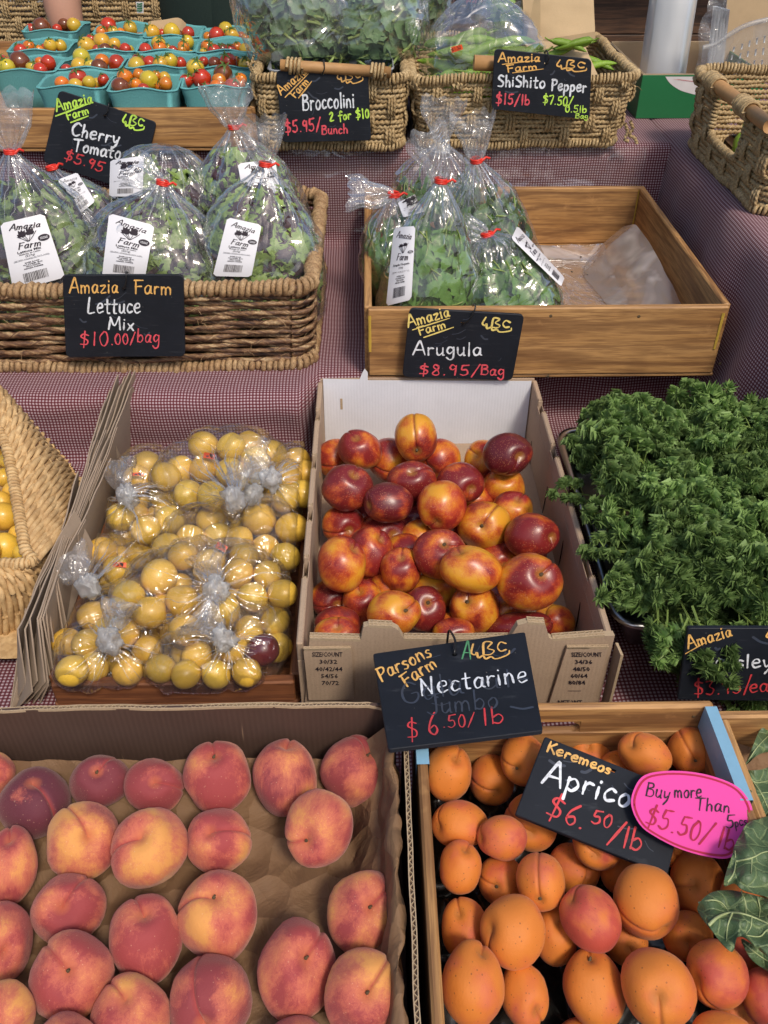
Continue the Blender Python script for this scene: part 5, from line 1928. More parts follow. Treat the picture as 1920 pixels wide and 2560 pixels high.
def seagrass_basket(label, x0, x1, y0, y1, zb, zt, taper=.02, rows=13, hole_side=None, bars=True, fine=True):
    t = thing('rope_basket', label, 'basket', ((x0 + x1) / 2, (y0 + y1) / 2, zb), 'seagrass rope baskets')
    H = zt - zb
    pit = (H - .026) / rows
    r = pit * .60
    stake = .092
    rng = random.Random(int(abs(x0) * 1000) + rows)
    for k in range(rows):
        f = (k + .5) / rows
        z = zb + .012 + (k + .5) * pit
        ins = taper * (1 - f)
        Q, N, l, Lt = rrect(x0 + ins, x1 - ins, y0 + ins, y1 - ins, .03, .0030 if fine else .006)
        blk = k // 3
        ns_ = round(Lt / stake)
        ph = (l / Lt * ns_ + .5 * (blk % 2)) * 2 * np.pi
        amp = -.0030 * np.clip(np.cos(ph), .35, 1) + .0012 * np.sin(l * 41 + k * 2)
        zz = z + .0012 * np.sin(l * 23 + k) + .0010 * np.sin(l * 67 + 2 * k)
        P = np.column_stack([Q + N * amp[:, None], zz])
        if hole_side and hole_side[2] < z < hole_side[3]:
            # leave the hand hole open in the left side
            a_, b_ = hole_side[0], hole_side[1]
            inside = (P[:, 0] < x0 + .03) & (P[:, 1] > a_) & (P[:, 1] < b_)
            i0 = np.where(inside)[0]
            order = np.r_[np.arange(i0.max() + 1, len(P)), np.arange(0, i0.min())]
            P = P[order]
            mb = MB(); rope_tube(mb, P, r, .022, (0, 0, 1), False, k)
        else:
            mb = MB(); rope_tube(mb, np.vstack([P, P[:1]]), r, .022, (0, 0, 1), False, k)
        mb.build('rope_row', M['seagrass'], t)
    # uprights that cross over three rows at a time
    wr = {}
    for blk in range(math.ceil(rows / 3)):
        k0 = blk * 3; k1 = min(rows, k0 + 3)
        f = (k0 + 1.5) / rows
        ins = taper * (1 - f)
        Q, N, l, Lt = rrect(x0 + ins, x1 - ins, y0 + ins, y1 - ins, .03, .003)
        ns_ = round(Lt / stake)
        za, zc = zb + .012 + k0 * pit - .004, zb + .012 + k1 * pit + .004
        for m in range(ns_):
            s_ = ((m + .5 * (blk % 2) * -1) / ns_) % 1
            i = int(s_ * len(Q)) % len(Q)
            p, n = Q[i], N[i]
            if n[1] > .5 and not fine: continue
            if hole_side and p[0] < x0 + .03 and hole_side[0] - .01 < p[1] < hole_side[1] + .01 and za < hole_side[3] and zc > hole_side[2]: continue
            key = round(zc - za, 4)
            if key not in wr:
                mb = MB()
                hh = (zc - za) / 2
                for q, dx in enumerate((-.0072, 0, .0072)):
                    zs = np.linspace(-hh, hh, 14)
                    yy = -.0060 + .0085 * (np.abs(zs) / hh) ** 3
                    P = np.column_stack([np.full(14, dx) + .0008 * np.sin(zs * 90 + q), yy, zs])
                    rope_tube(mb, P, .0046, .018, (0, 1, 0), False, q)
                wr[key] = mb.mesh('wrap', M['seagrass'])
            ang = math.atan2(n[1], n[0]) + math.pi / 2
            place('wrap', wr[key], t, (p[0] + n[0] * .0012, p[1] + n[1] * .0012, (za + zc) / 2), Quaternion((0, 0, 1), ang + rng.uniform(-.05, .05)), (rng.uniform(.85, 1.15), 1, 1))
    # rim and foot, wound cord
    for nm, z, ins, R in (('rim', zt - .006, 0, .0085), ('foot', zb + .007, taper, .0075)):
        Q, N, l, Lt = rrect(x0 + ins, x1 - ins, y0 + ins, y1 - ins, .03, .004)
        P = np.column_stack([Q, z + .0025 * np.sin(l * 17) + .0015 * np.sin(l * 39)])
        mb = MB(); coil(mb, P, R, .0036, .0078, True, 5, 8, .08)
        mb.build(nm, M['seagrass'], t)
    # inner floor and lining so that the basket is not see-through
    mb = MB()
    ins = taper * .5 + .012
    mb.box((x0 + ins + taper * .5, y0 + ins + taper * .5, zb + .003), (x1 - ins - taper * .5, y1 - ins - taper * .5, zb + .010), .002)
    mb.build('basket_floor', M['seagrass'], t)
    # a few frayed ends
    mb = MB()
    for i in range(26):
        Q, N, l, Lt = rrect(x0, x1, y0, y1, .03, .01)
        j = rng.randrange(len(Q)); z = rng.uniform(zb, zt)
        p = np.array([*(Q[j] + N[j] * .004 - N[j] * taper * (1 - (z - zb) / H)), z])
        d = np.array([N[j][0], N[j][1], 0]) * rng.uniform(.3, 1) + np.array([rng.uniform(-1, 1), rng.uniform(-1, 1), rng.uniform(-1, .4)]) * .9
        mb.tube(catmull([p, p + d * .006, p + d * .012 + np.array([0, 0, -.006])], 3), .00045, 3)
    tag(mb.build('frayed_fibre', M['seagrass'], t), kind='stuff')
    return t


def dowel(parent, a, b, r, wraps=()):
    a, b = Vector(a), Vector(b)
    MB().tube([a[:], (a * .5 + b * .5)[:], b[:]], [r * 1.0, r, r * .97], 14).build('handle_dowel', M['dowel'], parent)
    for s0, s1, drop in wraps:
        P = [(a + (b - a) * s)[:] for s in np.linspace(s0, s1, 8)]
        mb = MB(); coil(mb, P, r + .0032, .0034, .0072, False, 5, 12)
        mb.build('handle_binding', M['seagrass'], parent)


# broccolini basket and shishito basket
bk1 = seagrass_basket('square seagrass rope basket with dowel handle behind the broccolini board', -.252, .084, 2.09, 2.50, TD + .002, -.458, .008, 12)
a_, b_ = ony(*K_T2(468, 540), 2.075), ony(*K_T2(1385, 600), 2.075)
dowel(bk1, a_, b_, .0115, ((.06, .20, 0), (.82, .95, 0)))
bk2 = seagrass_basket('wide seagrass rope basket of bagged shishito peppers beside the green carton', .098, .594, 2.09, 2.54, TD + .002, -.458, .022, 13)
a_, b_ = ony(*K_T3(612, 520), 2.092), ony(*K_T3(1120, 545), 2.092)
dowel(bk2, a_, b_, .0155, ())
# loose frayed knot at the left top corner of the first basket and the right foot of the second
for bk, pts in ((bk1, [(1640, 480), (1600, 400), (1620, 430), (1645, 360)]), (bk1, [(1650, 470), (1625, 420), (1650, 400), (1665, 430)])):
    P = [ony(*K_T1(*p), 2.08)[:] for p in pts]
    mb = MB(); rope_tube(mb, catmull(P, 6), .004, .014); mb.build('loose_rope_end', M['seagrass'], bk)
for pts in ([(310, 1160), (335, 1240), (310, 1310), (345, 1330)], [(360, 1140), (385, 1210), (350, 1270), (400, 1300), (425, 1355)]):
    P = [ony(*K_T4(*p), 2.09)[:] for p in pts]
    mb = MB(); rope_tube(mb, catmull(P, 6), .005, .014); mb.build('loose_rope_end', M['seagrass'], bk2)
# right basket on the side table
bk3 = seagrass_basket('seagrass rope basket with dowel handle and hand hole on the right side table', .735, 1.15, 1.66, 2.14, TD + .002, -.452, .012, 13, hole_side=(1.80, 1.99, TD + .062, -.468))
hx = .728
def onx(u, v, x):
    d = ray(u, v); return d * (x / d.x)
a_ = onx(*K_T4(1110, 745), hx); b_ = onx(*K_T4(1680, 1190), hx)
dowel(bk3, a_, b_, .0135, ((.02, .20, 0), (.56, .74, 0)))
# bound edge of the hand hole
hy0, hy1, hz0, hz1 = 1.80, 1.99, TD + .062, -.468
P = [(.742, hy1, hz1), (.741, hy1 - .005, hz0 + .02), (.741, hy1 - .03, hz0), (.741, hy0 + .03, hz0), (.741, hy0 + .005, hz0 + .02), (.742, hy0, hz1)]
mb = MB(); coil(mb, catmull(P, 8), .006, .0034, .0075, False, 5, 8); mb.build('hole_binding', M['seagrass'], bk3)
# rear basket at the upper left
bk4 = seagrass_basket('long seagrass rope basket far back at the upper left behind the punnets', -1.75, -.52, 3.05, 3.5, TD + .02, -.40, .01, 12, fine=False)
tbl = thing('back_counter', 'grey blue counter edge under the far left rope basket', 'counter', (-1.1, 3.2, FLOOR))
MB().box((-2.4, 2.99, TD - .03), (-.45, 3.8, TD + .018), .004).build('counter_top', m_simple('blue_grey_counter', (.10, .12, .19), .5), tbl)
MB().box((-2.3, 3.05, FLOOR), (-.55, 3.7, TD - .032), .004).build('counter_base', M['darkwood_x'], tbl)


# ---- lettuce basket : banana leaf strands round stakes
def banana_basket():
    x0, x1, y0, y1, zb, zt = -.86, -.108, 1.492, 2.0, TC, -.668
    t = thing('woven_basket', 'dark brown banana leaf basket holding the bags of lettuce mix', 'basket', ((x0 + x1) / 2, (y0 + y1) / 2, zb))
    rows = 15
    H = zt - zb - .028
    pit = H / rows
    rng = random.Random(4)
    for k in range(rows):
        z = zb + .014 + (k + .5) * pit
        ins = .010 * (1 - k / rows)
        Q, N, l, Lt = rrect(x0 + ins, x1 - ins, y0 + ins, y1 - ins, .035, .005)
        nst = round(Lt / .115) // 2 * 2 + 1
        ph = l / Lt * nst * np.pi + k * np.pi
        amp = .0052 * np.sin(ph)
        wz = np.array([.0022 * ns((a * 9, k * 3.7, 0)) for a in l]) + .0010 * np.sin(l * 30 + k * 3)
        rr = pit * .54 * (1 + .42 * np.array([ns((a * 16, k * 5.1, 4)) for a in l]))
        P = np.column_stack([Q + N * amp[:, None], z + wz])
        mb = MB()
        mb.tube(np.vstack([P, P[:1]]), np.append(rr, rr[0]), 7, False, 0, (0, 0, 1), [1, .86, 1, .9, 1.05, .88, .97], np.append(l, Lt) * 90 + k)
        mb.build('strand', M['banana'], t)
    Q, N, l, Lt = rrect(x0 + .004, x1 - .004, y0 + .004, y1 - .004, .035, .005)
    nst = round(Lt / .115) // 2 * 2 + 1
    sm = MB().tube([(0, 0, zb + .01), (0, 0, (zb + zt) / 2), (0, 0, zt - .01)], .0034, 6).mesh('stake', M['seagrass'])
    for m in range(nst):
        i = int(m / nst * len(Q))
        place('stake', sm, t, (Q[i][0] + N[i][0] * .0015, Q[i][1] + N[i][1] * .0015, 0))
    for nm, z, ins, R in (('rim', zt - .011, 0, .0105), ('foot', zb + .009, .008, .0095)):
        Q, N, l, Lt = rrect(x0 + ins, x1 - ins, y0 + ins, y1 - ins, .035, .005)
        sag = -.006 * np.sin(np.clip((Q[:, 0] - x0) / (x1 - x0), 0, 1) * np.pi) * (nm == 'foot')
        P = np.column_stack([Q, z + .003 * np.sin(l * 11) + .0015 * np.sin(l * 31) + sag])
        mb = MB(); coil(mb, P, R, .0055, .0112, True, 6, 9, .10)
        mb.build(nm, M['banana_rim'], t)
        mb = MB(); mb.tube(P, R * .8, 6, True); mb.build(nm + '_core', M['banana'], t)
    # inside lining
    mb = MB()
    mb.box((x0 + .016, y0 + .016, zb + .004), (x1 - .016, y1 - .016, zb + .010), .002)
    mb.build('basket_floor', M['banana'], t)
    mb = MB()
    for i in range(60):
        x = rng.uniform(-.75, x1); z = rng.uniform(zb + .01, zt)
        p = np.array([x, y0 - .004, z]); d = np.array([rng.uniform(-1, 1), -rng.uniform(.2, 1), rng.uniform(-1, .6)])
        mb.tube(catmull([p, p + d * .007, p + d * .014 + np.array([rng.uniform(-.005, .005), 0, -.003])], 3), .0005, 3)
    tag(mb.build('frayed_fibre', M['banana_rim'], t), kind='stuff')
banana_basket()


# ---- pale willow basket at the left edge, lying with its mouth to the left
def willow():
    I = [(-80, 985), (-20, 1050), (18, 1105), (36, 1175), (52, 1260), (64, 1330), (74, 1378), (93, 1402), (60, 1412), (20, 1416), (-40, 1420)]
    O = [(-90, 880), (-20, 955), (50, 1034), (106, 1096), (156, 1150), (184, 1194), (204, 1250), (210, 1294), (172, 1400), (100, 1560), (0, 1612)]
    zi = [-.750, -.770, -.785, -.805, -.822, -.832, -.842, -.848, -.850, -.850, -.850]
    zo = [-.770, -.800, -.830, -.860, -.895, -.920, -.945, -.962, -.975, -.978, -.978]
    Ip = catmull([onz(u, v, z)[:] for (u, v), z in zip(I, zi)], 9)
    Op = catmull([onz(u, v, z)[:] for (u, v), z in zip(O, zo)], 9)
    t = thing('willow_basket', 'pale willow basket of loose yellow plums at the left edge', 'basket', (-.55, 1.1, TB))
    def surf(a, b):
        i = a * (len(Ip) - 1); j = int(min(i, len(Ip) - 2)); f = i - j
        p = Ip[j] * (1 - f) + Ip[j + 1] * f; q = Op[j] * (1 - f) + Op[j + 1] * f
        m = p * (1 - b) + q * b
        bulge = math.sin(b * math.pi)
        return m + np.array([.020, -.012, .034]) * bulge
    nr = 66
    for k in range(nr):
        a = k / (nr - 1)
        P = []
        for b in np.linspace(-.02, 1.0, 22):
            p = surf(a, b)
            w = .0042 * math.sin(b * 5 * math.pi + k * math.pi)
            P.append(p + np.array([.3, -.5, .8]) * w + np.array([0, 1, 0]) * .0008 * math.sin(k * 12.9 + b * 5))
        mb = MB().tube(np.array(P), .0046 + .0006 * math.sin(k * 7.7), 6, ref=(0, 0, 1)); mb.build('willow_rod', M['willow'], t)
    for b in (.08, .25, .42, .58, .75, .92):
        P = [surf(a, b) for a in np.linspace(0, 1, 60)]
        MB().tube(np.array(P), .0034, 6).build('stake', M['willow'], t)
    P = np.array([surf(a, -.02) + np.array([-.002, 0, .004]) for a in np.linspace(0, 1, 70)])
    mb = MB(); coil(mb, P, .0065, .0032, .0068, False, 5, 8); mb.build('bound_rim', M['willow'], t)
    mb = MB(); mb.tube(P, .006, 6); mb.build('rim_core', M['willow'], t)
    P0 = np.array([surf(a, 1.0) for a in np.linspace(.18, .72, 60)])
    for ph in (0, 2.1, 4.2):
        P = np.array([p + np.array([math.cos(i * .75 + ph), math.sin(i * .75 + ph) * .5, math.sin(i * .75 + ph)]) * .0065 for i, p in enumerate(P0)])
        MB().tube(P, .0038, 6).build('braided_edge', M['willow'], t)
    # bottom
    rows = []
    for x in np.linspace(-.80, -.47, 12):
        rows.append([(x, y, -.955 + .002 * math.sin(x * 300) * math.sin(y * 300)) for y in np.linspace(.86, 1.30, 14)])
    mb = MB(); mb.grid(rows); mb.build('basket_floor', M['willow'], t)
    # far part of the mouth, outside the picture
    P = catmull([Ip[0], Ip[0] + np.array([-.12, .03, -.01]), Ip[-1] + np.array([-.20, .12, 0]), Ip[-1] + np.array([-.10, .0, 0]), Ip[-1]], 10)
    mb = MB(); coil(mb, P, .0065, .0032, .0068, False, 5, 8); mb.build('bound_rim', M['willow'], t)
willow()


# ================================================================== PUNNETS AND TOMATOES
def punnet_mesh():
    mb = MB()
    W, D, H = .158, .158, .088
    def ring(hw, hd, z, r, wob=.0016, out=1.0):
        Q, N, l, Lt = rrect(-hw, hw, -hd, hd, r, .0078)
        return Q, z
    rings = []
    prof = [(.0795, 0, .016), (.0790, .0012, .016), (.0775, -.003, .015), (.0765, -.012, .015), (.0745, -.020, .015), (.0700, -.055, .014), (.0660, -.085, .014), (.062, -.088, .013)]
    base = None
    for hw, z, r in prof:
        Q, N, l, Lt = rrect(-hw, hw, -hw, hw, r, .0078)
        if base is None: base = len(Q)
        idx = np.linspace(0, len(Q), base, endpoint=False).astype(int)
        Q = Q[idx]
        zz = [z - .0035 * math.cos(2 * math.atan2(q[1], q[0]) * 2) * -1 * (1 if z > -.02 else .2) + .0012 * ns((q[0] * 60, q[1] * 60, z * 40)) for q in Q]
        jit = [1 + .010 * ns((q[0] * 50, q[1] * 50, z * 30)) for q in Q]
        rings.append(np.column_stack([Q * np.array(jit)[:, None], zz]))
    outer = np.array(rings)
    inner = np.array([np.column_stack([r[:, :2] * (1 - .0030 / .075), r[:, 2] + (.0010 if i < 2 else 0)]) for i, r in enumerate(rings)])
    mb.grid(outer, closed_v=True)
    mb.grid(inner[::-1], closed_v=True)
    mb.grid(np.array([outer[0], (outer[0] + inner[0]) / 2 + np.array([0, 0, .0016]), inner[0]]), closed_v=True)
    mb.grid(np.array([outer[-1], outer[-1] * np.array([.01, .01, 1])]), closed_v=True)
    return mb.mesh('pulp_punnet', M['punnet'])


PM = punnet_mesh()


def calyx_mesh():
    mb = MB()
    for k in range(5):
        a = k * 1.2566 + .2 * math.sin(k * 3)
        d = np.array([math.cos(a), math.sin(a), 0]); s_ = np.array([-math.sin(a), math.cos(a), 0])
        P = []
        for i, q in enumerate(np.linspace(0, 1, 6)):
            w = (.13 * (1 - q) ** .8 + .02)
            c = d * q * .72 + np.array([0, 0, .03 - .10 * q * q + .22 * math.sin(q * 3 + k) * q])
            P.append([c - s_ * w, c + np.array([0, 0, .03]), c + s_ * w])
        mb.grid(P)
    mb.tube([(0, 0, -.02), (.02, .01, .15), (.10, .03, .30)], .055, 5)
    return mb.mesh('calyx', M['calyx'])


CX = calyx_mesh()
tom_meshes = []
for i in range(3):
    mb = MB(); mb.grid(fruit_rest(20, 14, cav=.10, gro=0, tip=.0, shoulder=0, lump=.05, seed=i + 11), closed_v=True)
    tom_meshes.append(mb.mesh('tomato', M['tomato']))
TCOL = {'Y': ((.62, .44, .035), 'yellow'), 'R': ((.48, .015, .012), 'red'), 'O': ((.70, .19, .012), 'orange'), 'B': ((.12, .022, .014), 'dark brown')}
PUN = {
 'front left': ((460, 585), -.06, [(403, 543, 46, 'O'), (507, 507, 57, 'R'), (578, 535, 42, 'Y'), (490, 556, 45, 'Y'), (632, 540, 34, 'Y'), (670, 517, 38, 'R'), (440, 560, 34, 'R'), (545, 562, 34, 'O')]),
 'front middle': ((912, 605), .0, [(810, 502, 52, 'O'), (900, 485, 38, 'O'), (782, 567, 60, 'B'), (880, 552, 42, 'O'), (965, 520, 60, 'Y'), (1065, 508, 42, 'Y'), (1075, 545, 43, 'O'), (1012, 488, 30, 'O'), (1040, 562, 34, 'O'), (930, 580, 38, 'R')]),
 'front right': ((1385, 585), .03, [(1266, 443, 57, 'Y'), (1207, 525, 43, 'R'), (1307, 510, 60, 'R'), (1420, 523, 47, 'O'), (1445, 480, 62, 'B'), (1403, 565, 45, 'O'), (1508, 560, 50, 'R'), (1560, 515, 40, 'O'), (1555, 550, 34, 'O'), (1510, 585, 32, 'O'), (1340, 575, 36, 'R')]),
 'second row far left': ((150, 478), -.05, [(45, 437, 55, 'Y'), (128, 405, 66, 'B'), (210, 442, 42, 'Y'), (258, 405, 33, 'O'), (313, 408, 48, 'R'), (262, 455, 44, 'R'), (130, 468, 26, 'O'), (20, 400, 40, 'R')]),
 'second row middle left': ((565, 463), -.03, [(528, 372, 55, 'Y'), (662, 397, 46, 'O'), (515, 432, 53, 'Y'), (585, 428, 42, 'Y'), (757, 410, 52, 'R'), (643, 440, 54, 'B'), (750, 432, 42, 'O'), (432, 452, 35, 'R')]),
 'second row middle right': ((1015, 452), -.02, [(895, 400, 45, 'R'), (970, 412, 45, 'R'), (885, 425, 54, 'Y'), (1038, 420, 50, 'Y'), (1100, 398, 50, 'Y'), (1170, 410, 38, 'R'), (875, 440, 42, 'B'), (930, 395, 30, 'B')]),
 'second row right': ((1445, 455), .02, [(1320, 400, 32, 'R'), (1392, 412, 42, 'B'), (1478, 405, 57, 'R'), (1590, 420, 48, 'Y'), (1530, 398, 30, 'O'), (1440, 425, 30, 'B')]),
 'third row far left': ((235, 348), -.05, [(187, 300, 38, 'O'), (133, 328, 42, 'R'), (255, 327, 33, 'O'), (325, 295, 42, 'Y'), (393, 297, 38, 'Y'), (178, 333, 26, 'O'), (290, 310, 26, 'R')]),
 'third row middle left': ((690, 345), -.03, [(560, 300, 56, 'Y'), (592, 262, 36, 'R'), (660, 270, 54, 'Y'), (742, 290, 42, 'Y'), (683, 328, 44, 'B'), (742, 328, 32, 'B'), (812, 320, 38, 'R'), (840, 325, 30, 'Y'), (630, 325, 32, 'R')]),
 'third row middle right': ((1065, 348), .0, [(943, 325, 42, 'R'), (1027, 283, 46, 'Y'), (1035, 315, 46, 'O'), (1190, 305, 40, 'O'), (1215, 272, 42, 'Y'), (1120, 328, 30, 'R'), (1085, 320, 32, 'Y'), (1180, 325, 30, 'O')]),
 'third row right': ((1455, 350), .02, [(1345, 305, 43, 'O'), (1385, 330, 44, 'R'), (1320, 337, 26, 'Y'), (1490, 333, 44, 'R'), (1535, 310, 35, 'O'), (1590, 325, 42, 'Y'), (1440, 320, 36, 'B')]),
 'back row far left': ((320, 218), -.05, [(205, 195, 40, 'R'), (270, 178, 57, 'B'), (370, 187, 30, 'R'), (415, 158, 36, 'B'), (480, 165, 45, 'Y'), (465, 177, 40, 'R')]),
 'back row middle left': ((775, 232), -.02, [(703, 167, 50, 'R'), (660, 209, 38, 'O'), (735, 208, 36, 'Y'), (845, 185, 45, 'Y'), (782, 213, 30, 'O')]),
 'back row middle right': ((1105, 252), .0, [(985, 213, 50, 'Y'), (1113, 207, 53, 'Y'), (1178, 192, 38, 'R'), (1220, 216, 40, 'R'), (1050, 222, 32, 'R'), (1165, 228, 28, 'B')]),
 'back row right': ((1470, 265), .03, [(1462, 189, 45, 'Y'), (1403, 229, 48, 'R'), (1505, 229, 46, 'Y'), (1470, 242, 35, 'R'), (1350, 243, 35, 'O'), (1560, 240, 34, 'R'), (1590, 248, 28, 'O')]),
}
ZR = -.493
for nm, ((fx, fy), rz, toms) in PUN.items():
    p = onz(*K_T1(fx, fy), ZR)
    cx_, cy_ = p.x, p.y + .079
    o = place('pulp_punnet', PM, None, (cx_, cy_, ZR + .006), Quaternion((0, 0, 1), rz + random.uniform(-.02, .02)), (1, 1, 1.0))
    tag(o, f'teal pulp punnet of mixed cherry tomatoes at {nm} of the wooden crate', 'punnet', 'teal pulp punnets of cherry tomatoes')
    its = []
    for (x, y, r_, c_) in toms:
        u, v = K_T1(x, y)
        Z = depth(onz(u, v, ZR + .000 + .00022 * (r_ - 40)))
        P_ = at(u, v, Z)
        # keep inside this punnet front to back
        yy = min(max(P_.y, cy_ - .060), cy_ + .064)
        P_ = ony(u, v, yy); Z = depth(P_)
        its.append(dict(u=u, v=v, Z=Z, Z0=Z, r=r_ / 2.592 / FPX * Z, pri=round(-y), zmax=depth(ony(u, v, cy_ + .066)), c_=c_))
    relax(its, 30, .88)
    # unseen tomatoes that fill the punnet underneath
    its2 = []
    cnt = {}
    for it in sorted(its, key=lambda d: d['u']):
        cn = TCOL[it['c_']][1]
        cnt.setdefault(cn, []).append(it)
    for cn, L_ in cnt.items():
        for i, it in enumerate(L_):
            which = 'the only' if len(L_) == 1 else ('leftmost' if i == 0 else ('rightmost' if i == len(L_) - 1 else ordinal(i) + ' from the left of the'))
            c = at(it['u'], it['v'], it['Z']); r = it['r'] * it['Z'] / it['Z0']
            q = Quaternion((random.uniform(-1, 1), random.uniform(-1, 1), random.uniform(-1, 1), random.uniform(-1, 1))).normalized()
            o = place('cherry_tomato', random.choice(tom_meshes), None, c, q, (r, r, r * 1.04))
            col = TCOL[it['c_']][0]; k = random.uniform(.85, 1.15)
            o.color = (min(1, col[0] * k), col[1] * random.uniform(.85, 1.15), col[2], 1)
            tag(o, f'{which} {cn} cherry tomato in the {nm} punnet', 'tomato', 'cherry tomatoes in the teal punnets')
            if random.random() < .6:
                cx2 = bpy.data.objects.new('calyx', CX); COL.objects.link(cx2); cx2.parent = o
                d = (q.inverted() @ (Vector((random.uniform(-.6, .6), -.35, .9)).normalized()))
                cx2.rotation_mode = 'QUATERNION'; cx2.rotation_quaternion = d.to_track_quat('Z', 'Y')
                cx2.location = d * .98; cx2.scale = (1.1, 1.1, 1.1)
    for i in range(8):
        x_, y_ = cx_ + random.uniform(-.048, .048), cy_ + random.uniform(-.048, .048)
        r = .018
        o = place('cherry_tomato', tom_meshes[i % 3], None, (x_, y_, ZR - .032 + random.uniform(-.004, .006)), None, (r, r, r))
        o.color = (*TCOL['ROYB'[i % 4]][0], 1)
        tag(o, f'cherry tomato deeper down between others in the {nm} punnet', 'tomato', f'lower tomatoes in the {nm} punnet')
# ================================================================== LEAFY BAGS
def leaf_geo(kind, rng):
    """returns (P grid) of one leaf about 1 long, lying along +x"""
    n, m = (7, 5) if kind == 'arugula' else (10, 7)
    G_ = []
    if kind == 'arugula':
        for i in range(n):
            q = i / (n - 1)
            w = .30 * math.sin(math.pi * min(1, q * 1.02)) ** .7 * (1 + .30 * math.sin(q * 13 + rng.random() * 3)) + .02
            row = []
            for j in range(m):
                s_ = (j / (m - 1) - .5) * 2
                row.append((q, s_ * w, .10 * s_ * s_ + .12 * math.sin(q * 3) + .04 * math.sin(q * 11 + s_ * 3)))
            G_.append(row)
    else:
        ph = rng.random() * 6
        for i in range(n):
            q = i / (n - 1)
            w = (.34 * (.3 + q) * (1.25 - q * .5)) * (1 + .35 * math.sin(q * 19 + ph))
            row = []
            for j in range(m):
                s_ = (j / (m - 1) - .5) * 2
                row.append((q + .07 * math.sin(s_ * 9 + ph), s_ * w * (1 + .16 * math.sin(q * 31 + ph) * abs(s_)), .15 * math.sin(s_ * 8 + q * 13 + ph) * abs(s_) + .08 * math.sin(q * 8 + ph)))
            G_.append(row)
    return np.array(G_)


rngL = random.Random(21)
LEAVES = {k: [leaf_geo(k, rngL) for _ in range(8)] for k in ('arugula', 'frill')}


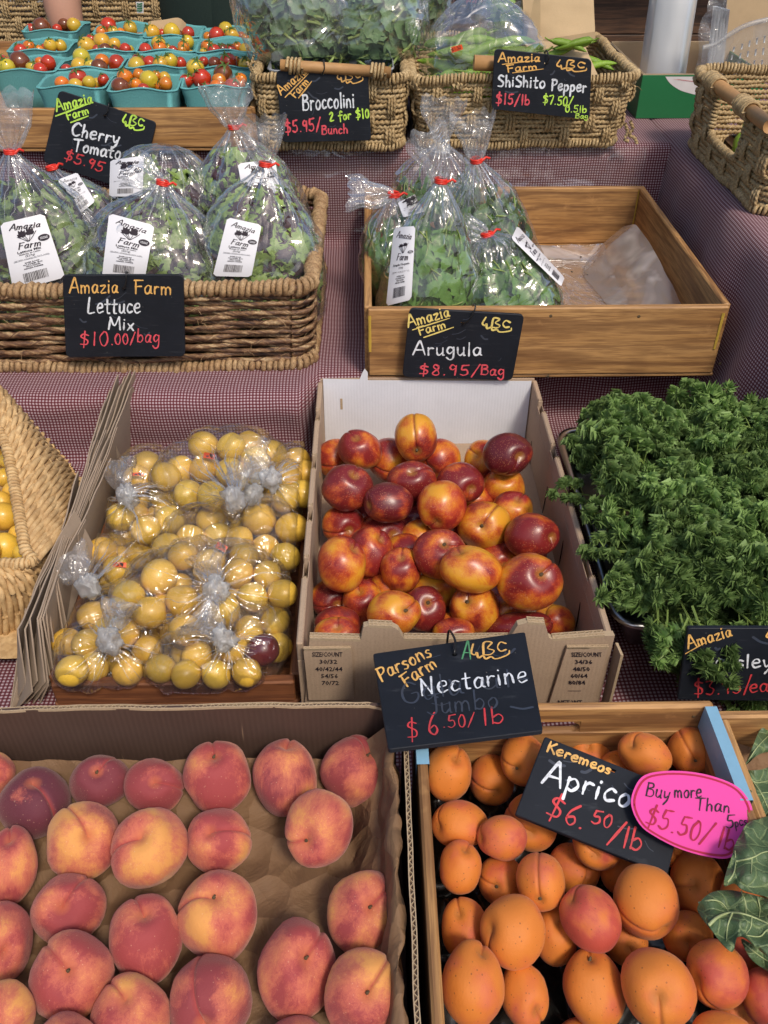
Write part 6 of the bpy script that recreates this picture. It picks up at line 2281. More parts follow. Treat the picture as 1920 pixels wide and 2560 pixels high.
def greens_bag(label, base, neck, W, D, contents, seed, tail=None, label_quad=None, labelkind='Lettuce', lean=0.0, group='bags of greens', nleaf=400, fold_k=9, prof=None, tie=True, film='film', tail_len=.075, tail_w=.05, lsize=.045, K=None):
    base, neck = Vector(base), Vector(neck)
    t = thing('greens_bag', label, 'bag of greens', base, group)
    prof = prof or [(0, .72), (.04, .88), (.12, 1.0), (.35, 1.04), (.58, .93), (.74, .70), (.86, .42), (.94, .20), (1, .075)]
    tt = np.array([p[0] for p in prof]); ww = np.array([p[1] for p in prof])
    H = (neck - base).length
    def axis(s_):
        # rises from the base and bends towards the neck
        c = base.lerp(neck, s_)
        return c + Vector((0, 0, 1)) * 0
    tang = (neck - base).normalized()
    side = Vector((1, 0, 0)); side = (side - tang * side.dot(tang)).normalized(); fwd = tang.cross(side)
    def pt(s_, ph, amp=1.0, off=0.0):
        w = np.interp(s_, tt, ww)
        c_, s2 = math.cos(ph), math.sin(ph)
        ex = .82
        x = math.copysign(abs(c_) ** ex, c_) * W / 2 * w
        y = math.copysign(abs(s2) ** ex, s2) * D / 2 * w
        if w < .25:
            k_ = (.25 - w) / .25
            x *= 1 - .4 * k_ * (1 - D / W) * 0
        p = axis(s_) + side * x + fwd * y
        rad = (side * x + fwd * y)
        rl = max(rad.length, 1e-5); rn = rad / rl
        n1 = ns(p, 9, seed) * .016 + abs(ns(p, 22, seed + 4)) * .009 + abs(ns(p, 47, seed + 8)) * .0035
        fk = math.sin(ph * fold_k + seed + 2.5 * ns((c_, s2, seed), 1.2)) + .6 * math.sin(ph * (fold_k * 2 - 1) + seed * 2)
        fa = .34 * math.exp(-((1 - s_) / .30) ** 2) * .5
        p = p + rn * (amp * n1 * min(1, w * 1.6) + amp * fk * fa * rl * .55 + off)
        if p.z < base.z: p.z = base.z + .0004 * math.sin(ph * 9)
        return p
    # content : the leaves touch the film from inside
    LS, LP = 36, 40
    LIM = np.array([[(pt((i + .5) / LS, 2 * math.pi * j / LP, .7) - axis((i + .5) / LS)).length for j in range(LP)] for i in range(LS)])
    b_np, t_np, s_np, f_np = np.array(base), np.array(tang), np.array(side), np.array(fwd)
    def keep_in(Wd):
        P = Wd.reshape(-1, 3)
        s_ = ((P - b_np) @ t_np) / H
        s_ = np.clip(s_, 0.0, .90)
        rel = P - (b_np + t_np[None] * (s_ * H)[:, None])
        a, b = rel @ s_np, rel @ f_np
        ph = np.arctan2(b / (D / 2), a / (W / 2))
        lim = LIM[np.clip((s_ * LS).astype(int), 0, LS - 1), (np.round(ph / (2 * np.pi) * LP).astype(int)) % LP] * .95
        r = np.sqrt(a * a + b * b) + 1e-9
        k = np.minimum(1, lim / r)
        Q = b_np + t_np[None] * (s_ * H)[:, None] + s_np[None] * (a * k)[:, None] + f_np[None] * (b * k)[:, None]
        return Q.reshape(Wd.shape)
    rng = random.Random(seed)
    mb = MB()
    kinds = contents
    if contents[0][0] == 'frill': lsize = .066
    for i in range(nleaf):
        s_ = rng.uniform(.02, .80 if contents[0][0] == 'frill' else .70)
        ph = rng.uniform(0, 2 * math.pi)
        if i % 4: ph = rng.uniform(math.pi * .0, math.pi) if fwd.y < 0 else rng.uniform(math.pi, 2 * math.pi)
        dp = rng.choice((.90, .86, .80, .70, .5)) if s_ < .60 else rng.choice((.84, .7, .5))
        if contents[0][0] == 'broc': dp *= .88
        pe = pt(s_, ph, .6)
        c = axis(s_)
        p = c + (pe - c) * dp
        nrm = (pe - c).normalized()
        tg = nrm.cross(Vector((rng.uniform(-1, 1), rng.uniform(-1, 1), rng.uniform(-1, 1)))).normalized()
        if contents[0][0] == 'arugula' and rng.random() < .6: tg = (tg * .4 + tang * rng.choice((1, -1)) * rng.uniform(.5, 1)); tg = (tg - nrm * tg.dot(nrm)).normalized()
        bn = nrm.cross(tg)
        kd, mi = kinds[rng.randrange(len(kinds))]
        ln = lsize * rng.uniform(.6, 1.2)
        G_ = LEAVES[kd if kd != 'broc' else 'arugula'][rng.randrange(8)]
        nn = nrm * rng.choice((1, -1))
        Mx = np.array([tg[:], bn[:], nn[:]])
        P = (G_ - np.array([.5, 0, 0])) * ln
        Wd = P @ Mx + np.array(p)
        Wd = keep_in(Wd)
        Wd[..., 2] = np.maximum(Wd[..., 2], base.z + .002)
        mb.grid(Wd, mi)
        if kd in ('arugula', 'broc') and rng.random() < .42:
            e0 = Wd[0].mean(0); d_ = -np.array(tg[:])
            mb.tube([e0, e0 + d_ * ln * .4 - np.array(nrm) * .004, e0 + d_ * ln * .7 - np.array(nrm) * .012], .0016 if kd == 'arugula' else .0035, 4, mi=3)
    tag(mb.build('leaf_mass', [M['arugula'] if contents[0][0] == 'arugula' else (M['broccoli'] if contents[0][0] == 'broc' else M['lettuce']), M['lettuce_red'], M['lettuce'], M['leaf_stem']], t), kind='stuff')
    # film
    nu_, nv_ = 96, 64
    S = np.concatenate([np.linspace(0, .7, 38, endpoint=False), np.linspace(.7, 1.0, 26)])
    rows = [[pt(s_, 2 * math.pi * j / nu_)[:] for j in range(nu_)] for s_ in S]
    c0 = axis(0)
    rows = [[(c0 + (Vector(p) - c0) * .02)[:] for p in rows[0]]] + rows
    mb = MB(); mb.grid(rows, closed_v=True)
    mb.build('film', M[film], t)
    G_ = np.array(rows); mbp = MB(); rp_ = random.Random(seed + 1)
    for k in range(34):  # pale ribbons imitate highlights on the gathers below the neck
        j = rp_.randrange(nu_); i1 = len(G_) - 1 - rp_.randrange(0, 5); i0 = i1 - rp_.randrange(10, 34)
        jj = j + np.linspace(rp_.uniform(-5, 5), 0, i1 - i0)
        P = np.array([G_[i, int(round(q)) % nu_] for i, q in zip(range(i0, i1), jj)])
        c0_ = np.array(base.lerp(neck, .7)); nrm_ = P.mean(0) - c0_; nrm_ /= np.linalg.norm(nrm_)
        P = P + nrm_ * .0010
        P[1:-1] = (P[:-2] + P[1:-1] * 2 + P[2:]) / 4
        ribbon(mbp, P, nrm_, np.linspace(.0004, .0015, len(P)) * rp_.uniform(.5, 1.3))
    tag(mbp.build('pleat', M['film_pleat'], t), kind='stuff')
    # tie
    if tie:
        mb = MB(); P = []
        for a in np.linspace(0, 2 * math.pi * 1.15, 26):
            P.append(neck + side * math.cos(a) * .0105 + fwd * math.sin(a) * .0095 + tang * (.002 * math.sin(a * .5)))
        for k, off in enumerate((-.003, 0.0, .003)):
            mb.tube([(p + tang * off)[:] for p in P], .0023, 5)
        e = neck + side * .010 - fwd * .004
        mb.tube([e[:], (e + side * .010 + tang * .006)[:], (e + side * .017 + tang * .002)[:]], .0026, 5)
        mb.build('twist_tie', M['tie_red'], t)
    # gathered tail of film above the neck
    if tail is not None:
        td = Vector(tail).normalized()
        a1 = (side - td * side.dot(td)).normalized(); a2 = td.cross(a1)
        rows = []
        for i in range(26):
            s_ = i / 25
            row = []
            for j in range(56):
                ph = 2 * math.pi * j / 56
                rad = .008 + tail_w * s_ ** .75
                p = neck + td * (tail_len * s_) + tang * .01 * s_ + a1 * math.cos(ph) * rad + a2 * math.sin(ph) * rad * .35
                k = .012 * (s_ + .12)
                p += Vector((ns(p, 30, seed), ns(p, 30, seed + 9), ns(p, 26, seed + 5))) * k + td * (abs(ns((math.cos(ph) * 2, math.sin(ph) * 2, seed))) * .03 * s_)
                p += (a1 * math.cos(ph) + a2 * math.sin(ph)) * .0045 * math.sin(ph * 9 + seed) * (1.15 - s_)
                row.append(p[:])
            rows.append(row)
        mb = MB(); mb.grid(rows, closed_v=True); mb.build('gathered_tail', M['film_tail'], t)
    # printed label, laid on the bag
    if label_quad:
        K_, q, style = label_quad
        sm = [[pt(s_, 2 * math.pi * j / 48, .55, .005)[:] for j in range(48)] for s_ in S[::2]]
        vv = [Vector(p) for r_ in sm for p in r_]
        nn_ = len(sm)
        ff = [(i * 48 + j, (i + 1) * 48 + j, (i + 1) * 48 + (j + 1) % 48, i * 48 + (j + 1) % 48) for i in range(nn_ - 1) for j in range(48)]
        bvh = BVHTree.FromPolygons(vv, ff)
        make_label(t, K_, q, bvh, style, depth(base.lerp(neck, .4)) - .04)
    return t


def make_label(t, K, quad, bvh, style, zdef):
    nx, ny = 9, 15
    TL, TR, BR, BL = [np.array(K(*p)) for p in quad]
    D = np.full((nx, ny), np.nan)
    for i in range(nx):
        for j in range(ny):
            a, b = i / (nx - 1), j / (ny - 1)
            q = (TL * (1 - a) + TR * a) * (1 - b) + (BL * (1 - a) + BR * a) * b
            d = ray(*q)
            h = bvh.ray_cast(Vector((0, 0, 0)), d.normalized())
            if h[0] is not None: D[i, j] = depth(h[0])
    if np.isnan(D).all(): D[:] = zdef
    # least squares smooth quadratic sheet through the hits
    I, J = np.meshgrid(np.linspace(0, 1, nx), np.linspace(0, 1, ny), indexing='ij')
    ok = ~np.isnan(D)
    B = lambda a, b: np.stack([np.ones_like(a), a, b, a * a, b * b, a * b], -1)
    co, *_ = np.linalg.lstsq(B(I[ok], J[ok]), D[ok], rcond=None)
    sh = (D[ok] - B(I[ok], J[ok]) @ co).min()
    def P(a, b, lift=0.0):
        q = (TL * (1 - a) + TR * a) * (1 - b) + (BL * (1 - a) + BR * a) * b
        z = float(B(np.array(a), np.array(b)) @ co) + max(sh, -.010) - .002 - lift
        return ray(*q) * z
    rc = .05
    rows = []
    for a in np.linspace(0, 1, 13):
        ins = 0
        if a < rc: ins = rc
        row = []
        e = .0
        if a < .08: e = (.08 - a) * .5
        if a > .92: e = (a - .92) * .5
        for b in np.linspace(e, 1 - e, 22): row.append(P(a, b)[:])
        rows.append(row)
    mb = MB(); mb.grid(rows)
    lb = mb.build('label', M['label'], t)
    asp = np.linalg.norm(BL - TL) / np.linalg.norm(TR - TL)
    pr = MB()
    def txt(s_, cx_, cy_, w, h, bold=.0, shear=0.0):
        V, F = text_geo(s_, bold, shear)
        if not len(V): return
        Wd = V[:, 0].max()
        pr.add([P(cx_ + (x / Wd - .5) * w, cy_ - (y / .73 - .5) * h, .0007)[:] for x, y, _ in V], F)
    def strk(text, cx_, cy_, w, h, sw, slant=.25, tilt=0.0):
        st, Wd = strokes_of(text, .0)
        for s_ in st:
            q = catmull([(cx_ + ((px + slant * py) / Wd - .5) * w, cy_ - (py - .5) * h + tilt * (px / Wd - .5)) for px, py in s_], 5)
            Q = [P(a, b, .0007) for a, b in q]
            # thick and thin like a pen
            Q = np.array([p[:] for p in Q]); T = np.gradient(Q, axis=0)
            hw = sw * (.45 + .75 * np.abs(T[:, 2]) / (np.linalg.norm(T, axis=1) + 1e-9))
            ribbon(pr, Q, -FW, hw)
    wm = (P(1, .5) - P(0, .5)).length
    strk('Amazia', .50, .115, .66, .075, wm * .012, .35, .05)
    strk('Farm', .50, .395, .48, .085, wm * .012, .3, .02)
    # tulip emblem
    def leafshape(cx_, cy_, l, w, ang):
        q = []
        for u in np.linspace(0, 1, 7):
            q.append((u, math.sin(math.pi * u) * w))
        pts = q + [(u, -y) for u, y in q[::-1][1:-1]]
        c, s_ = math.cos(ang), math.sin(ang)
        V = [P(cx_ + (x * l * c - y * s_), cy_ - (x * l * s_ + y * c) / asp * 1.0, .0007)[:] for x, y in [(.5, 0)] + pts]
        n = len(pts)
        pr.add(V, np.array([[0, 1 + i, 1 + (i + 1) % n] for i in range(n)]))
    for bx, by in ((.40, .235), (.58, .225)):
        for an in (1.0, 1.45, 1.9, 2.5, .55):
            leafshape(bx, by + .03, .17 if an in (1.45, 1.0, 1.9) else .12, .035, an)
    for a0, b0, a1_, b1_ in ((.40, .26, .50, .345), (.58, .25, .515, .345), (.30, .25, .49, .345), (.72, .22, .53, .345), (.47, .27, .51, .345)):
        ribbon(pr, [P(a0, b0, .0007), P((a0 + a1_) / 2 + .01, (b0 + b1_) / 2, .0007), P(a1_, b1_, .0007)], -FW, wm * .006)
    if style == 'Lettuce':
        txt('Lettuce Mix', .48, .475, .50, .034, .03)
        txt('Melange de Laitue', .48, .512, .44, .020, .02)
        txt('(227g)', .47, .548, .20, .028, .01)
    else:
        txt('Arugula / Roquette', .48, .492, .70, .030, .02)
        txt('(150g)', .47, .535, .18, .026, .01)
    txt('CERTIFIED ORGANIC BY PACS 16-526', .48, .588, .72, .015)
    ribbon(pr, [P(.12, .602, .0007), P(.5, .602, .0007), P(.86, .602, .0007)], -FW, wm * .0022)
    for k, s_ in enumerate(['RIVER ROAD', 'OLIVER BC', 'TRIPLE WASHED', 'AMAZIA FARMER']):
        txt(s_, .48, .645 + k * .028, .30 + .1 * (k % 2), .018, .03)
    x = .24
    rb = random.Random(3)
    while x < .72:
        w = rb.choice((.006, .010, .016))
        pr.grid([[P(x, .79, .0007), P(x, .92, .0007)], [P(x + w, .79, .0007), P(x + w, .92, .0007)]])
        x += w + rb.choice((.008, .014))
    # black oval
    ov = [(.84, .345)] + [(.84 + .125 * math.cos(a), .345 + .125 * .62 / asp * math.sin(a)) for a in np.linspace(0, 2 * math.pi, 20, endpoint=False)]
    pr.add([P(a, b, .0007)[:] for a, b in ov], np.array([[0, 1 + i, 1 + (i + 1) % 20] for i in range(20)]))
    pm = pr.build('print', M['ink'], lb, smooth=False)
    pm.matrix_parent_inverse = Matrix.Identity(4)
    pr = MB()
    P_ = P
    for s_, cy_ in (('TRIPLE', .336), ('WASHED', .356)):
        V, F = text_geo(s_, .02)
        Wd = V[:, 0].max()
        pr.add([P(.84 + (xx / Wd - .5) * .17, cy_ - (y / .73 - .5) * .014, .0012)[:] for xx, y, _ in V], F)
    wp = pr.build('print', M['label'], lb, smooth=False)
    wp.matrix_parent_inverse = Matrix.Identity(4)
    # children of a part : parts sit at the thing's offset already
    off = Matrix.Translation(-lb.parent.location)
    for c_ in (pm, wp): c_.matrix_parent_inverse = Matrix.Identity(4)


LET = [('frill', 0), ('frill', 1), ('frill', 1), ('frill', 0), ('frill', 2)]
ARU = [('arugula', 0)]
BRO = [('broc', 0)]
gl = 'clear bags of lettuce mix'
ga = 'clear bags of arugula'
b_ = TC + .018
greens_bag('lettuce mix bag with a big white label at the left edge, crumpled top', (-.655, 1.66, b_), (-.667, 1.70, -.50), .27, .19, LET, 3, tail=(.05, .05, 1), group=gl, tail_len=.085, tail_w=.06,
           label_quad=(K_T5, [(0, 1125), (365, 1040), (540, 1570), (112, 1690)], 'Lettuce'), nleaf=520)
greens_bag('lettuce mix bag in the front middle, directly above the lettuce board', (-.440, 1.65, b_), (-.392, 1.69, -.555), .30, .19, LET, 5, tail=(-.9, .2, .25), group=gl, tail_len=.05, tail_w=.035,
           label_quad=(K_T5, [(905, 1038), (1282, 1140), (1200, 1590), (846, 1560)], 'Lettuce'), nleaf=520)
greens_bag('lettuce mix bag at the front right corner of the brown basket, red tie', (-.225, 1.66, b_), (-.196, 1.70, -.525), .245, .19, LET, 8, tail=(-.10, -.05, 1), group=gl, tail_len=.07, tail_w=.045,
           label_quad=(K_T6, [(450, 1340), (805, 1420), (698, 1960), (298, 1950)], 'Lettuce'), nleaf=520)
greens_bag('lettuce mix bag in the back left, its narrow tilted label half hidden', (-.60, 1.86, b_), (-.66, 1.88, -.585), .22, .16, LET, 11, group=gl,
           label_quad=(K_T5, [(480, 760), (640, 700), (790, 940), (640, 1060)], 'Lettuce'), nleaf=380)
greens_bag('lettuce mix bag in the back middle under the cherry tomato board', (-.455, 1.87, b_), (-.42, 1.90, -.545), .25, .17, LET, 14, group=gl, tie=False,
           label_quad=(K_T5, [(915, 600), (1195, 560), (1180, 900), (905, 900)], 'Lettuce'), nleaf=380,
           prof=[(0, .75), (.1, 1), (.4, 1.03), (.7, .9), (.88, .70), (.96, .45), (1, .15)])
greens_bag('lettuce mix bag in the back right with the tallest gathered top', (-.250, 1.87, b_), (-.277, 1.90, -.512), .265, .17, LET, 17, tail=(-.12, .0, 1), group=gl, tail_len=.065, tail_w=.045,
           label_quad=(K_T6, [(555, 785), (945, 732), (1010, 1200), (640, 1250)], 'Lettuce'), nleaf=400)
PA = [(0, .80), (.06, .95), (.25, 1.02), (.45, .95), (.65, .74), (.8, .48), (.91, .24), (1, .075)]
greens_bag('tall arugula bag at the front left of the wooden crate, long label', (.110, 1.60, TC + .016), (.130, 1.62, -.531), .19, .17, ARU, 23, tail=(-.35, .1, 1), group=ga, tail_len=.075, tail_w=.035,
           label_quad=(K_T7, [(310, 975), (470, 962), (440, 1508), (252, 1556)], 'Arugula'), nleaf=430, prof=PA, lsize=.042, fold_k=13)
greens_bag('short arugula bag at the front right with a slanting label, slumped', (.292, 1.60, TC + .016), (.225, 1.64, -.640), .215, .17, ARU, 26, tail=(-1, .1, .1), group=ga, tail_len=.03, tail_w=.02,
           label_quad=(K_T7, [(1180, 1055), (1225, 960), (1575, 1345), (1548, 1412)], 'Arugula'), nleaf=430, lsize=.042,
           prof=[(0, .85), (.08, 1.0), (.3, 1.0), (.55, .86), (.75, .64), (.9, .42), (1, .14)])
greens_bag('arugula bag at the back right with red tie and twisted top', (.262, 1.83, TC + .016), (.214, 1.80, -.550), .215, .17, ARU, 29, tail=(-.12, .1, 1), group=ga, tail_len=.070, tail_w=.035,
           nleaf=400, prof=PA, lsize=.042, fold_k=13)
greens_bag('arugula bag at the back middle, tallest top reaching the rope basket', (.150, 1.92, TC + .016), (.150, 1.91, -.545), .21, .15, ARU, 32, tail=(.05, -.05, 1), group=ga, tail_len=.07, tail_w=.04,
           nleaf=400, prof=[(0, .8), (.1, 1), (.5, 1.02), (.75, .85), (.9, .45), (1, .075)], lsize=.042, tie=False)
greens_bag('arugula bag at the left wall of the crate, top folded to the left', (.052, 1.75, TC + .016), (.048, 1.75, -.600), .13, .20, ARU, 35, tail=(-1, -.05, -.05), group=ga, tail_len=.085, tail_w=.035,
           label_quad=(K_T7, [(340, 790), (520, 700), (560, 850), (380, 900)], 'Arugula'), nleaf=240, lsize=.042,
           prof=[(0, .85), (.3, 1.0), (.6, .95), (.8, .7), (.93, .35), (1, .08)])

# broccolini bags in the first rope basket, standing in a grey tub
gb = 'clear bags of broccolini'
tub = thing('grey_tub', 'grey plastic tub standing inside the broccolini basket', 'tub', (-.08, 2.3, TD + .01))
rows = []
for z, g in ((TD + .012, -.012), (-.455, 0), (-.452, .003), (-.450, 0)):
    Q, N, l, Lt = rrect(-.222 - g, .055 + g, 2.115 - g, 2.46 + g, .03, .01)
    rows.append(np.column_stack([Q[:120], np.full(120, z)]) if len(Q) >= 120 else np.column_stack([Q, np.full(len(Q), z)]))
mn = min(len(r_) for r_ in rows); mb = MB(); mb.grid(np.array([r_[np.linspace(0, len(r_) - 1, mn).astype(int)] for r_ in rows]), closed_v=True); mb.build('tub_wall', M['bucket'], tub)
mb = MB().box((-.21, 2.13, TD + .012), (.045, 2.45, TD + .03), .002); mb.build('tub_floor', M['bucket'], tub)
PBk = [(0, .70), (.08, .9), (.3, 1.05), (.6, 1.08), (.8, 1.0), (.93, .8), (1, .5)]
greens_bag('large clear bag of broccolini on the left above the broccolini board', (-.155, 2.26, -.47), (-.175, 2.36, -.215), .27, .22, BRO, 41, group=gb, tie=False, prof=PBk, nleaf=380, lsize=.055, film='film_cloudy')
greens_bag('clear bag of broccolini on the right above the broccolini board', (.010, 2.28, -.47), (.015, 2.36, -.215), .235, .21, BRO, 44, group=gb, tie=False, prof=PBk, nleaf=360, lsize=.055, film='film_cloudy')
greens_bag('clear bag of broccolini far back beside the shishito bag', (.12, 2.62, -.50), (.12, 2.66, -.22), .20, .2, BRO, 47, group=gb, tie=False, prof=PBk, nleaf=220, lsize=.055, film='film_cloudy')


# ---- shishito peppers in a bag : separate peppers
def pepper_mesh(seed, round_=False):
    rg = random.Random(seed)
    n = 12
    P = [(q, .10 * math.sin(q * 2.5 + seed), .05 * math.sin(q * 3 + seed)) for q in np.linspace(0, 1, n)]
    if round_:
        R = [.02, .15, .22, .25, .26, .26, .25, .23, .20, .16, .10, .02]
    else:
        R = [.02, .085, .10, .105, .10, .105, .098, .09, .085, .07, .045, .01]
    mb = MB(); mb.tube(np.array(P), np.array(R), 9, prof=[1, .88, 1, .9, 1, .86, 1, .9, .95])
    mb.tube([(-.18, .02, .03), (-.08, .0, .01), (.03, 0, 0)], [.018, .02, .035], 5)
    return mb.mesh('pepper', M['pepper'])


PEP = [pepper_mesh(i) for i in range(4)]; PEPR = [pepper_mesh(i + 9, True) for i in range(3)]


def pepper_bag(label, base, neck, W, D, seed, peps, ln, group, lab_fmt, n, tail):
    base, neck = Vector(base), Vector(neck)
    t = greens_bag(label, base, neck, W, D, ARU, seed, group=group, nleaf=0 + 1, tie=False, tail=tail, tail_len=.05, tail_w=.03,
                   prof=[(0, .85), (.12, 1), (.4, 1.0), (.62, .8), (.8, .5), (.92, .22), (1, .09)], fold_k=11)
    t['label'] = label; t['category'] = 'bag of peppers'
    t.name = 'pepper_bag'
    rg = random.Random(seed)
    for i in range(n):
        s_ = rg.uniform(.06, .50); ph = rg.uniform(math.pi, 2 * math.pi); f = rg.choice((.72, .62, .4))
        w = 1 - max(0, s_ - .35) * 1.1
        c = base.lerp(neck, s_) + Vector((math.cos(ph) * W / 2 * w * f, math.sin(ph) * D / 2 * w * f, 0))
        d = Vector((1, rg.uniform(-.35, .35), rg.uniform(-.35, .4))).normalized() * rg.choice((1, -1))
        q = d.to_track_quat('X', 'Z') @ Quaternion((1, 0, 0), rg.uniform(0, 6))
        L_ = ln * rg.uniform(.8, 1.15)
        o = place('pepper', rg.choice(peps), None, c - d * L_ / 2, q, (L_, L_, L_))
        tag(o, lab_fmt, 'pepper', lab_fmt.replace('green pepper', 'green peppers'))
    return t


pepper_bag('clear knotted bag of long shishito peppers with a small orange price sticker', (.270, 2.25, -.53), (.262, 2.31, -.315), .30, .24, 52, PEP, .115, 'clear bags of shishito peppers',
           'long green pepper inside the stickered clear bag', 46, (.0, .1, 1))
pepper_bag('clear bag of round green peppers behind, left of the upright paper bag', (.42, 2.48, -.52), (.36, 2.55, -.20), .24, .2, 55, PEPR, .07, 'clear bags of shishito peppers',
           'round green pepper in the rear clear bag', 60, (.0, .1, 1))
p = [ony(*K_T3(*q), 2.128) for q in ((422, 392), (512, 368), (524, 408), (430, 440))]
st_ = thing('price_sticker', 'small orange price sticker on the bag of long peppers', 'sticker', p[3])
mb = MB(); mb.grid([[p[0], p[3]], [p[1], p[2]]]); mb.build('sticker_face', M['sticker'], st_)
write(st_, Plane((0, 2.126, 0), (0, -1, 0)), K_T3, [('$7.50', 432, 428, 508, 402, 26, 'ink', 5)], .0015, 'price_print')

# green peppers lying loose in the open paper bag and on its rim
for i, (x, y, dx, dy) in enumerate([(1390, 385, 60, 20), (1450, 365, -50, 10), (1430, 375, -40, 5), (1340, 400, 40, -20), (1650, 560, 70, -12), (1625, 530, 60, 14)]):
    c = ony(*K_T3(x, y), 2.20 + .01 * i); d = (RT * dx + UP * -dy).normalized()
    o = place('pepper', PEP[i % 4], None, c - d * .04, d.to_track_quat('X', 'Z'), (.085, .085, .085))
    tag(o, f'green shishito pepper above the shishito board, {ordinal(i)} of those in the open paper bag', 'pepper', 'loose shishito peppers above the board')
c = onx(*K_T4(1420, 1230), .80)
o = place('pepper', PEPR[0], None, c, Vector((.2, -.3, -.9)).to_track_quat('X', 'Z'), (.075, .075, .075)); tag(o, 'green pepper seen through the hand hole of the right rope basket', 'pepper')
o = MB().box((.80, 1.72, TD + .012), (1.08, 2.06, TD + .045), .01).build('paper_liner', M['kraft']); tag(o, 'brown paper inside the right rope basket', 'paper')
# ================================================================== CHALKBOARDS
chalkboard('black board reading Cherry Tomato, tilted on the tomato crate behind the lettuce bags', K_T5, (490, 18), (1300, 285), (1150, 880), (355, 610), vplane(2.075, .12), [
    ('Amazia', 470, 195, 770, 125, 88, 'chalk_green', 19), ('Farm', 560, 265, 740, 208, 62, 'chalk_green', 17), ('@', 1010, 318, 1200, 355, 105, 'chalk_green', 17),
    ('Cherry', 590, 390, 985, 470, 105, 'chalk_white', 20), ('Tomato', 600, 520, 1000, 590, 100, 'chalk_white', 20), ('$5.95', 530, 590, 850, 700, 80, 'chalk_red', 16),
    ('-', 425, 250, 800, 110, 10, 'chalk_green', 14), ('-', 560, 300, 760, 225, 10, 'chalk_green', 14)], hole=(872, 228), hookup=(900, 128))
chalkboard('black board reading Broccolini hanging on the first rope basket', K_T2, (430, 588), (1192, 553), (1222, 1165), (484, 1182), vplane(2.060, .05), [
    ('Amazia', 475, 790, 690, 608, 72, 'chalk_orange', 15), ('Farm', 590, 815, 705, 680, 62, 'chalk_orange', 15), ('-', 470, 850, 740, 575, 10, 'chalk_orange', 11), ('-', 610, 830, 740, 665, 10, 'chalk_orange', 13),
    ('@', 945, 690, 1165, 672, 105, 'chalk_orange', 13), ('Broccolini', 655, 912, 1085, 888, 128, 'chalk_white', 18), ('2 for $10', 878, 1005, 1205, 975, 72, 'chalk_green', 16),
    ('$5.95/', 510, 1105, 810, 1075, 98, 'chalk_pinkred', 17), ('Bunch', 812, 1115, 1030, 1105, 72, 'chalk_pinkred', 15)], hole=(815, 608), hookup=(822, 505))
chalkboard('black board reading Shishito Pepper hanging on the wide rope basket', K_T3, (785, 405), (1590, 492), (1572, 992), (758, 905), vplane(2.052, .02), [
    ('Amazia', 815, 515, 1160, 512, 68, 'chalk_orange', 16), ('Farm', 890, 600, 1140, 575, 58, 'chalk_orange', 15), ('-', 790, 545, 1200, 495, 10, 'chalk_orange', 9), ('-', 905, 612, 1215, 572, 10, 'chalk_orange', 9),
    ('@', 1300, 575, 1560, 590, 80, 'chalk_orange', 14), ('ShiShito', 810, 715, 1205, 730, 92, 'chalk_white', 19), ('Pepper', 1255, 745, 1545, 765, 92, 'chalk_white', 19),
    ('$15/lb', 795, 860, 1075, 872, 84, 'chalk_pinkred', 17), ('$7.50/', 1185, 860, 1435, 880, 76, 'chalk_green', 14), ('0.5lb', 1370, 928, 1548, 936, 56, 'chalk_green', 13), ('Bag', 1455, 978, 1560, 985, 40, 'chalk_green', 10)],
    hole=(1212, 522), hookup=(1212, 425))
chalkboard('black board reading Lettuce Mix hanging on the brown woven basket', K_C3, (270, 497), (792, 497), (800, 848), (285, 851), vplane(1.470, .03), [
    ('Amazia', 300, 575, 510, 575, 58, 'chalk_orange', 9), ('Farm', 580, 577, 742, 580, 58, 'chalk_orange', 9), ('Lettuce', 380, 662, 608, 662, 68, 'chalk_white', 10),
    ('Mix', 470, 732, 578, 735, 52, 'chalk_white', 10), ('$10', 345, 800, 470, 802, 58, 'chalk_pinkred', 8), ('.00/', 480, 798, 590, 790, 44, 'chalk_pinkred', 8), ('bag', 592, 786, 690, 792, 58, 'chalk_pinkred', 8)],
    hole=(535, 552), hookup=(543, 487))
chalkboard('black board reading Arugula hanging on the wooden crate', K_C4, (257, 580), (706, 606), (658, 862), (228, 848), vplane(1.425, .02), [
    ('Amazia', 252, 655, 415, 612, 42, 'chalk_yellow', 9), ('Farm', 295, 686, 400, 655, 32, 'chalk_yellow', 8), ('-', 240, 675, 440, 612, 4, 'chalk_yellow', 6), ('-', 300, 700, 440, 652, 4, 'chalk_yellow', 7),
    ('@', 540, 660, 660, 672, 46, 'chalk_yellow', 9), ('Arugula', 270, 762, 540, 765, 52, 'chalk_white', 9), ('$8.95/', 295, 840, 535, 842, 40, 'chalk_pinkred', 8), ('Bag', 535, 840, 628, 845, 40, 'chalk_pinkred', 8)],
    hole=(466, 636), hookup=(508, 572))
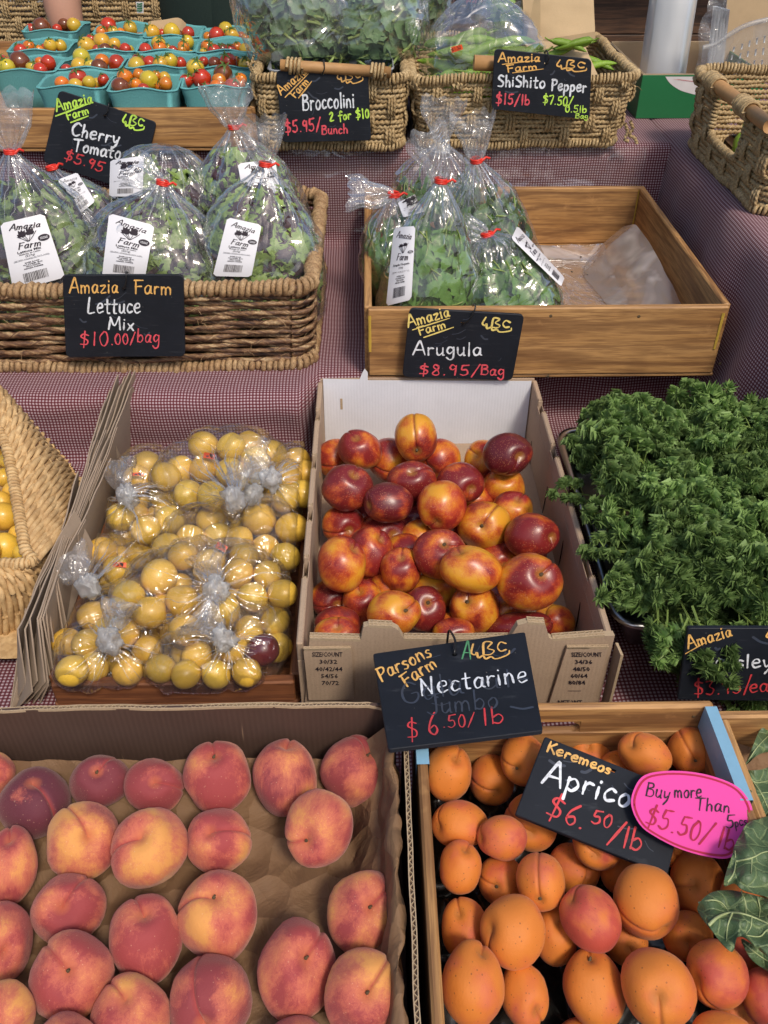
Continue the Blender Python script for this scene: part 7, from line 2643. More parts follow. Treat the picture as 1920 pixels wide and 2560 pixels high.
chalkboard('grey black board reading Nectarine hanging askew on the kraft cardboard box', K_N, (90, 372), (1140, 222), (1265, 905), (196, 1036), Plane((0, .755, -.800), (0, .205, .977)), [
    ('Gala', 300, 720, 720, 640, 150, 'chalk_ghost', 20), ('ulk', 850, 620, 1180, 580, 120, 'chalk_ghost', 18), ('Jumbo', 470, 790, 960, 740, 130, 'chalk_ghost', 18),
    ('Parsons', 145, 560, 500, 385, 98, 'chalk_orange', 20), ('Farm', 320, 600, 535, 455, 92, 'chalk_orange', 20), ('A', 705, 405, 768, 408, 110, 'chalk_dgreen', 15),
    ('@', 775, 410, 1050, 375, 105, 'chalk_orange', 18), ('Nectarine', 425, 662, 1160, 560, 125, 'chalk_white', 20), ('$', 330, 960, 415, 950, 130, 'chalk_red', 15), ('6', 480, 935, 550, 925, 150, 'chalk_red', 17),
    ('.50/', 575, 885, 800, 865, 84, 'chalk_red', 14), ('lb', 855, 865, 1000, 850, 120, 'chalk_red', 17)], hole=(652, 378), hookup=(606, 240), rc=.02, thick=.0045)
# Parsley board stands on the table behind the right crate
chalkboard('black board reading Parsley half covered by the parsley leaves', K_G2, (470, 60), (2700, 60), (2640, 1150), (318, 1118), vplane(.745, .10), [
    ('Amazia', 480, 370, 1130, 180, 170, 'chalk_orange', 36), ('-', 400, 465, 800, 240, 10, 'chalk_orange', 22), ('@', 1640, 260, 2200, 260, 170, 'chalk_orange', 36), ('Parsley', 700, 640, 1720, 650, 200, 'chalk_white', 40),
    ('$3.95/', 570, 1060, 1440, 1010, 220, 'chalk_red', 34), ('each', 1390, 1010, 1960, 1000, 200, 'chalk_red', 34)], rc=.02)
# Apricot board lies on the fruit
pa = Plane(onz(*K_A(880, 560), -.795), Vector((-.02, -.22, .97)))
chalkboard('black board reading Keremeos Apricot lying on the apricots', K_A, (652, 255), (1295, 512), (1205, 880), (518, 606), pa, [
    ('Keremeos', 660, 320, 945, 425, 46, 'chalk_orange', 13), ('Apricot', 640, 460, 1090, 595, 100, 'chalk_white', 17), ('$6.', 655, 610, 825, 680, 100, 'chalk_red', 13),
    ('50', 862, 645, 950, 668, 58, 'chalk_red', 11), ('/', 935, 730, 1015, 740, 90, 'chalk_red', 14), ('lb', 1000, 755, 1085, 775, 100, 'chalk_red', 13)], hole=(958, 402), rc=.02)
# pink paper tag on the fruit beside it
out = [(1042, 560), (1060, 480), (1105, 428), (1200, 410), (1320, 415), (1430, 440), (1520, 480), (1572, 540), (1590, 600), (1575, 680), (1530, 760), (1478, 803), (1380, 795), (1260, 760), (1150, 705), (1080, 650)]
pp = Plane(onz(*K_A(1320, 600), -.781), Vector((-.03, -.20, .97)))
tg = thing('paper_tag', 'bright pink handwritten card offering a lower price per pound, on the apricot board', 'tag', pp.px(K_A(1320, 600)))
oo = catmull(out, 4, True)
P0 = [pp.px(K_A(*q)) for q in oo]; c_ = pp.px(K_A(1315, 600))
n = len(P0)
mb = MB(); mb.add([p[:] for p in P0] + [(p - pp.n * .0006)[:] for p in P0] + [c_[:], (c_ - pp.n * .0006)[:]], [[i, (i + 1) % n, n + (i + 1) % n, n + i] for i in range(n)])
mb.F.append(np.array([[2 * n, (i + 1) % n, i] for i in range(n)] + [[2 * n + 1, n + i, n + (i + 1) % n] for i in range(n)], np.int32)); mb.M.append(np.zeros(2 * n, np.int32))
mb.build('card', M['pink'], tg, smooth=False)
mb = MB(); cx0, cy0 = 1318, 603
rim = [(cx0 + (x - cx0) * .945, cy0 + (y - cy0) * .93) for x, y in oo]
ribbon(mb, [pp.px(K_A(*q), .0006) for q in list(rim) + [rim[0]]], pp.n, .0010); mb.build('border_line', M['ink_red'], tg)
write(tg, pp, K_A, [('Buy', 1108, 520, 1215, 540, 62, 'ink', 8), ('more', 1238, 530, 1362, 528, 58, 'ink', 8), ('Than', 1330, 585, 1488, 598, 56, 'ink', 8), ('5', 1470, 668, 1508, 670, 62, 'ink', 8), ('pcs', 1512, 662, 1566, 652, 42, 'ink', 7),
                    ('$5.50/', 1105, 650, 1400, 742, 90, 'ink_red', 11), ('lb', 1430, 752, 1500, 770, 95, 'ink_red', 11)], .0007)


# ================================================================== STACK OF PAPER BAGS
rgb = random.Random(9)
NB = 15
for k in range(NB):
    s_ = k / (NB - 1)
    xb = -.508 + .042 * s_                # foot of each folded bag
    xt = -.478 + .034 * s_                 # its top edge
    y0 = (.80, .83, .79, .80, .86, .81, .80, .90, .82, .80, .84, .81, .80, .88, .82)[k]
    y1 = (1.16, 1.22, 1.39, 1.40, 1.34, 1.42, 1.43, 1.24, 1.44, 1.45, 1.46, 1.30, 1.46, 1.45, 1.20)[k]
    zt0 = TB + .128 + .006 * rgb.uniform(-1, 1) - .01 * (k % 3 == 1)
    rise = (.035 if y1 > 1.35 else .015) + rgb.uniform(-.004, .006)
    t = thing('paper_bag', f'folded brown paper bag, {ordinal(k) if k < 14 else "last"} from the left in the upright stack', 'paper bag', (xb, y0, TB), 'folded brown paper bags standing in a stack')
    rows = []
    m = 34
    for i in range(m):
        a = i / (m - 1)
        y = y0 + (y1 - y0) * a
        zt = zt0 + rise * a ** 2 - .10 * smooth01(a, .93, 1.0) * (k % 2) - .085 * smooth01(.06 - a, 0, .06)
        bend = .010 * math.sin(a * 3.0 + .3 * k) * (1 - .5 * a) + .004 * ns((a * 5, k * 3.1, 0)) + .022 * (a - .55) ** 2 * (s_ - .3)
        row = []
        for j in range(7):
            b = j / 6
            x = xb + (xt - xb) * b + bend * b + .0012 * ns((a * 9, b * 4, k))
            row.append((x, y, TB + .002 + (zt - TB) * b))
        rows.append(row)
    G0 = np.array(rows)
    th = np.array([.0011, 0, 0])
    mb = MB()
    mb.grid(G0 - th); mb.grid((G0 + th)[::-1])
    for E in ((G0[:, -1] - th, G0[:, -1] + th), (G0[0] - th, G0[0] + th), (G0[-1] - th, G0[-1] + th)):
        mb.grid(np.stack(E, 1))
    mb.build('bag_body', M['paper_bag'], t)
    # folded block bottom : a shorter layer beside the body, makes the step in the stack
    a0 = int(m * (.30 + .10 * (k % 3))) ; a1 = int(m * (.62 + .07 * ((k * 2) % 4)))
    G1 = G0[a0:a1].copy(); G1[:, :, 0] += .0024
    G1[:, -1, 2] -= .0015
    mb = MB(); mb.grid(G1 - th * .6); mb.grid((G1 + th * .6)[::-1]); mb.grid(np.stack((G1[:, -1] - th * .6, G1[:, -1] + th * .6), 1)); mb.grid(np.stack((G1[0] - th * .6, G1[0] + th * .6), 1))
    mb.build('folded_bottom', M['paper_bag'], t)
# two looser bags opened a little at the left of the stack
for k, (pts, lab) in enumerate((([(75, 2190, -.98), (180, 1700, -.90), (225, 1400, -.87), (360, 1105, -.85), (500, 860, -.83)], 'long brown paper bag bowed open at the left of the stack'),
                                ([(70, 2190, -.98), (118, 1850, -.955), (150, 1650, -.93), (172, 1520, -.91)], 'torn paper bag piece standing at the front left of the stack'))):
    A = catmull([onz(*K_G1(x, y), z)[:] for x, y, z in pts], 8)
    t = thing('paper_bag', lab, 'paper bag', (A[0][0], A[0][1], TB), 'folded brown paper bags standing in a stack')
    rows = [[(p[0] + (.030 if k == 0 else .012) * b * (i / len(A)) ** .3 + .001 * ns((i * .4, b * 3, k)), p[1] + .004 * b, TB + .002 + (p[2] - TB) * (1 - b)) for b in np.linspace(0, 1, 7)] for i, p in enumerate(A)]
    G0 = np.array(rows)
    mb = MB(); mb.grid(G0); mb.grid((G0 + np.array([.0012, 0, 0]))[::-1]); mb.grid(np.stack((G0[:, 0], G0[:, 0] + np.array([.0012, 0, 0])), 1))
    mb.build('bag_body', M['paper_bag'], t)


# ================================================================== PARSLEY
def parsley_sprig(seed, loose=False):
    rg = random.Random(seed)
    mb = MB()
    def frill(c, d, up, sz):
        d = Vector(d).normalized(); up = Vector(up); s_ = d.cross(up).normalized(); up = s_.cross(d)
        n = 11
        V = [c[:]]
        for i in range(n):
            a = (i / (n - 1) - .5) * 2.5
            r = sz * (1.0 if i % 2 == 0 else .60) * (1 - .12 * abs(a))
            z = sz * (.30 * (1 if (i // 1) % 2 else -1) + .18 * math.sin(a * 3 + seed)) + sz * .16 * rg.uniform(-1, 1)
            V.append((c + d * math.cos(a) * r + s_ * math.sin(a) * r + up * z)[:])
        mb.add(V, np.array([[0, i, i + 1] for i in range(1, n)]))
    def branch(p0, d, up, L, lev):
        d = Vector(d).normalized()
        side = d.cross(up).normalized()
        curl = rg.uniform(-.5, .5)
        P = [p0 + d * L * q + up * L * .22 * math.sin(q * 2.2 + curl) for q in np.linspace(0, 1, 5)]
        mb.tube([p[:] for p in P[::(1 if lev == 0 else 2)]], .0011 * (2.2 - lev) * .8, 4 if lev == 0 else 3, mi=1, cap=False)
        if lev == 0:
            for q, sg in ((.42, 1), (.48, -1), (.66, 1), (.72, -1), (.90, 1), (.93, -1), (1.0, 0)):
                pp_ = p0 + d * L * q + up * L * .22 * math.sin(q * 2.2 + curl)
                dd = (d * (.75 if sg else 1) + side * sg * .95 + up * rg.uniform(-.1, .55)).normalized()
                branch(pp_, dd, (up + dd * -.3).normalized(), L * (.36 - .12 * abs(q - .6)) * rg.uniform(.8, 1.2), 1)
        else:
            tip = P[-1]
            s3 = up.cross(d).normalized()
            nf_ = 8 if loose else 12
            for k in range(nf_):
                a = k * 2.4 + rg.random(); e = rg.uniform(-.1, 1.2) if not loose else rg.uniform(-.2, .7)
                dd = (d * rg.uniform(.3, 1.0) + (side * math.cos(a) + up * math.sin(a)) * (1.0 if loose else 1.1)).normalized()
                uu = (d + up * .5 + side * rg.uniform(-.5, .5)).normalized() if not loose else (up + d * .3).normalized()
                if abs(dd.dot(uu)) > .95: uu = side
                frill(tip - d * L * .12 * (k % 3), dd, uu, L * (.62 if loose else .56) * rg.uniform(.75, 1.2))
    branch(Vector((0, 0, 0)), Vector((1, 0, 0)), Vector((0, 0, 1)), .075, 0)
    return mb.mesh('sprig', [M['parsley'], M['parsley_stem']], smooth=False)


SPR = [parsley_sprig(i) for i in range(4)] + [parsley_sprig(i + 10, True) for i in range(3)]
tray = thing('steel_tray', 'deep stainless steel tray under the heap of curly parsley', 'tray', (.55, 1.10, TB))
sx0, sx1, sy0, sy1 = .352, .705, .868, 1.36
rows = []
for z, g in ((TB + .004, -.028), (TB + .03, -.020), (-.915, -.006), (-.9035, -.002), (-.902, .004), (-.903, .010), (-.908, .012), (-.910, .010)):
    Q, N, l, Lt = rrect(sx0 - g, sx1 + g, sy0 - g, sy1 + g, max(.012, .030 + g), .01)
    ii = np.linspace(0, len(Q) - 1, 140).astype(int)
    rows.append(np.column_stack([Q[ii], np.full(140, z)]))
mb = MB(); mb.grid(np.array(rows), closed_v=True)
mb.grid(np.array([rows[0], rows[0] * np.array([0, 0, 1]) + np.array([.53, 1.11, 0])]), closed_v=True)
mb.build('pan', M['steel'], tray)

heap_out = [(1415, 1060), (1500, 1000), (1600, 985), (1700, 985), (1800, 995), (1850, 1060), (1905, 1110), (1990, 1180)]
def heap_z(x, y):
    # low dome over the tray
    u = (x - .50) / .26; v = (y - 1.11) / .34
    return -.880 - .085 * smooth01(y, 1.10, 1.38) + .085 * max(0, 1 - .45 * u * u - .55 * v ** 4) + .022 * ns((x * 9, y * 9, 0)) + .012 * ns((x * 20, y * 20, 3))
cen = []
rp = random.Random(12)
bunches = []
names = ['back left corner', 'back middle', 'back right', 'left side behind the box notch', 'left middle', 'middle', 'right middle', 'front left over the tray rim', 'front middle hanging over the tray rim', 'front right above the parsley board', 'lower left', 'right edge']
bc = [(.44, 1.34), (.54, 1.36), (.68, 1.33), (.39, 1.22), (.43, 1.10), (.53, 1.16), (.65, 1.16), (.44, .98), (.53, .93), (.64, .95), (.38, 1.04), (.70, 1.04)]
for nm, c_ in zip(names, bc):
    t = thing('parsley_bunch', f'curly parsley bunch at the {nm} of the heap', 'parsley', (c_[0], c_[1], heap_z(*c_) - .03), 'bunches of curly parsley heaped in the steel tray')
    bunches.append((t, c_))
def sprig_at(p, d, up, sc, k=None):
    b = min(bunches, key=lambda q: (q[1][0] - p[0]) ** 2 + (q[1][1] - p[1]) ** 2)[0]
    d = Vector(d).normalized(); up = Vector(up); y = up.cross(d).normalized(); z = d.cross(y)
    q = Matrix((d, y, z)).transposed().to_quaternion()
    place('sprig', SPR[k if k is not None else rp.randrange(len(SPR))], b, p, q, (sc, sc, sc))
cnt_ = 0
while cnt_ < 225:
    x = rp.uniform(.360, .80); y = rp.uniform(.845, 1.35)
    if x < .362 + .06 * smooth01(y, 1.15, 1.35): continue
    if x + (y - 1.0) * .30 > .73: continue
    if cnt_ % 5 == 0: y = rp.uniform(.845, .93)
    u = (x - .50) / .26; v = (y - 1.11) / .30
    z = heap_z(x, y) + rp.uniform(-.018, .004)
    a = rp.uniform(0, 6.28) if u * u + v * v < .7 else math.atan2(v, u) + rp.gauss(0, .9)
    d = Vector((math.cos(a), math.sin(a) - .45, rp.uniform(.1, .9)))
    x -= d.x * .03; y -= d.y * .03
    if y < .95: d.z -= .5
    up = Vector((rp.uniform(-.4, .4), -.5 + rp.uniform(-.4, .4), 1)).normalized()
    sprig_at(Vector((x, y, z)), d, up, rp.uniform(.65, 1.05), rp.choice((0, 1, 2, 3, 4, 5, 6, 4, 5, 6)))
    cnt_ += 1
mb = MB()
for i in range(250):
    x = rp.uniform(.366, .78); y = rp.uniform(.88, 1.36)
    if x + (y - 1.0) * .30 > .71: continue
    S_ = SPR[i % 4]
    n_ = len(S_.vertices); V = np.empty(n_ * 3, np.float32); S_.vertices.foreach_get('co', V); V = V.reshape(-1, 3) * rp.uniform(.8, 1.1)
    R3 = np.array((Quaternion((0, 0, 1), rp.uniform(0, 6.28)) @ Quaternion((0, 1, 0), rp.uniform(-.5, .3)) @ Quaternion((1, 0, 0), rp.uniform(-.5, .5))).to_matrix())
    base_i = mb.n
    mb.add(V @ R3.T + np.array([x, y - .012, heap_z(x, y) - rp.uniform(.012, .040)]), np.zeros((0, 4), int))
    for sz_ in (3, 4):
        ff = np.array([list(p.vertices) for p in S_.polygons if len(p.vertices) == sz_], np.int32)
        mm = np.array([p.material_index for p in S_.polygons if len(p.vertices) == sz_], np.int32)
        if len(ff): mb.F.append(ff + base_i); mb.M.append(mm)
tag(mb.build('leaf_mass', [M['parsley'], M['parsley_stem']], bunches[5][0], smooth=False), kind='stuff')
# sprigs that hang over the rim at the front and over the cardboard box at the left
for (x, y, z, d, sc) in ((.455, .875, -.895, (-.2, -.7, -.8), 1.0), (.47, .865, -.915, (-.15, -.4, -1), .8), (.535, .87, -.90, (.0, -.8, -.7), 1.0), (.555, .84, -.915, (.1, -.6, -.9), 1.05),
                         (.575, .83, -.93, (.35, -.5, -.8), .95), (.525, .835, -.925, (-.25, -.6, -.8), .9), (.55, .80, -.945, (.0, -.35, -1), .8), (.60, .86, -.91, (.2, -.8, -.6), .9), (.65, .87, -.90, (.1, -.9, -.4), .9),
                         (.352, 1.08, -.842, (-1, -.1, .05), .75)):
    sprig_at(Vector((x, y, z)), d, Vector((-.1, -.5, 1)), sc, 4 + (int(x * 100) % 3))


for i in range(46):
    x = rp.uniform(.385, .74); y = rp.uniform(.855, .915)
    sprig_at(Vector((x, y, -.888 + rp.uniform(-.008, .022))), Vector((rp.uniform(-.6, .5), -.8, rp.uniform(-.7, .1))), Vector((0, -.5, 1)), rp.uniform(.6, .9), rp.choice((0, 1, 4, 5, 6)))
for (u, v, yy, du, dv, sc, k) in ((1640, 1545, .845, -10, 60, 1.0, 4), (1670, 1570, .82, -30, 70, .9, 5), (1665, 1600, .80, -10, 60, .7, 6), (1700, 1545, .83, 20, 60, 1.0, 5), (1830, 1570, .78, 20, 40, .9, 5), (1800, 1590, .76, 30, 60, .9, 4), (1850, 1560, .79, 50, 40, .9, 6), (1790, 1620, .75, 0, 70, .8, 6),
                         (1730, 1560, .80, 10, 80, 1.1, 4), (1745, 1600, .775, 30, 60, 1.0, 6), (1760, 1610, .765, 70, 40, .9, 5), (1755, 1630, .755, 20, 70, .9, 4), (1790, 1560, .80, 60, 40, .9, 6),
                         (1810, 1545, .82, 40, 30, .9, 5), (1850, 1540, .84, 30, 30, .8, 4), (1720, 1590, .79, -50, 40, .9, 6), (1700, 1580, .80, 0, 60, .9, 4), (1770, 1580, .78, -10, 70, .8, 5), (1880, 1550, .83, 40, 20, .8, 6)):
    if (v >= 1560 and u >= 1765) or (v >= 1605 and u > 1690): continue
    v -= 45; sc *= .80; p_ = ony(u, v, yy); d_ = (RT * du - UP * dv).normalized() + Vector((0, -.25, 0))
    sprig_at(p_, d_, Vector((.1, -1, .5)), sc, k)


# ================================================================== BIG LEAVES AT THE RIGHT
def big_leaf(label, K, outline, zc, bow, veins, mid, seed, zv=0.0, hang=0.0):
    """outline in crop pixels; the blade is laid over a bowed sheet round height zc"""
    pts = catmull(outline, 5, True)
    cx_, cy_ = np.mean([p[0] for p in pts]), np.mean([p[1] for p in pts])
    def P(x, y, lift=0.0):
        u, v = K(x, y)
        base = onz(u, v, zc)
        dx, dy = (x - cx_) / 300, (y - cy_) / 300
        z = zc + bow[0] * dx + bow[1] * dy - bow[2] * (dx * dx + dy * dy) + .0035 * math.sin(dx * 7 + seed) + .003 * math.sin(dy * 9 + seed * 2) + lift
        return onz(u, v, z)
    rings = []
    for s_ in np.linspace(0, 1, 10):
        rings.append([P(cx_ + (x - cx_) * s_, cy_ + (y - cy_) * s_, .003 * math.sin(i * .9) * s_ ** 4)[:] for i, (x, y) in enumerate(pts)])
    t = thing('big_leaf', label, 'leaf', P(cx_, cy_), 'large green fig like leaves at the right edge')
    mb = MB(); mb.grid(np.array(rings), closed_v=True)
    mb.grid(np.array(rings)[::-1] - np.array([0, 0, .0008]), closed_v=True)
    mb.build('blade', M['fig'], t)
    mb = MB()
    for v_, w in veins:
        q = catmull(v_, 6)
        mb.tube([P(a, b, .0006)[:] for a, b in q], np.linspace(w, w * .4, len(q)), 5)
    mb.build('veins', M['fig_vein'], t)


big_leaf('large veined leaf showing its pale underside, lowest at the right edge', K_G3, [(222, 1680), (330, 1565), (480, 1540), (620, 1560), (820, 1612), (960, 1640), (980, 1900), (900, 2130), (760, 2060), (640, 1955), (560, 1950), (525, 2070), (430, 2000), (340, 1880), (260, 1780)], -.765, (0, .006, .004),
         [([(320, 1840), (400, 1770), (520, 1735), (680, 1765), (960, 1890)], .0016), ([(230, 1650), (340, 1625), (430, 1650), (495, 1735)], .0009), ([(520, 1740), (480, 1850), (470, 1980)], .0010), ([(600, 1550), (635, 1650), (640, 1755)], .0008), ([(740, 1600), (760, 1700), (750, 1790)], .0008), ([(980, 1850), (830, 1880), (760, 1940), (640, 1930)], .0011), ([(690, 1770), (680, 1860), (640, 1920)], .0007)], None, 1)
big_leaf('dark green cupped leaf curling over the pink card at the right edge', K_G3, [(452, 1500), (470, 1380), (520, 1240), (540, 1160), (600, 1040), (650, 965), (740, 930), (960, 905), (980, 1300), (960, 1620), (800, 1590), (620, 1540), (540, 1480)], -.752, (0, .010, .006),
         [([(560, 1290), (690, 1260), (800, 1210), (960, 1200)], .0010), ([(480, 1470), (530, 1400), (550, 1300), (545, 1200)], .0009), ([(690, 1260), (685, 1400)], .0007)], None, 2)
big_leaf('narrow dark leaf behind, upper right beside the pink card', K_G3, [(570, 450), (640, 500), (760, 500), (960, 480), (980, 900), (830, 905), (760, 800), (690, 700), (640, 600)], -.790, (0, .004, .004),
         [([(600, 480), (700, 600), (780, 720), (840, 860)], .0010), ([(700, 600), (760, 610), (960, 560)], .0008), ([(770, 700), (880, 690)], .0006)], None, 3)
big_leaf('thin folded leaf against the brown paper at the top of the right crate', K_G3, [(770, 145), (860, 130), (980, 140), (960, 300), (760, 360), (660, 440), (640, 440), (700, 290)], -.800, (0, .0, .003), [([(650, 435), (740, 300), (860, 180)], .0008)], None, 4)
big_leaf('shadowed leaf tip under the lowest big leaf', K_G3, [(600, 1960), (700, 2010), (860, 2080), (980, 2100), (980, 2330), (830, 2240), (700, 2150), (640, 2060)], -.80, (0, 0, .004), [([(620, 2000), (760, 2110), (900, 2200)], .0009)], None, 5)


# ================================================================== BACKGROUND
# green carton with the roll of produce bags
GX0, GX1, GY0, GY1, GZT = .678, .985, 2.352, 2.73, -.5146
t = thing('green_carton', 'open green carton printed in red letters, holding a roll of plastic bags', 'box', (.83, 2.54, TD))
MB().box((GX0, GY0, TD + .001), (GX1, GY0 + .004, GZT), .0008).build('front_wall', M['greenbox'], t, smooth=False)
MB().box((GX0, GY0 + .0045, TD + .001), (GX0 + .004, GY1, GZT), .0008).build('side_wall', M['greenbox'], t, smooth=False)
MB().box((GX1 - .004, GY0 + .0045, TD + .001), (GX1, GY1, GZT), .0008).build('side_wall', M['greenbox'], t, smooth=False)
MB().box((GX0 + .0045, GY1 - .004, TD + .001), (GX1 - .0045, GY1, GZT + .004), .0008).build('back_wall', M['paper_tan'], t, smooth=False)
MB().box((GX0 + .0045, GY0 + .0045, TD + .002), (GX0 + .0085, GY1 - .005, GZT - .003), .0008).build('inner_lining', M['paper_tan'], t, smooth=False)
MB().box((GX0 + .009, GY0 + .0045, TD + .002), (GX1 - .005, GY0 + .0085, GZT - .003), .0008).build('inner_lining', M['paper_tan'], t, smooth=False)
corrugated_edge(t, [(GX0 + .003, GY0 + .005, GZT + .001), (GX0 + .003, GY1 - .004, GZT + .001)], (1, 0, 0), gap=.005, pitch=.009)
corrugated_edge(t, [(GX0, GY0 + .003, GZT + .001), (GX1, GY0 + .003, GZT + .001)], (0, 1, 0), gap=.004, pitch=.009)
pl = vplane(GY0)
q = catmull([(690, 722), (740, 790), (830, 850), (930, 882), (1010, 900)], 5)
mb = MB(); mb.grid([[pl.px(K_T4(a, 722), .0006), pl.px(K_T4(a, b), .0006)] for a, b in q]); mb.build('white_panel', M['whiteprint'], t)
flat_text(t, pl, K_T4, [('KI', 935, 765, 62, 38, -8)], 'redprint', .0012)
pl = Plane((GX0, 2.5, 0), (-1, 0, 0))
# the roll
a_, b_ = ony(*K_T4(640, 820), 2.52), ony(*K_T4(790, -160), 2.60)
a_ = Vector(a_); b_ = Vector(b_)
t = thing('plastic_bag_roll', 'tall translucent roll of plastic produce bags leaning in the green carton', 'roll', a_)
r = 215 / 3.77 / FPX * depth((a_ + b_) / 2)
ax = (b_ - a_).normalized(); s1 = ax.orthogonal().normalized(); s2 = ax.cross(s1)
rows = []
for i in range(40):
    q = i / 39
    row = []
    for j in range(48):
        ph = 2 * math.pi * j / 48
        rr = r * (1 + .03 * ns((math.cos(ph) * 2, math.sin(ph) * 2, q * 1.2)) + .012 * ns((math.cos(ph) * 5, math.sin(ph) * 5, q * 4))) * (1 - .12 * smooth01(.1 - q, 0, .1) * 1)
        row.append((a_ + ax * ((b_ - a_).length * q) + (s1 * math.cos(ph) + s2 * math.sin(ph)) * rr)[:])
    rows.append(row)
mb = MB(); mb.grid(rows, closed_v=True); mb.grid(np.array([rows[-1], np.array(rows[-1]) * .3 + np.array(b_) * .7]), closed_v=True); mb.build('roll_wrap', M['roll'], t)
MB().tube([a_[:], b_[:]], r * .62, 20).build('roll_core', M['roll'], t)

# upright flat brown paper bag, open paper bag with peppers
def quadbox(name, label, K, quad, y, th, mat, cat, extra=()):
    t = thing(name, label, cat, ony(*K(*quad[3]), y))
    q = [ony(*K(*p), y + dy) for p, dy in zip(quad, (.05, .05, 0, 0))]
    mb = MB()
    n = 14
    rows = []
    for i in range(n):
        a = i / (n - 1)
        rows.append([(q[0].lerp(q[1], a)).lerp(q[3].lerp(q[2], a), b) + Vector((0, -.006 * math.sin(a * math.pi) + .0025 * ns((a * 4, b * 5, y)), 0)) for b in np.linspace(0, 1, n)])
    G0 = np.array([[p[:] for p in r_] for r_ in rows])
    mb.grid(G0); mb.grid((G0 + np.array([0, th, 0]))[::-1])
    mb.grid(np.stack((G0[0], G0[0] + np.array([0, th, 0])), 1)); mb.grid(np.stack((G0[-1], G0[-1] + np.array([0, th, 0])), 1)[:, ::-1])
    mb.grid(np.stack((G0[:, 0], G0[:, 0] + np.array([0, th, 0])), 1)[:, ::-1])
    mb.build('front_panel', M[mat], t)
    for nm, qq, off in extra:
        e = [ony(*K(*p), y - off) for p in qq]
        MB().grid([[e[0][:], e[3][:]], [e[1][:], e[2][:]]]).build(nm, M[mat], t)
    return t
quadbox('paper_bag', 'upright flat brown paper bag behind the shishito board', K_T3, [(1010, -120), (1600, -120), (1622, 330), (1040, 385)], 2.33, .03, 'paper_tan', 'paper bag',
        extra=(('gusset_fold', [(1130, -120), (1165, -120), (1165, 392), (1040, 360)], .012), ('bottom_fold', [(1165, 330), (1618, 262), (1622, 332), (1165, 395)], .010)))
quadbox('paper_bag', 'open low brown paper bag of loose peppers behind the shishito board', K_T3, [(1040, 362), (1540, 395), (1640, 620), (1060, 620)], 2.20, .05, 'paper_tan', 'paper bag')
MBp = MB().box((.36, 2.20, -.56), (.53, 2.30, -.55), .002)

# dark wood panel, steel shelf and trays behind
t = thing('wood_panel', 'dark brown wood panel with horizontal grain under the steel shelf at the back', 'panel', (.9, 3.2, FLOOR))
for i in range(8):
    z1 = -.43 - i * .15
    MB().box((.10, 3.20, z1 - .148), (2.4, 3.225, z1), .003).build('plank', M['darkwood_x'], t, smooth=False)
t = thing('steel_shelf', 'stainless steel shelf edge across the upper right background', 'shelf', (1.0, 3.2, -.42))
mb = MB().box((.05, 3.12, -.425), (2.4, 3.9, -.375), .006); mb.build('shelf_board', M['steel'], t)
MB().tube([(.05, 3.118, -.372), (1.2, 3.118, -.372), (2.4, 3.118, -.372)], .008, 8).build('shelf_lip', M['steel'], t)
def pan(label, x0, x1):
    t = thing('steel_pan', label, 'pan', ((x0 + x1) / 2, 3.3, -.37), 'steel pans on the back shelf')
    rows = []
    for z, g in ((-.366, -.01), (-.345, 0), (-.340, .006), (-.338, .016), (-.342, .02)):
        Q, N, l, Lt = rrect(x0 - g, x1 + g, 3.17 - g, 3.50 + g, .03, .02)
        ii = np.linspace(0, len(Q) - 1, 70).astype(int); rows.append(np.column_stack([Q[ii], np.full(70, z)]))
    mb = MB(); mb.grid(np.array(rows), closed_v=True); mb.grid(np.array([rows[0], rows[0] * np.array([0, 0, 1]) + np.array([(x0 + x1) / 2, 3.3, 0])]), closed_v=True)
    mb.build('pan_body', M['steel'], t)
pan('shallow steel pan of pale green stalks on the shelf, left of the plastic roll', .80, 1.14)
pan('shallow steel pan on the shelf right of the plastic roll', 1.19, 1.50)
mb = MB()
for i in range(9):
    x = .83 + .033 * i
    o = MB().tube(catmull([(x, 3.18, -.335), (x + .004, 3.30, -.322), (x - .004, 3.46, -.32)], 4), .013, 8).build('green_stalk', M['lettuce'], None)
    tag(o, f'pale green vegetable stalk lying in the back steel pan, {ordinal(i)} from the left', 'vegetable', 'pale green stalks in the back pan')
# a dark board with red writing just below the top edge
chalkboard('small dark board with red writing at the top edge behind the bags', K_T3, (520, -120), (700, -130), (712, 48), (560, 48), vplane(2.9), [('$15/lb', 545, 22, 690, 14, 50, 'chalk_red', 7)], rc=.04)

# clear bin and cardboard at the right
t = thing('cardboard_sheet', 'tan cardboard sheet standing behind the clear bin at the upper right', 'cardboard', (1.1, 2.62, TD))
q = [ony(*K_T4(*p), 2.62) for p in ((1290, -150), (1900, -150), (1900, 760), (1190, 760))]
sheet_poly(t, 'sheet', [(p.x, p.z) for p in q], lambda a, b: (a, 2.62, b), (0, .005, 0), M['paper_tan'], M['card_edge'])
t = thing('clear_bin', 'clear slotted plastic bin with a curved white rim at the upper right', 'bin', (1.0, 2.30, TD))
rim = catmull([(1045, 450), (1160, 415), (1290, 330), (1450, 240), (1659, 185), (1800, 170)], 6)
low = catmull([(1010, 720), (1120, 720), (1290, 720), (1450, 720), (1659, 720), (1800, 720)], 6)
rows = []
for (a, b), (c, d) in zip(rim, low):
    rows.append([ony(*K_T4(a + (c - a) * s_, b + (d - b) * s_), 2.32 + .03 * s_)[:] for s_ in np.linspace(0, 1, 14)])
mb = MB(); mb.grid(rows); mb.build('bin_wall', M['binplastic'], t)
mb = MB(); mb.tube([r_[0] for r_ in rows], .0055, 8); mb.build('bin_rim', M['binplastic'], t)
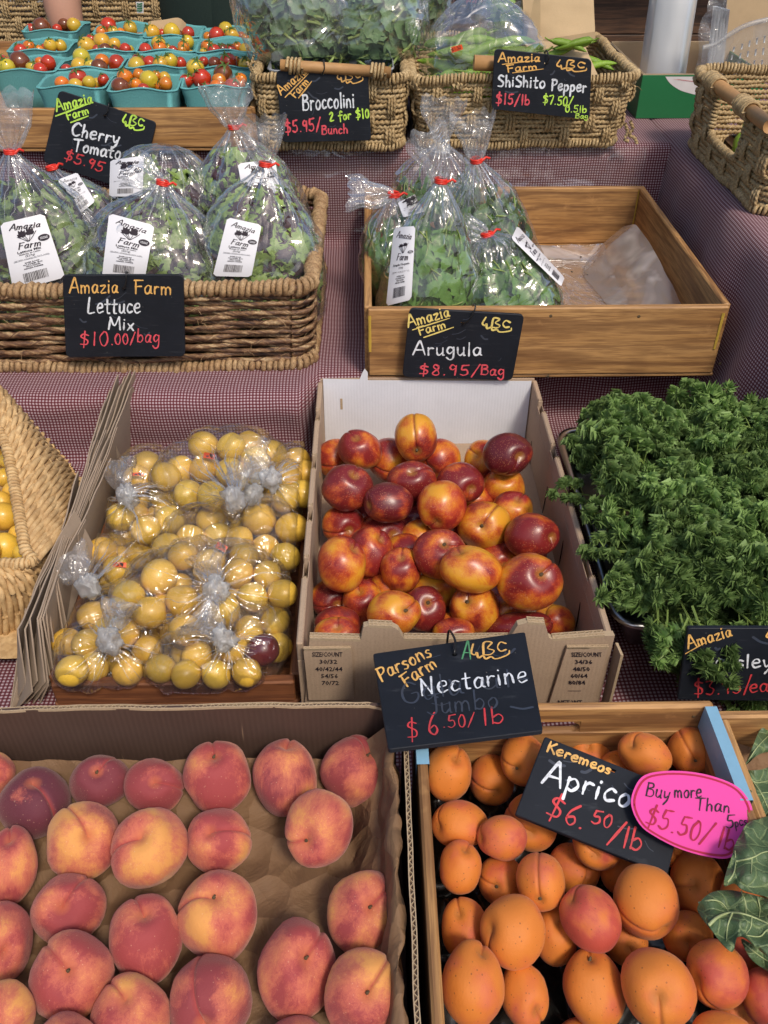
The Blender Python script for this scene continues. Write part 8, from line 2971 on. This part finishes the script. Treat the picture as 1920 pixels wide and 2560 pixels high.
for k, (x0_, y0_, x1_, y1_) in enumerate([(1345, 430, 1290, 660), (1420, 400, 1370, 660), (1490, 370, 1445, 660), (1560, 340, 1520, 660), (1630, 320, 1595, 660)]):
    for j in range(3):
        s0, s1 = j / 3 + .05, j / 3 + .24
        pts = [ony(*K_T4(x0_ + (x1_ - x0_) * s_, y0_ + (y1_ - y0_) * s_), 2.317) for s_ in (s0, (s0 + s1) / 2, s1)]
        MB().tube([p[:] for p in pts], .0022, 5).build('slot_rib', M['roll'], t)
rows = []
for i in range(16):
    s_ = i / 15
    rows.append([ony(*K_T4(x + 14 * math.sin(s_ * 9 + x), -120 + 860 * s_), 2.36 + .012 * ns((x * .01, s_ * 6, 0)))[:] for x in np.linspace(1060 - 90 * s_ + (60 if s_ < .3 else 0), 1290 - 80 * s_, 14)])
mb = MB(); mb.grid(rows); o = mb.build('plastic_wrap', M['film_tail']); tag(o, 'loose crumpled clear wrap hanging left of the clear bin', 'plastic wrap')
mb = MB()
for k, x in enumerate((1095, 1125, 1155, 1180, 1205)):
    mb.tube([ony(*K_T4(x + 70, 60 + 8 * k), 2.40)[:], ony(*K_T4(x, 700), 2.40)[:]], .006, 6)
o = tag(mb.build('stacked_cups', M['roll']), 'nested clear plastic containers standing beside the cardboard sheet', 'containers')

# person behind the stall : forearm and dark green apron
def skin_body(name, pts, edges, rad, mat, parent, sub=2):
    me = bpy.data.meshes.new(name)
    me.from_pydata([p for p in pts], edges, [])
    o = bpy.data.objects.new(name, me); link(o, parent)
    me.materials.append(mat)
    mod = o.modifiers.new('skin', 'SKIN')
    for v, r_ in zip(me.skin_vertices[0].data, rad): v.radius = r_
    me.skin_vertices[0].data[0].use_root = True
    mod.use_smooth_shade = True
    m2 = o.modifiers.new('sub', 'SUBSURF'); m2.levels = sub; m2.render_levels = sub
    return o
pr_ = thing('person', 'person in a dark green apron behind the punnets, bare forearm hanging down', 'person', (-.62, 2.98, FLOOR))
X = -.42
pts = [(X, 3.12, -.75), (X, 3.12, -.50), (X, 3.12, -.20), (X, 3.13, .05), (X, 3.12, .12), (X, 3.11, .24), (X, 3.11, .33),
       (X - .20, 3.12, -.02), (X - .33, 3.08, -.12), (X - .47, 2.99, -.30), (X - .475, 2.94, -.47), (X - .46, 2.93, -.60),
       (X + .20, 3.12, -.02), (X + .34, 3.12, -.22), (X + .36, 3.10, -.45), (X + .35, 3.05, -.65),
       (X - .10, 3.12, -.90), (X - .11, 3.12, -1.25), (X - .11, 3.12, -1.58), (X + .10, 3.12, -.90), (X + .11, 3.12, -1.25), (X + .11, 3.12, -1.58)]
edges = [(0, 1), (1, 2), (2, 3), (3, 4), (4, 5), (5, 6), (3, 7), (7, 8), (8, 9), (9, 10), (10, 11), (3, 12), (12, 13), (13, 14), (14, 15), (0, 16), (16, 17), (17, 18), (0, 19), (19, 20), (20, 21)]
rad = [(.17, .12), (.16, .11), (.18, .11), (.12, .09), (.055, .055), (.085, .10), (.07, .085), (.085, .08), (.065, .065), (.066, .066), (.058, .058), (.035, .042),
       (.085, .08), (.05, .05), (.042, .042), (.03, .03), (.09, .09), (.065, .065), (.045, .07), (.09, .09), (.065, .065), (.045, .07)]
skin_body('body', pts, edges, rad, M['skin'], pr_)
rows = []
for z in np.linspace(-.05, -1.15, 20):
    row = []
    for a in np.linspace(-1.25, 1.25, 24):
        w = .225
        row.append((X + .08 + math.sin(a) * w * 1.05, 3.12 - math.cos(a) * .185 + .008 * ns((a * 4, z * 3, 0)), z))
    rows.append(row)
mb = MB(); mb.grid(rows); mb.grid(np.array(rows)[::-1] + np.array([0, .004, 0])); mb.build('apron', M['apron'], pr_)
rows = []
for z in np.linspace(.02, -.78, 16):
    rows.append([(X + math.cos(a) * .235, 3.12 + math.sin(a) * .165, z) for a in np.linspace(0, 2 * math.pi, 36, endpoint=False)])
mb = MB(); mb.grid(rows, closed_v=True); mb.build('shirt', M['apron'], pr_)
mb = MB(); mb.ball((X, 3.11, .27), .12, 18, 12, sc=(.8, .95, .9)); mb.build('hair', M['stem'], pr_)
# small printed tag by the apron and the paper rim behind the punnets
tg = thing('price_tag', 'small pale green printed tag clipped beside the apron at the top', 'tag', ony(*K_T1(905, 85), 2.92))
q = [ony(*K_T1(*p), 2.92) for p in ((880, 12), (930, 12), (930, 85), (888, 85))]
MB().grid([[q[0], q[3]], [q[1], q[2]]]).build('tag_face', M['whiteprint'], tg)
mb = MB()
for k in range(4):
    e = [ony(*K_T1(890, 24 + 15 * k), 2.918), ony(*K_T1(905, 27 + 15 * k), 2.918), ony(*K_T1(920, 22 + 15 * k), 2.918)]
    ribbon(mb, e, (0, -1, 0), .0016)
mb.build('print', M['greenbox'], tg)
q = [ony(*K_T1(960, 165), 2.80), ony(*K_T1(968, 138), 2.79), ony(*K_T1(1060, 128), 2.80), ony(*K_T1(1155, 115), 2.81), ony(*K_T1(1205, 150), 2.80)]
rows = [[(p.x, p.y, p.z), (p.x, p.y - .01, p.z - .03), (p.x, p.y - .02, p.z - .07)] for p in catmull([v[:] for v in q], 5).view().tolist() and [Vector(v) for v in catmull([v[:] for v in q], 5)]]
mb = MB(); mb.grid(rows); o = mb.build('brown_paper', M['paper_tan']); tag(o, 'edge of brown paper behind the rear punnets in front of the apron', 'paper')
# bagged goods in the far left basket
for i, (x, w) in enumerate(((150, 200), (330, 190), (480, 190))):
    c = ony(*K_T1(x, -35), 3.22)
    rows = []
    for a in np.linspace(0, math.pi, 14):
        rows.append([(c.x + math.sin(a) * math.cos(p_) * .10, c.y + math.sin(a) * math.sin(p_) * .09, c.z - .02 + math.cos(a) * .075 + .012 * ns((a * 3, p_ * 2, i))) for p_ in np.linspace(0, 2 * math.pi, 24, endpoint=False)])
    t = thing('greens_bag', f'small bag with a white label in the far back basket, {ordinal(i)} from the left', 'bag of greens', c)
    mb = MB(); mb.grid(rows, closed_v=True); mb.build('film', M['film_tail'], t)
    mb = MB(); mb.ball((c.x, c.y, c.z - .03), .085, 14, 10, sc=(1, .85, .7)); mb.build('leaf_core', M['lettuce_red'], t)
    q = [ony(*K_T1(x + dx, dy), 3.10) for dx, dy in ((-70, -60), (60, -60), (45, 20), (-90, 14))]
    MB().grid([[q[0], q[3]], [q[1], q[2]]]).build('label', M['label'], t)
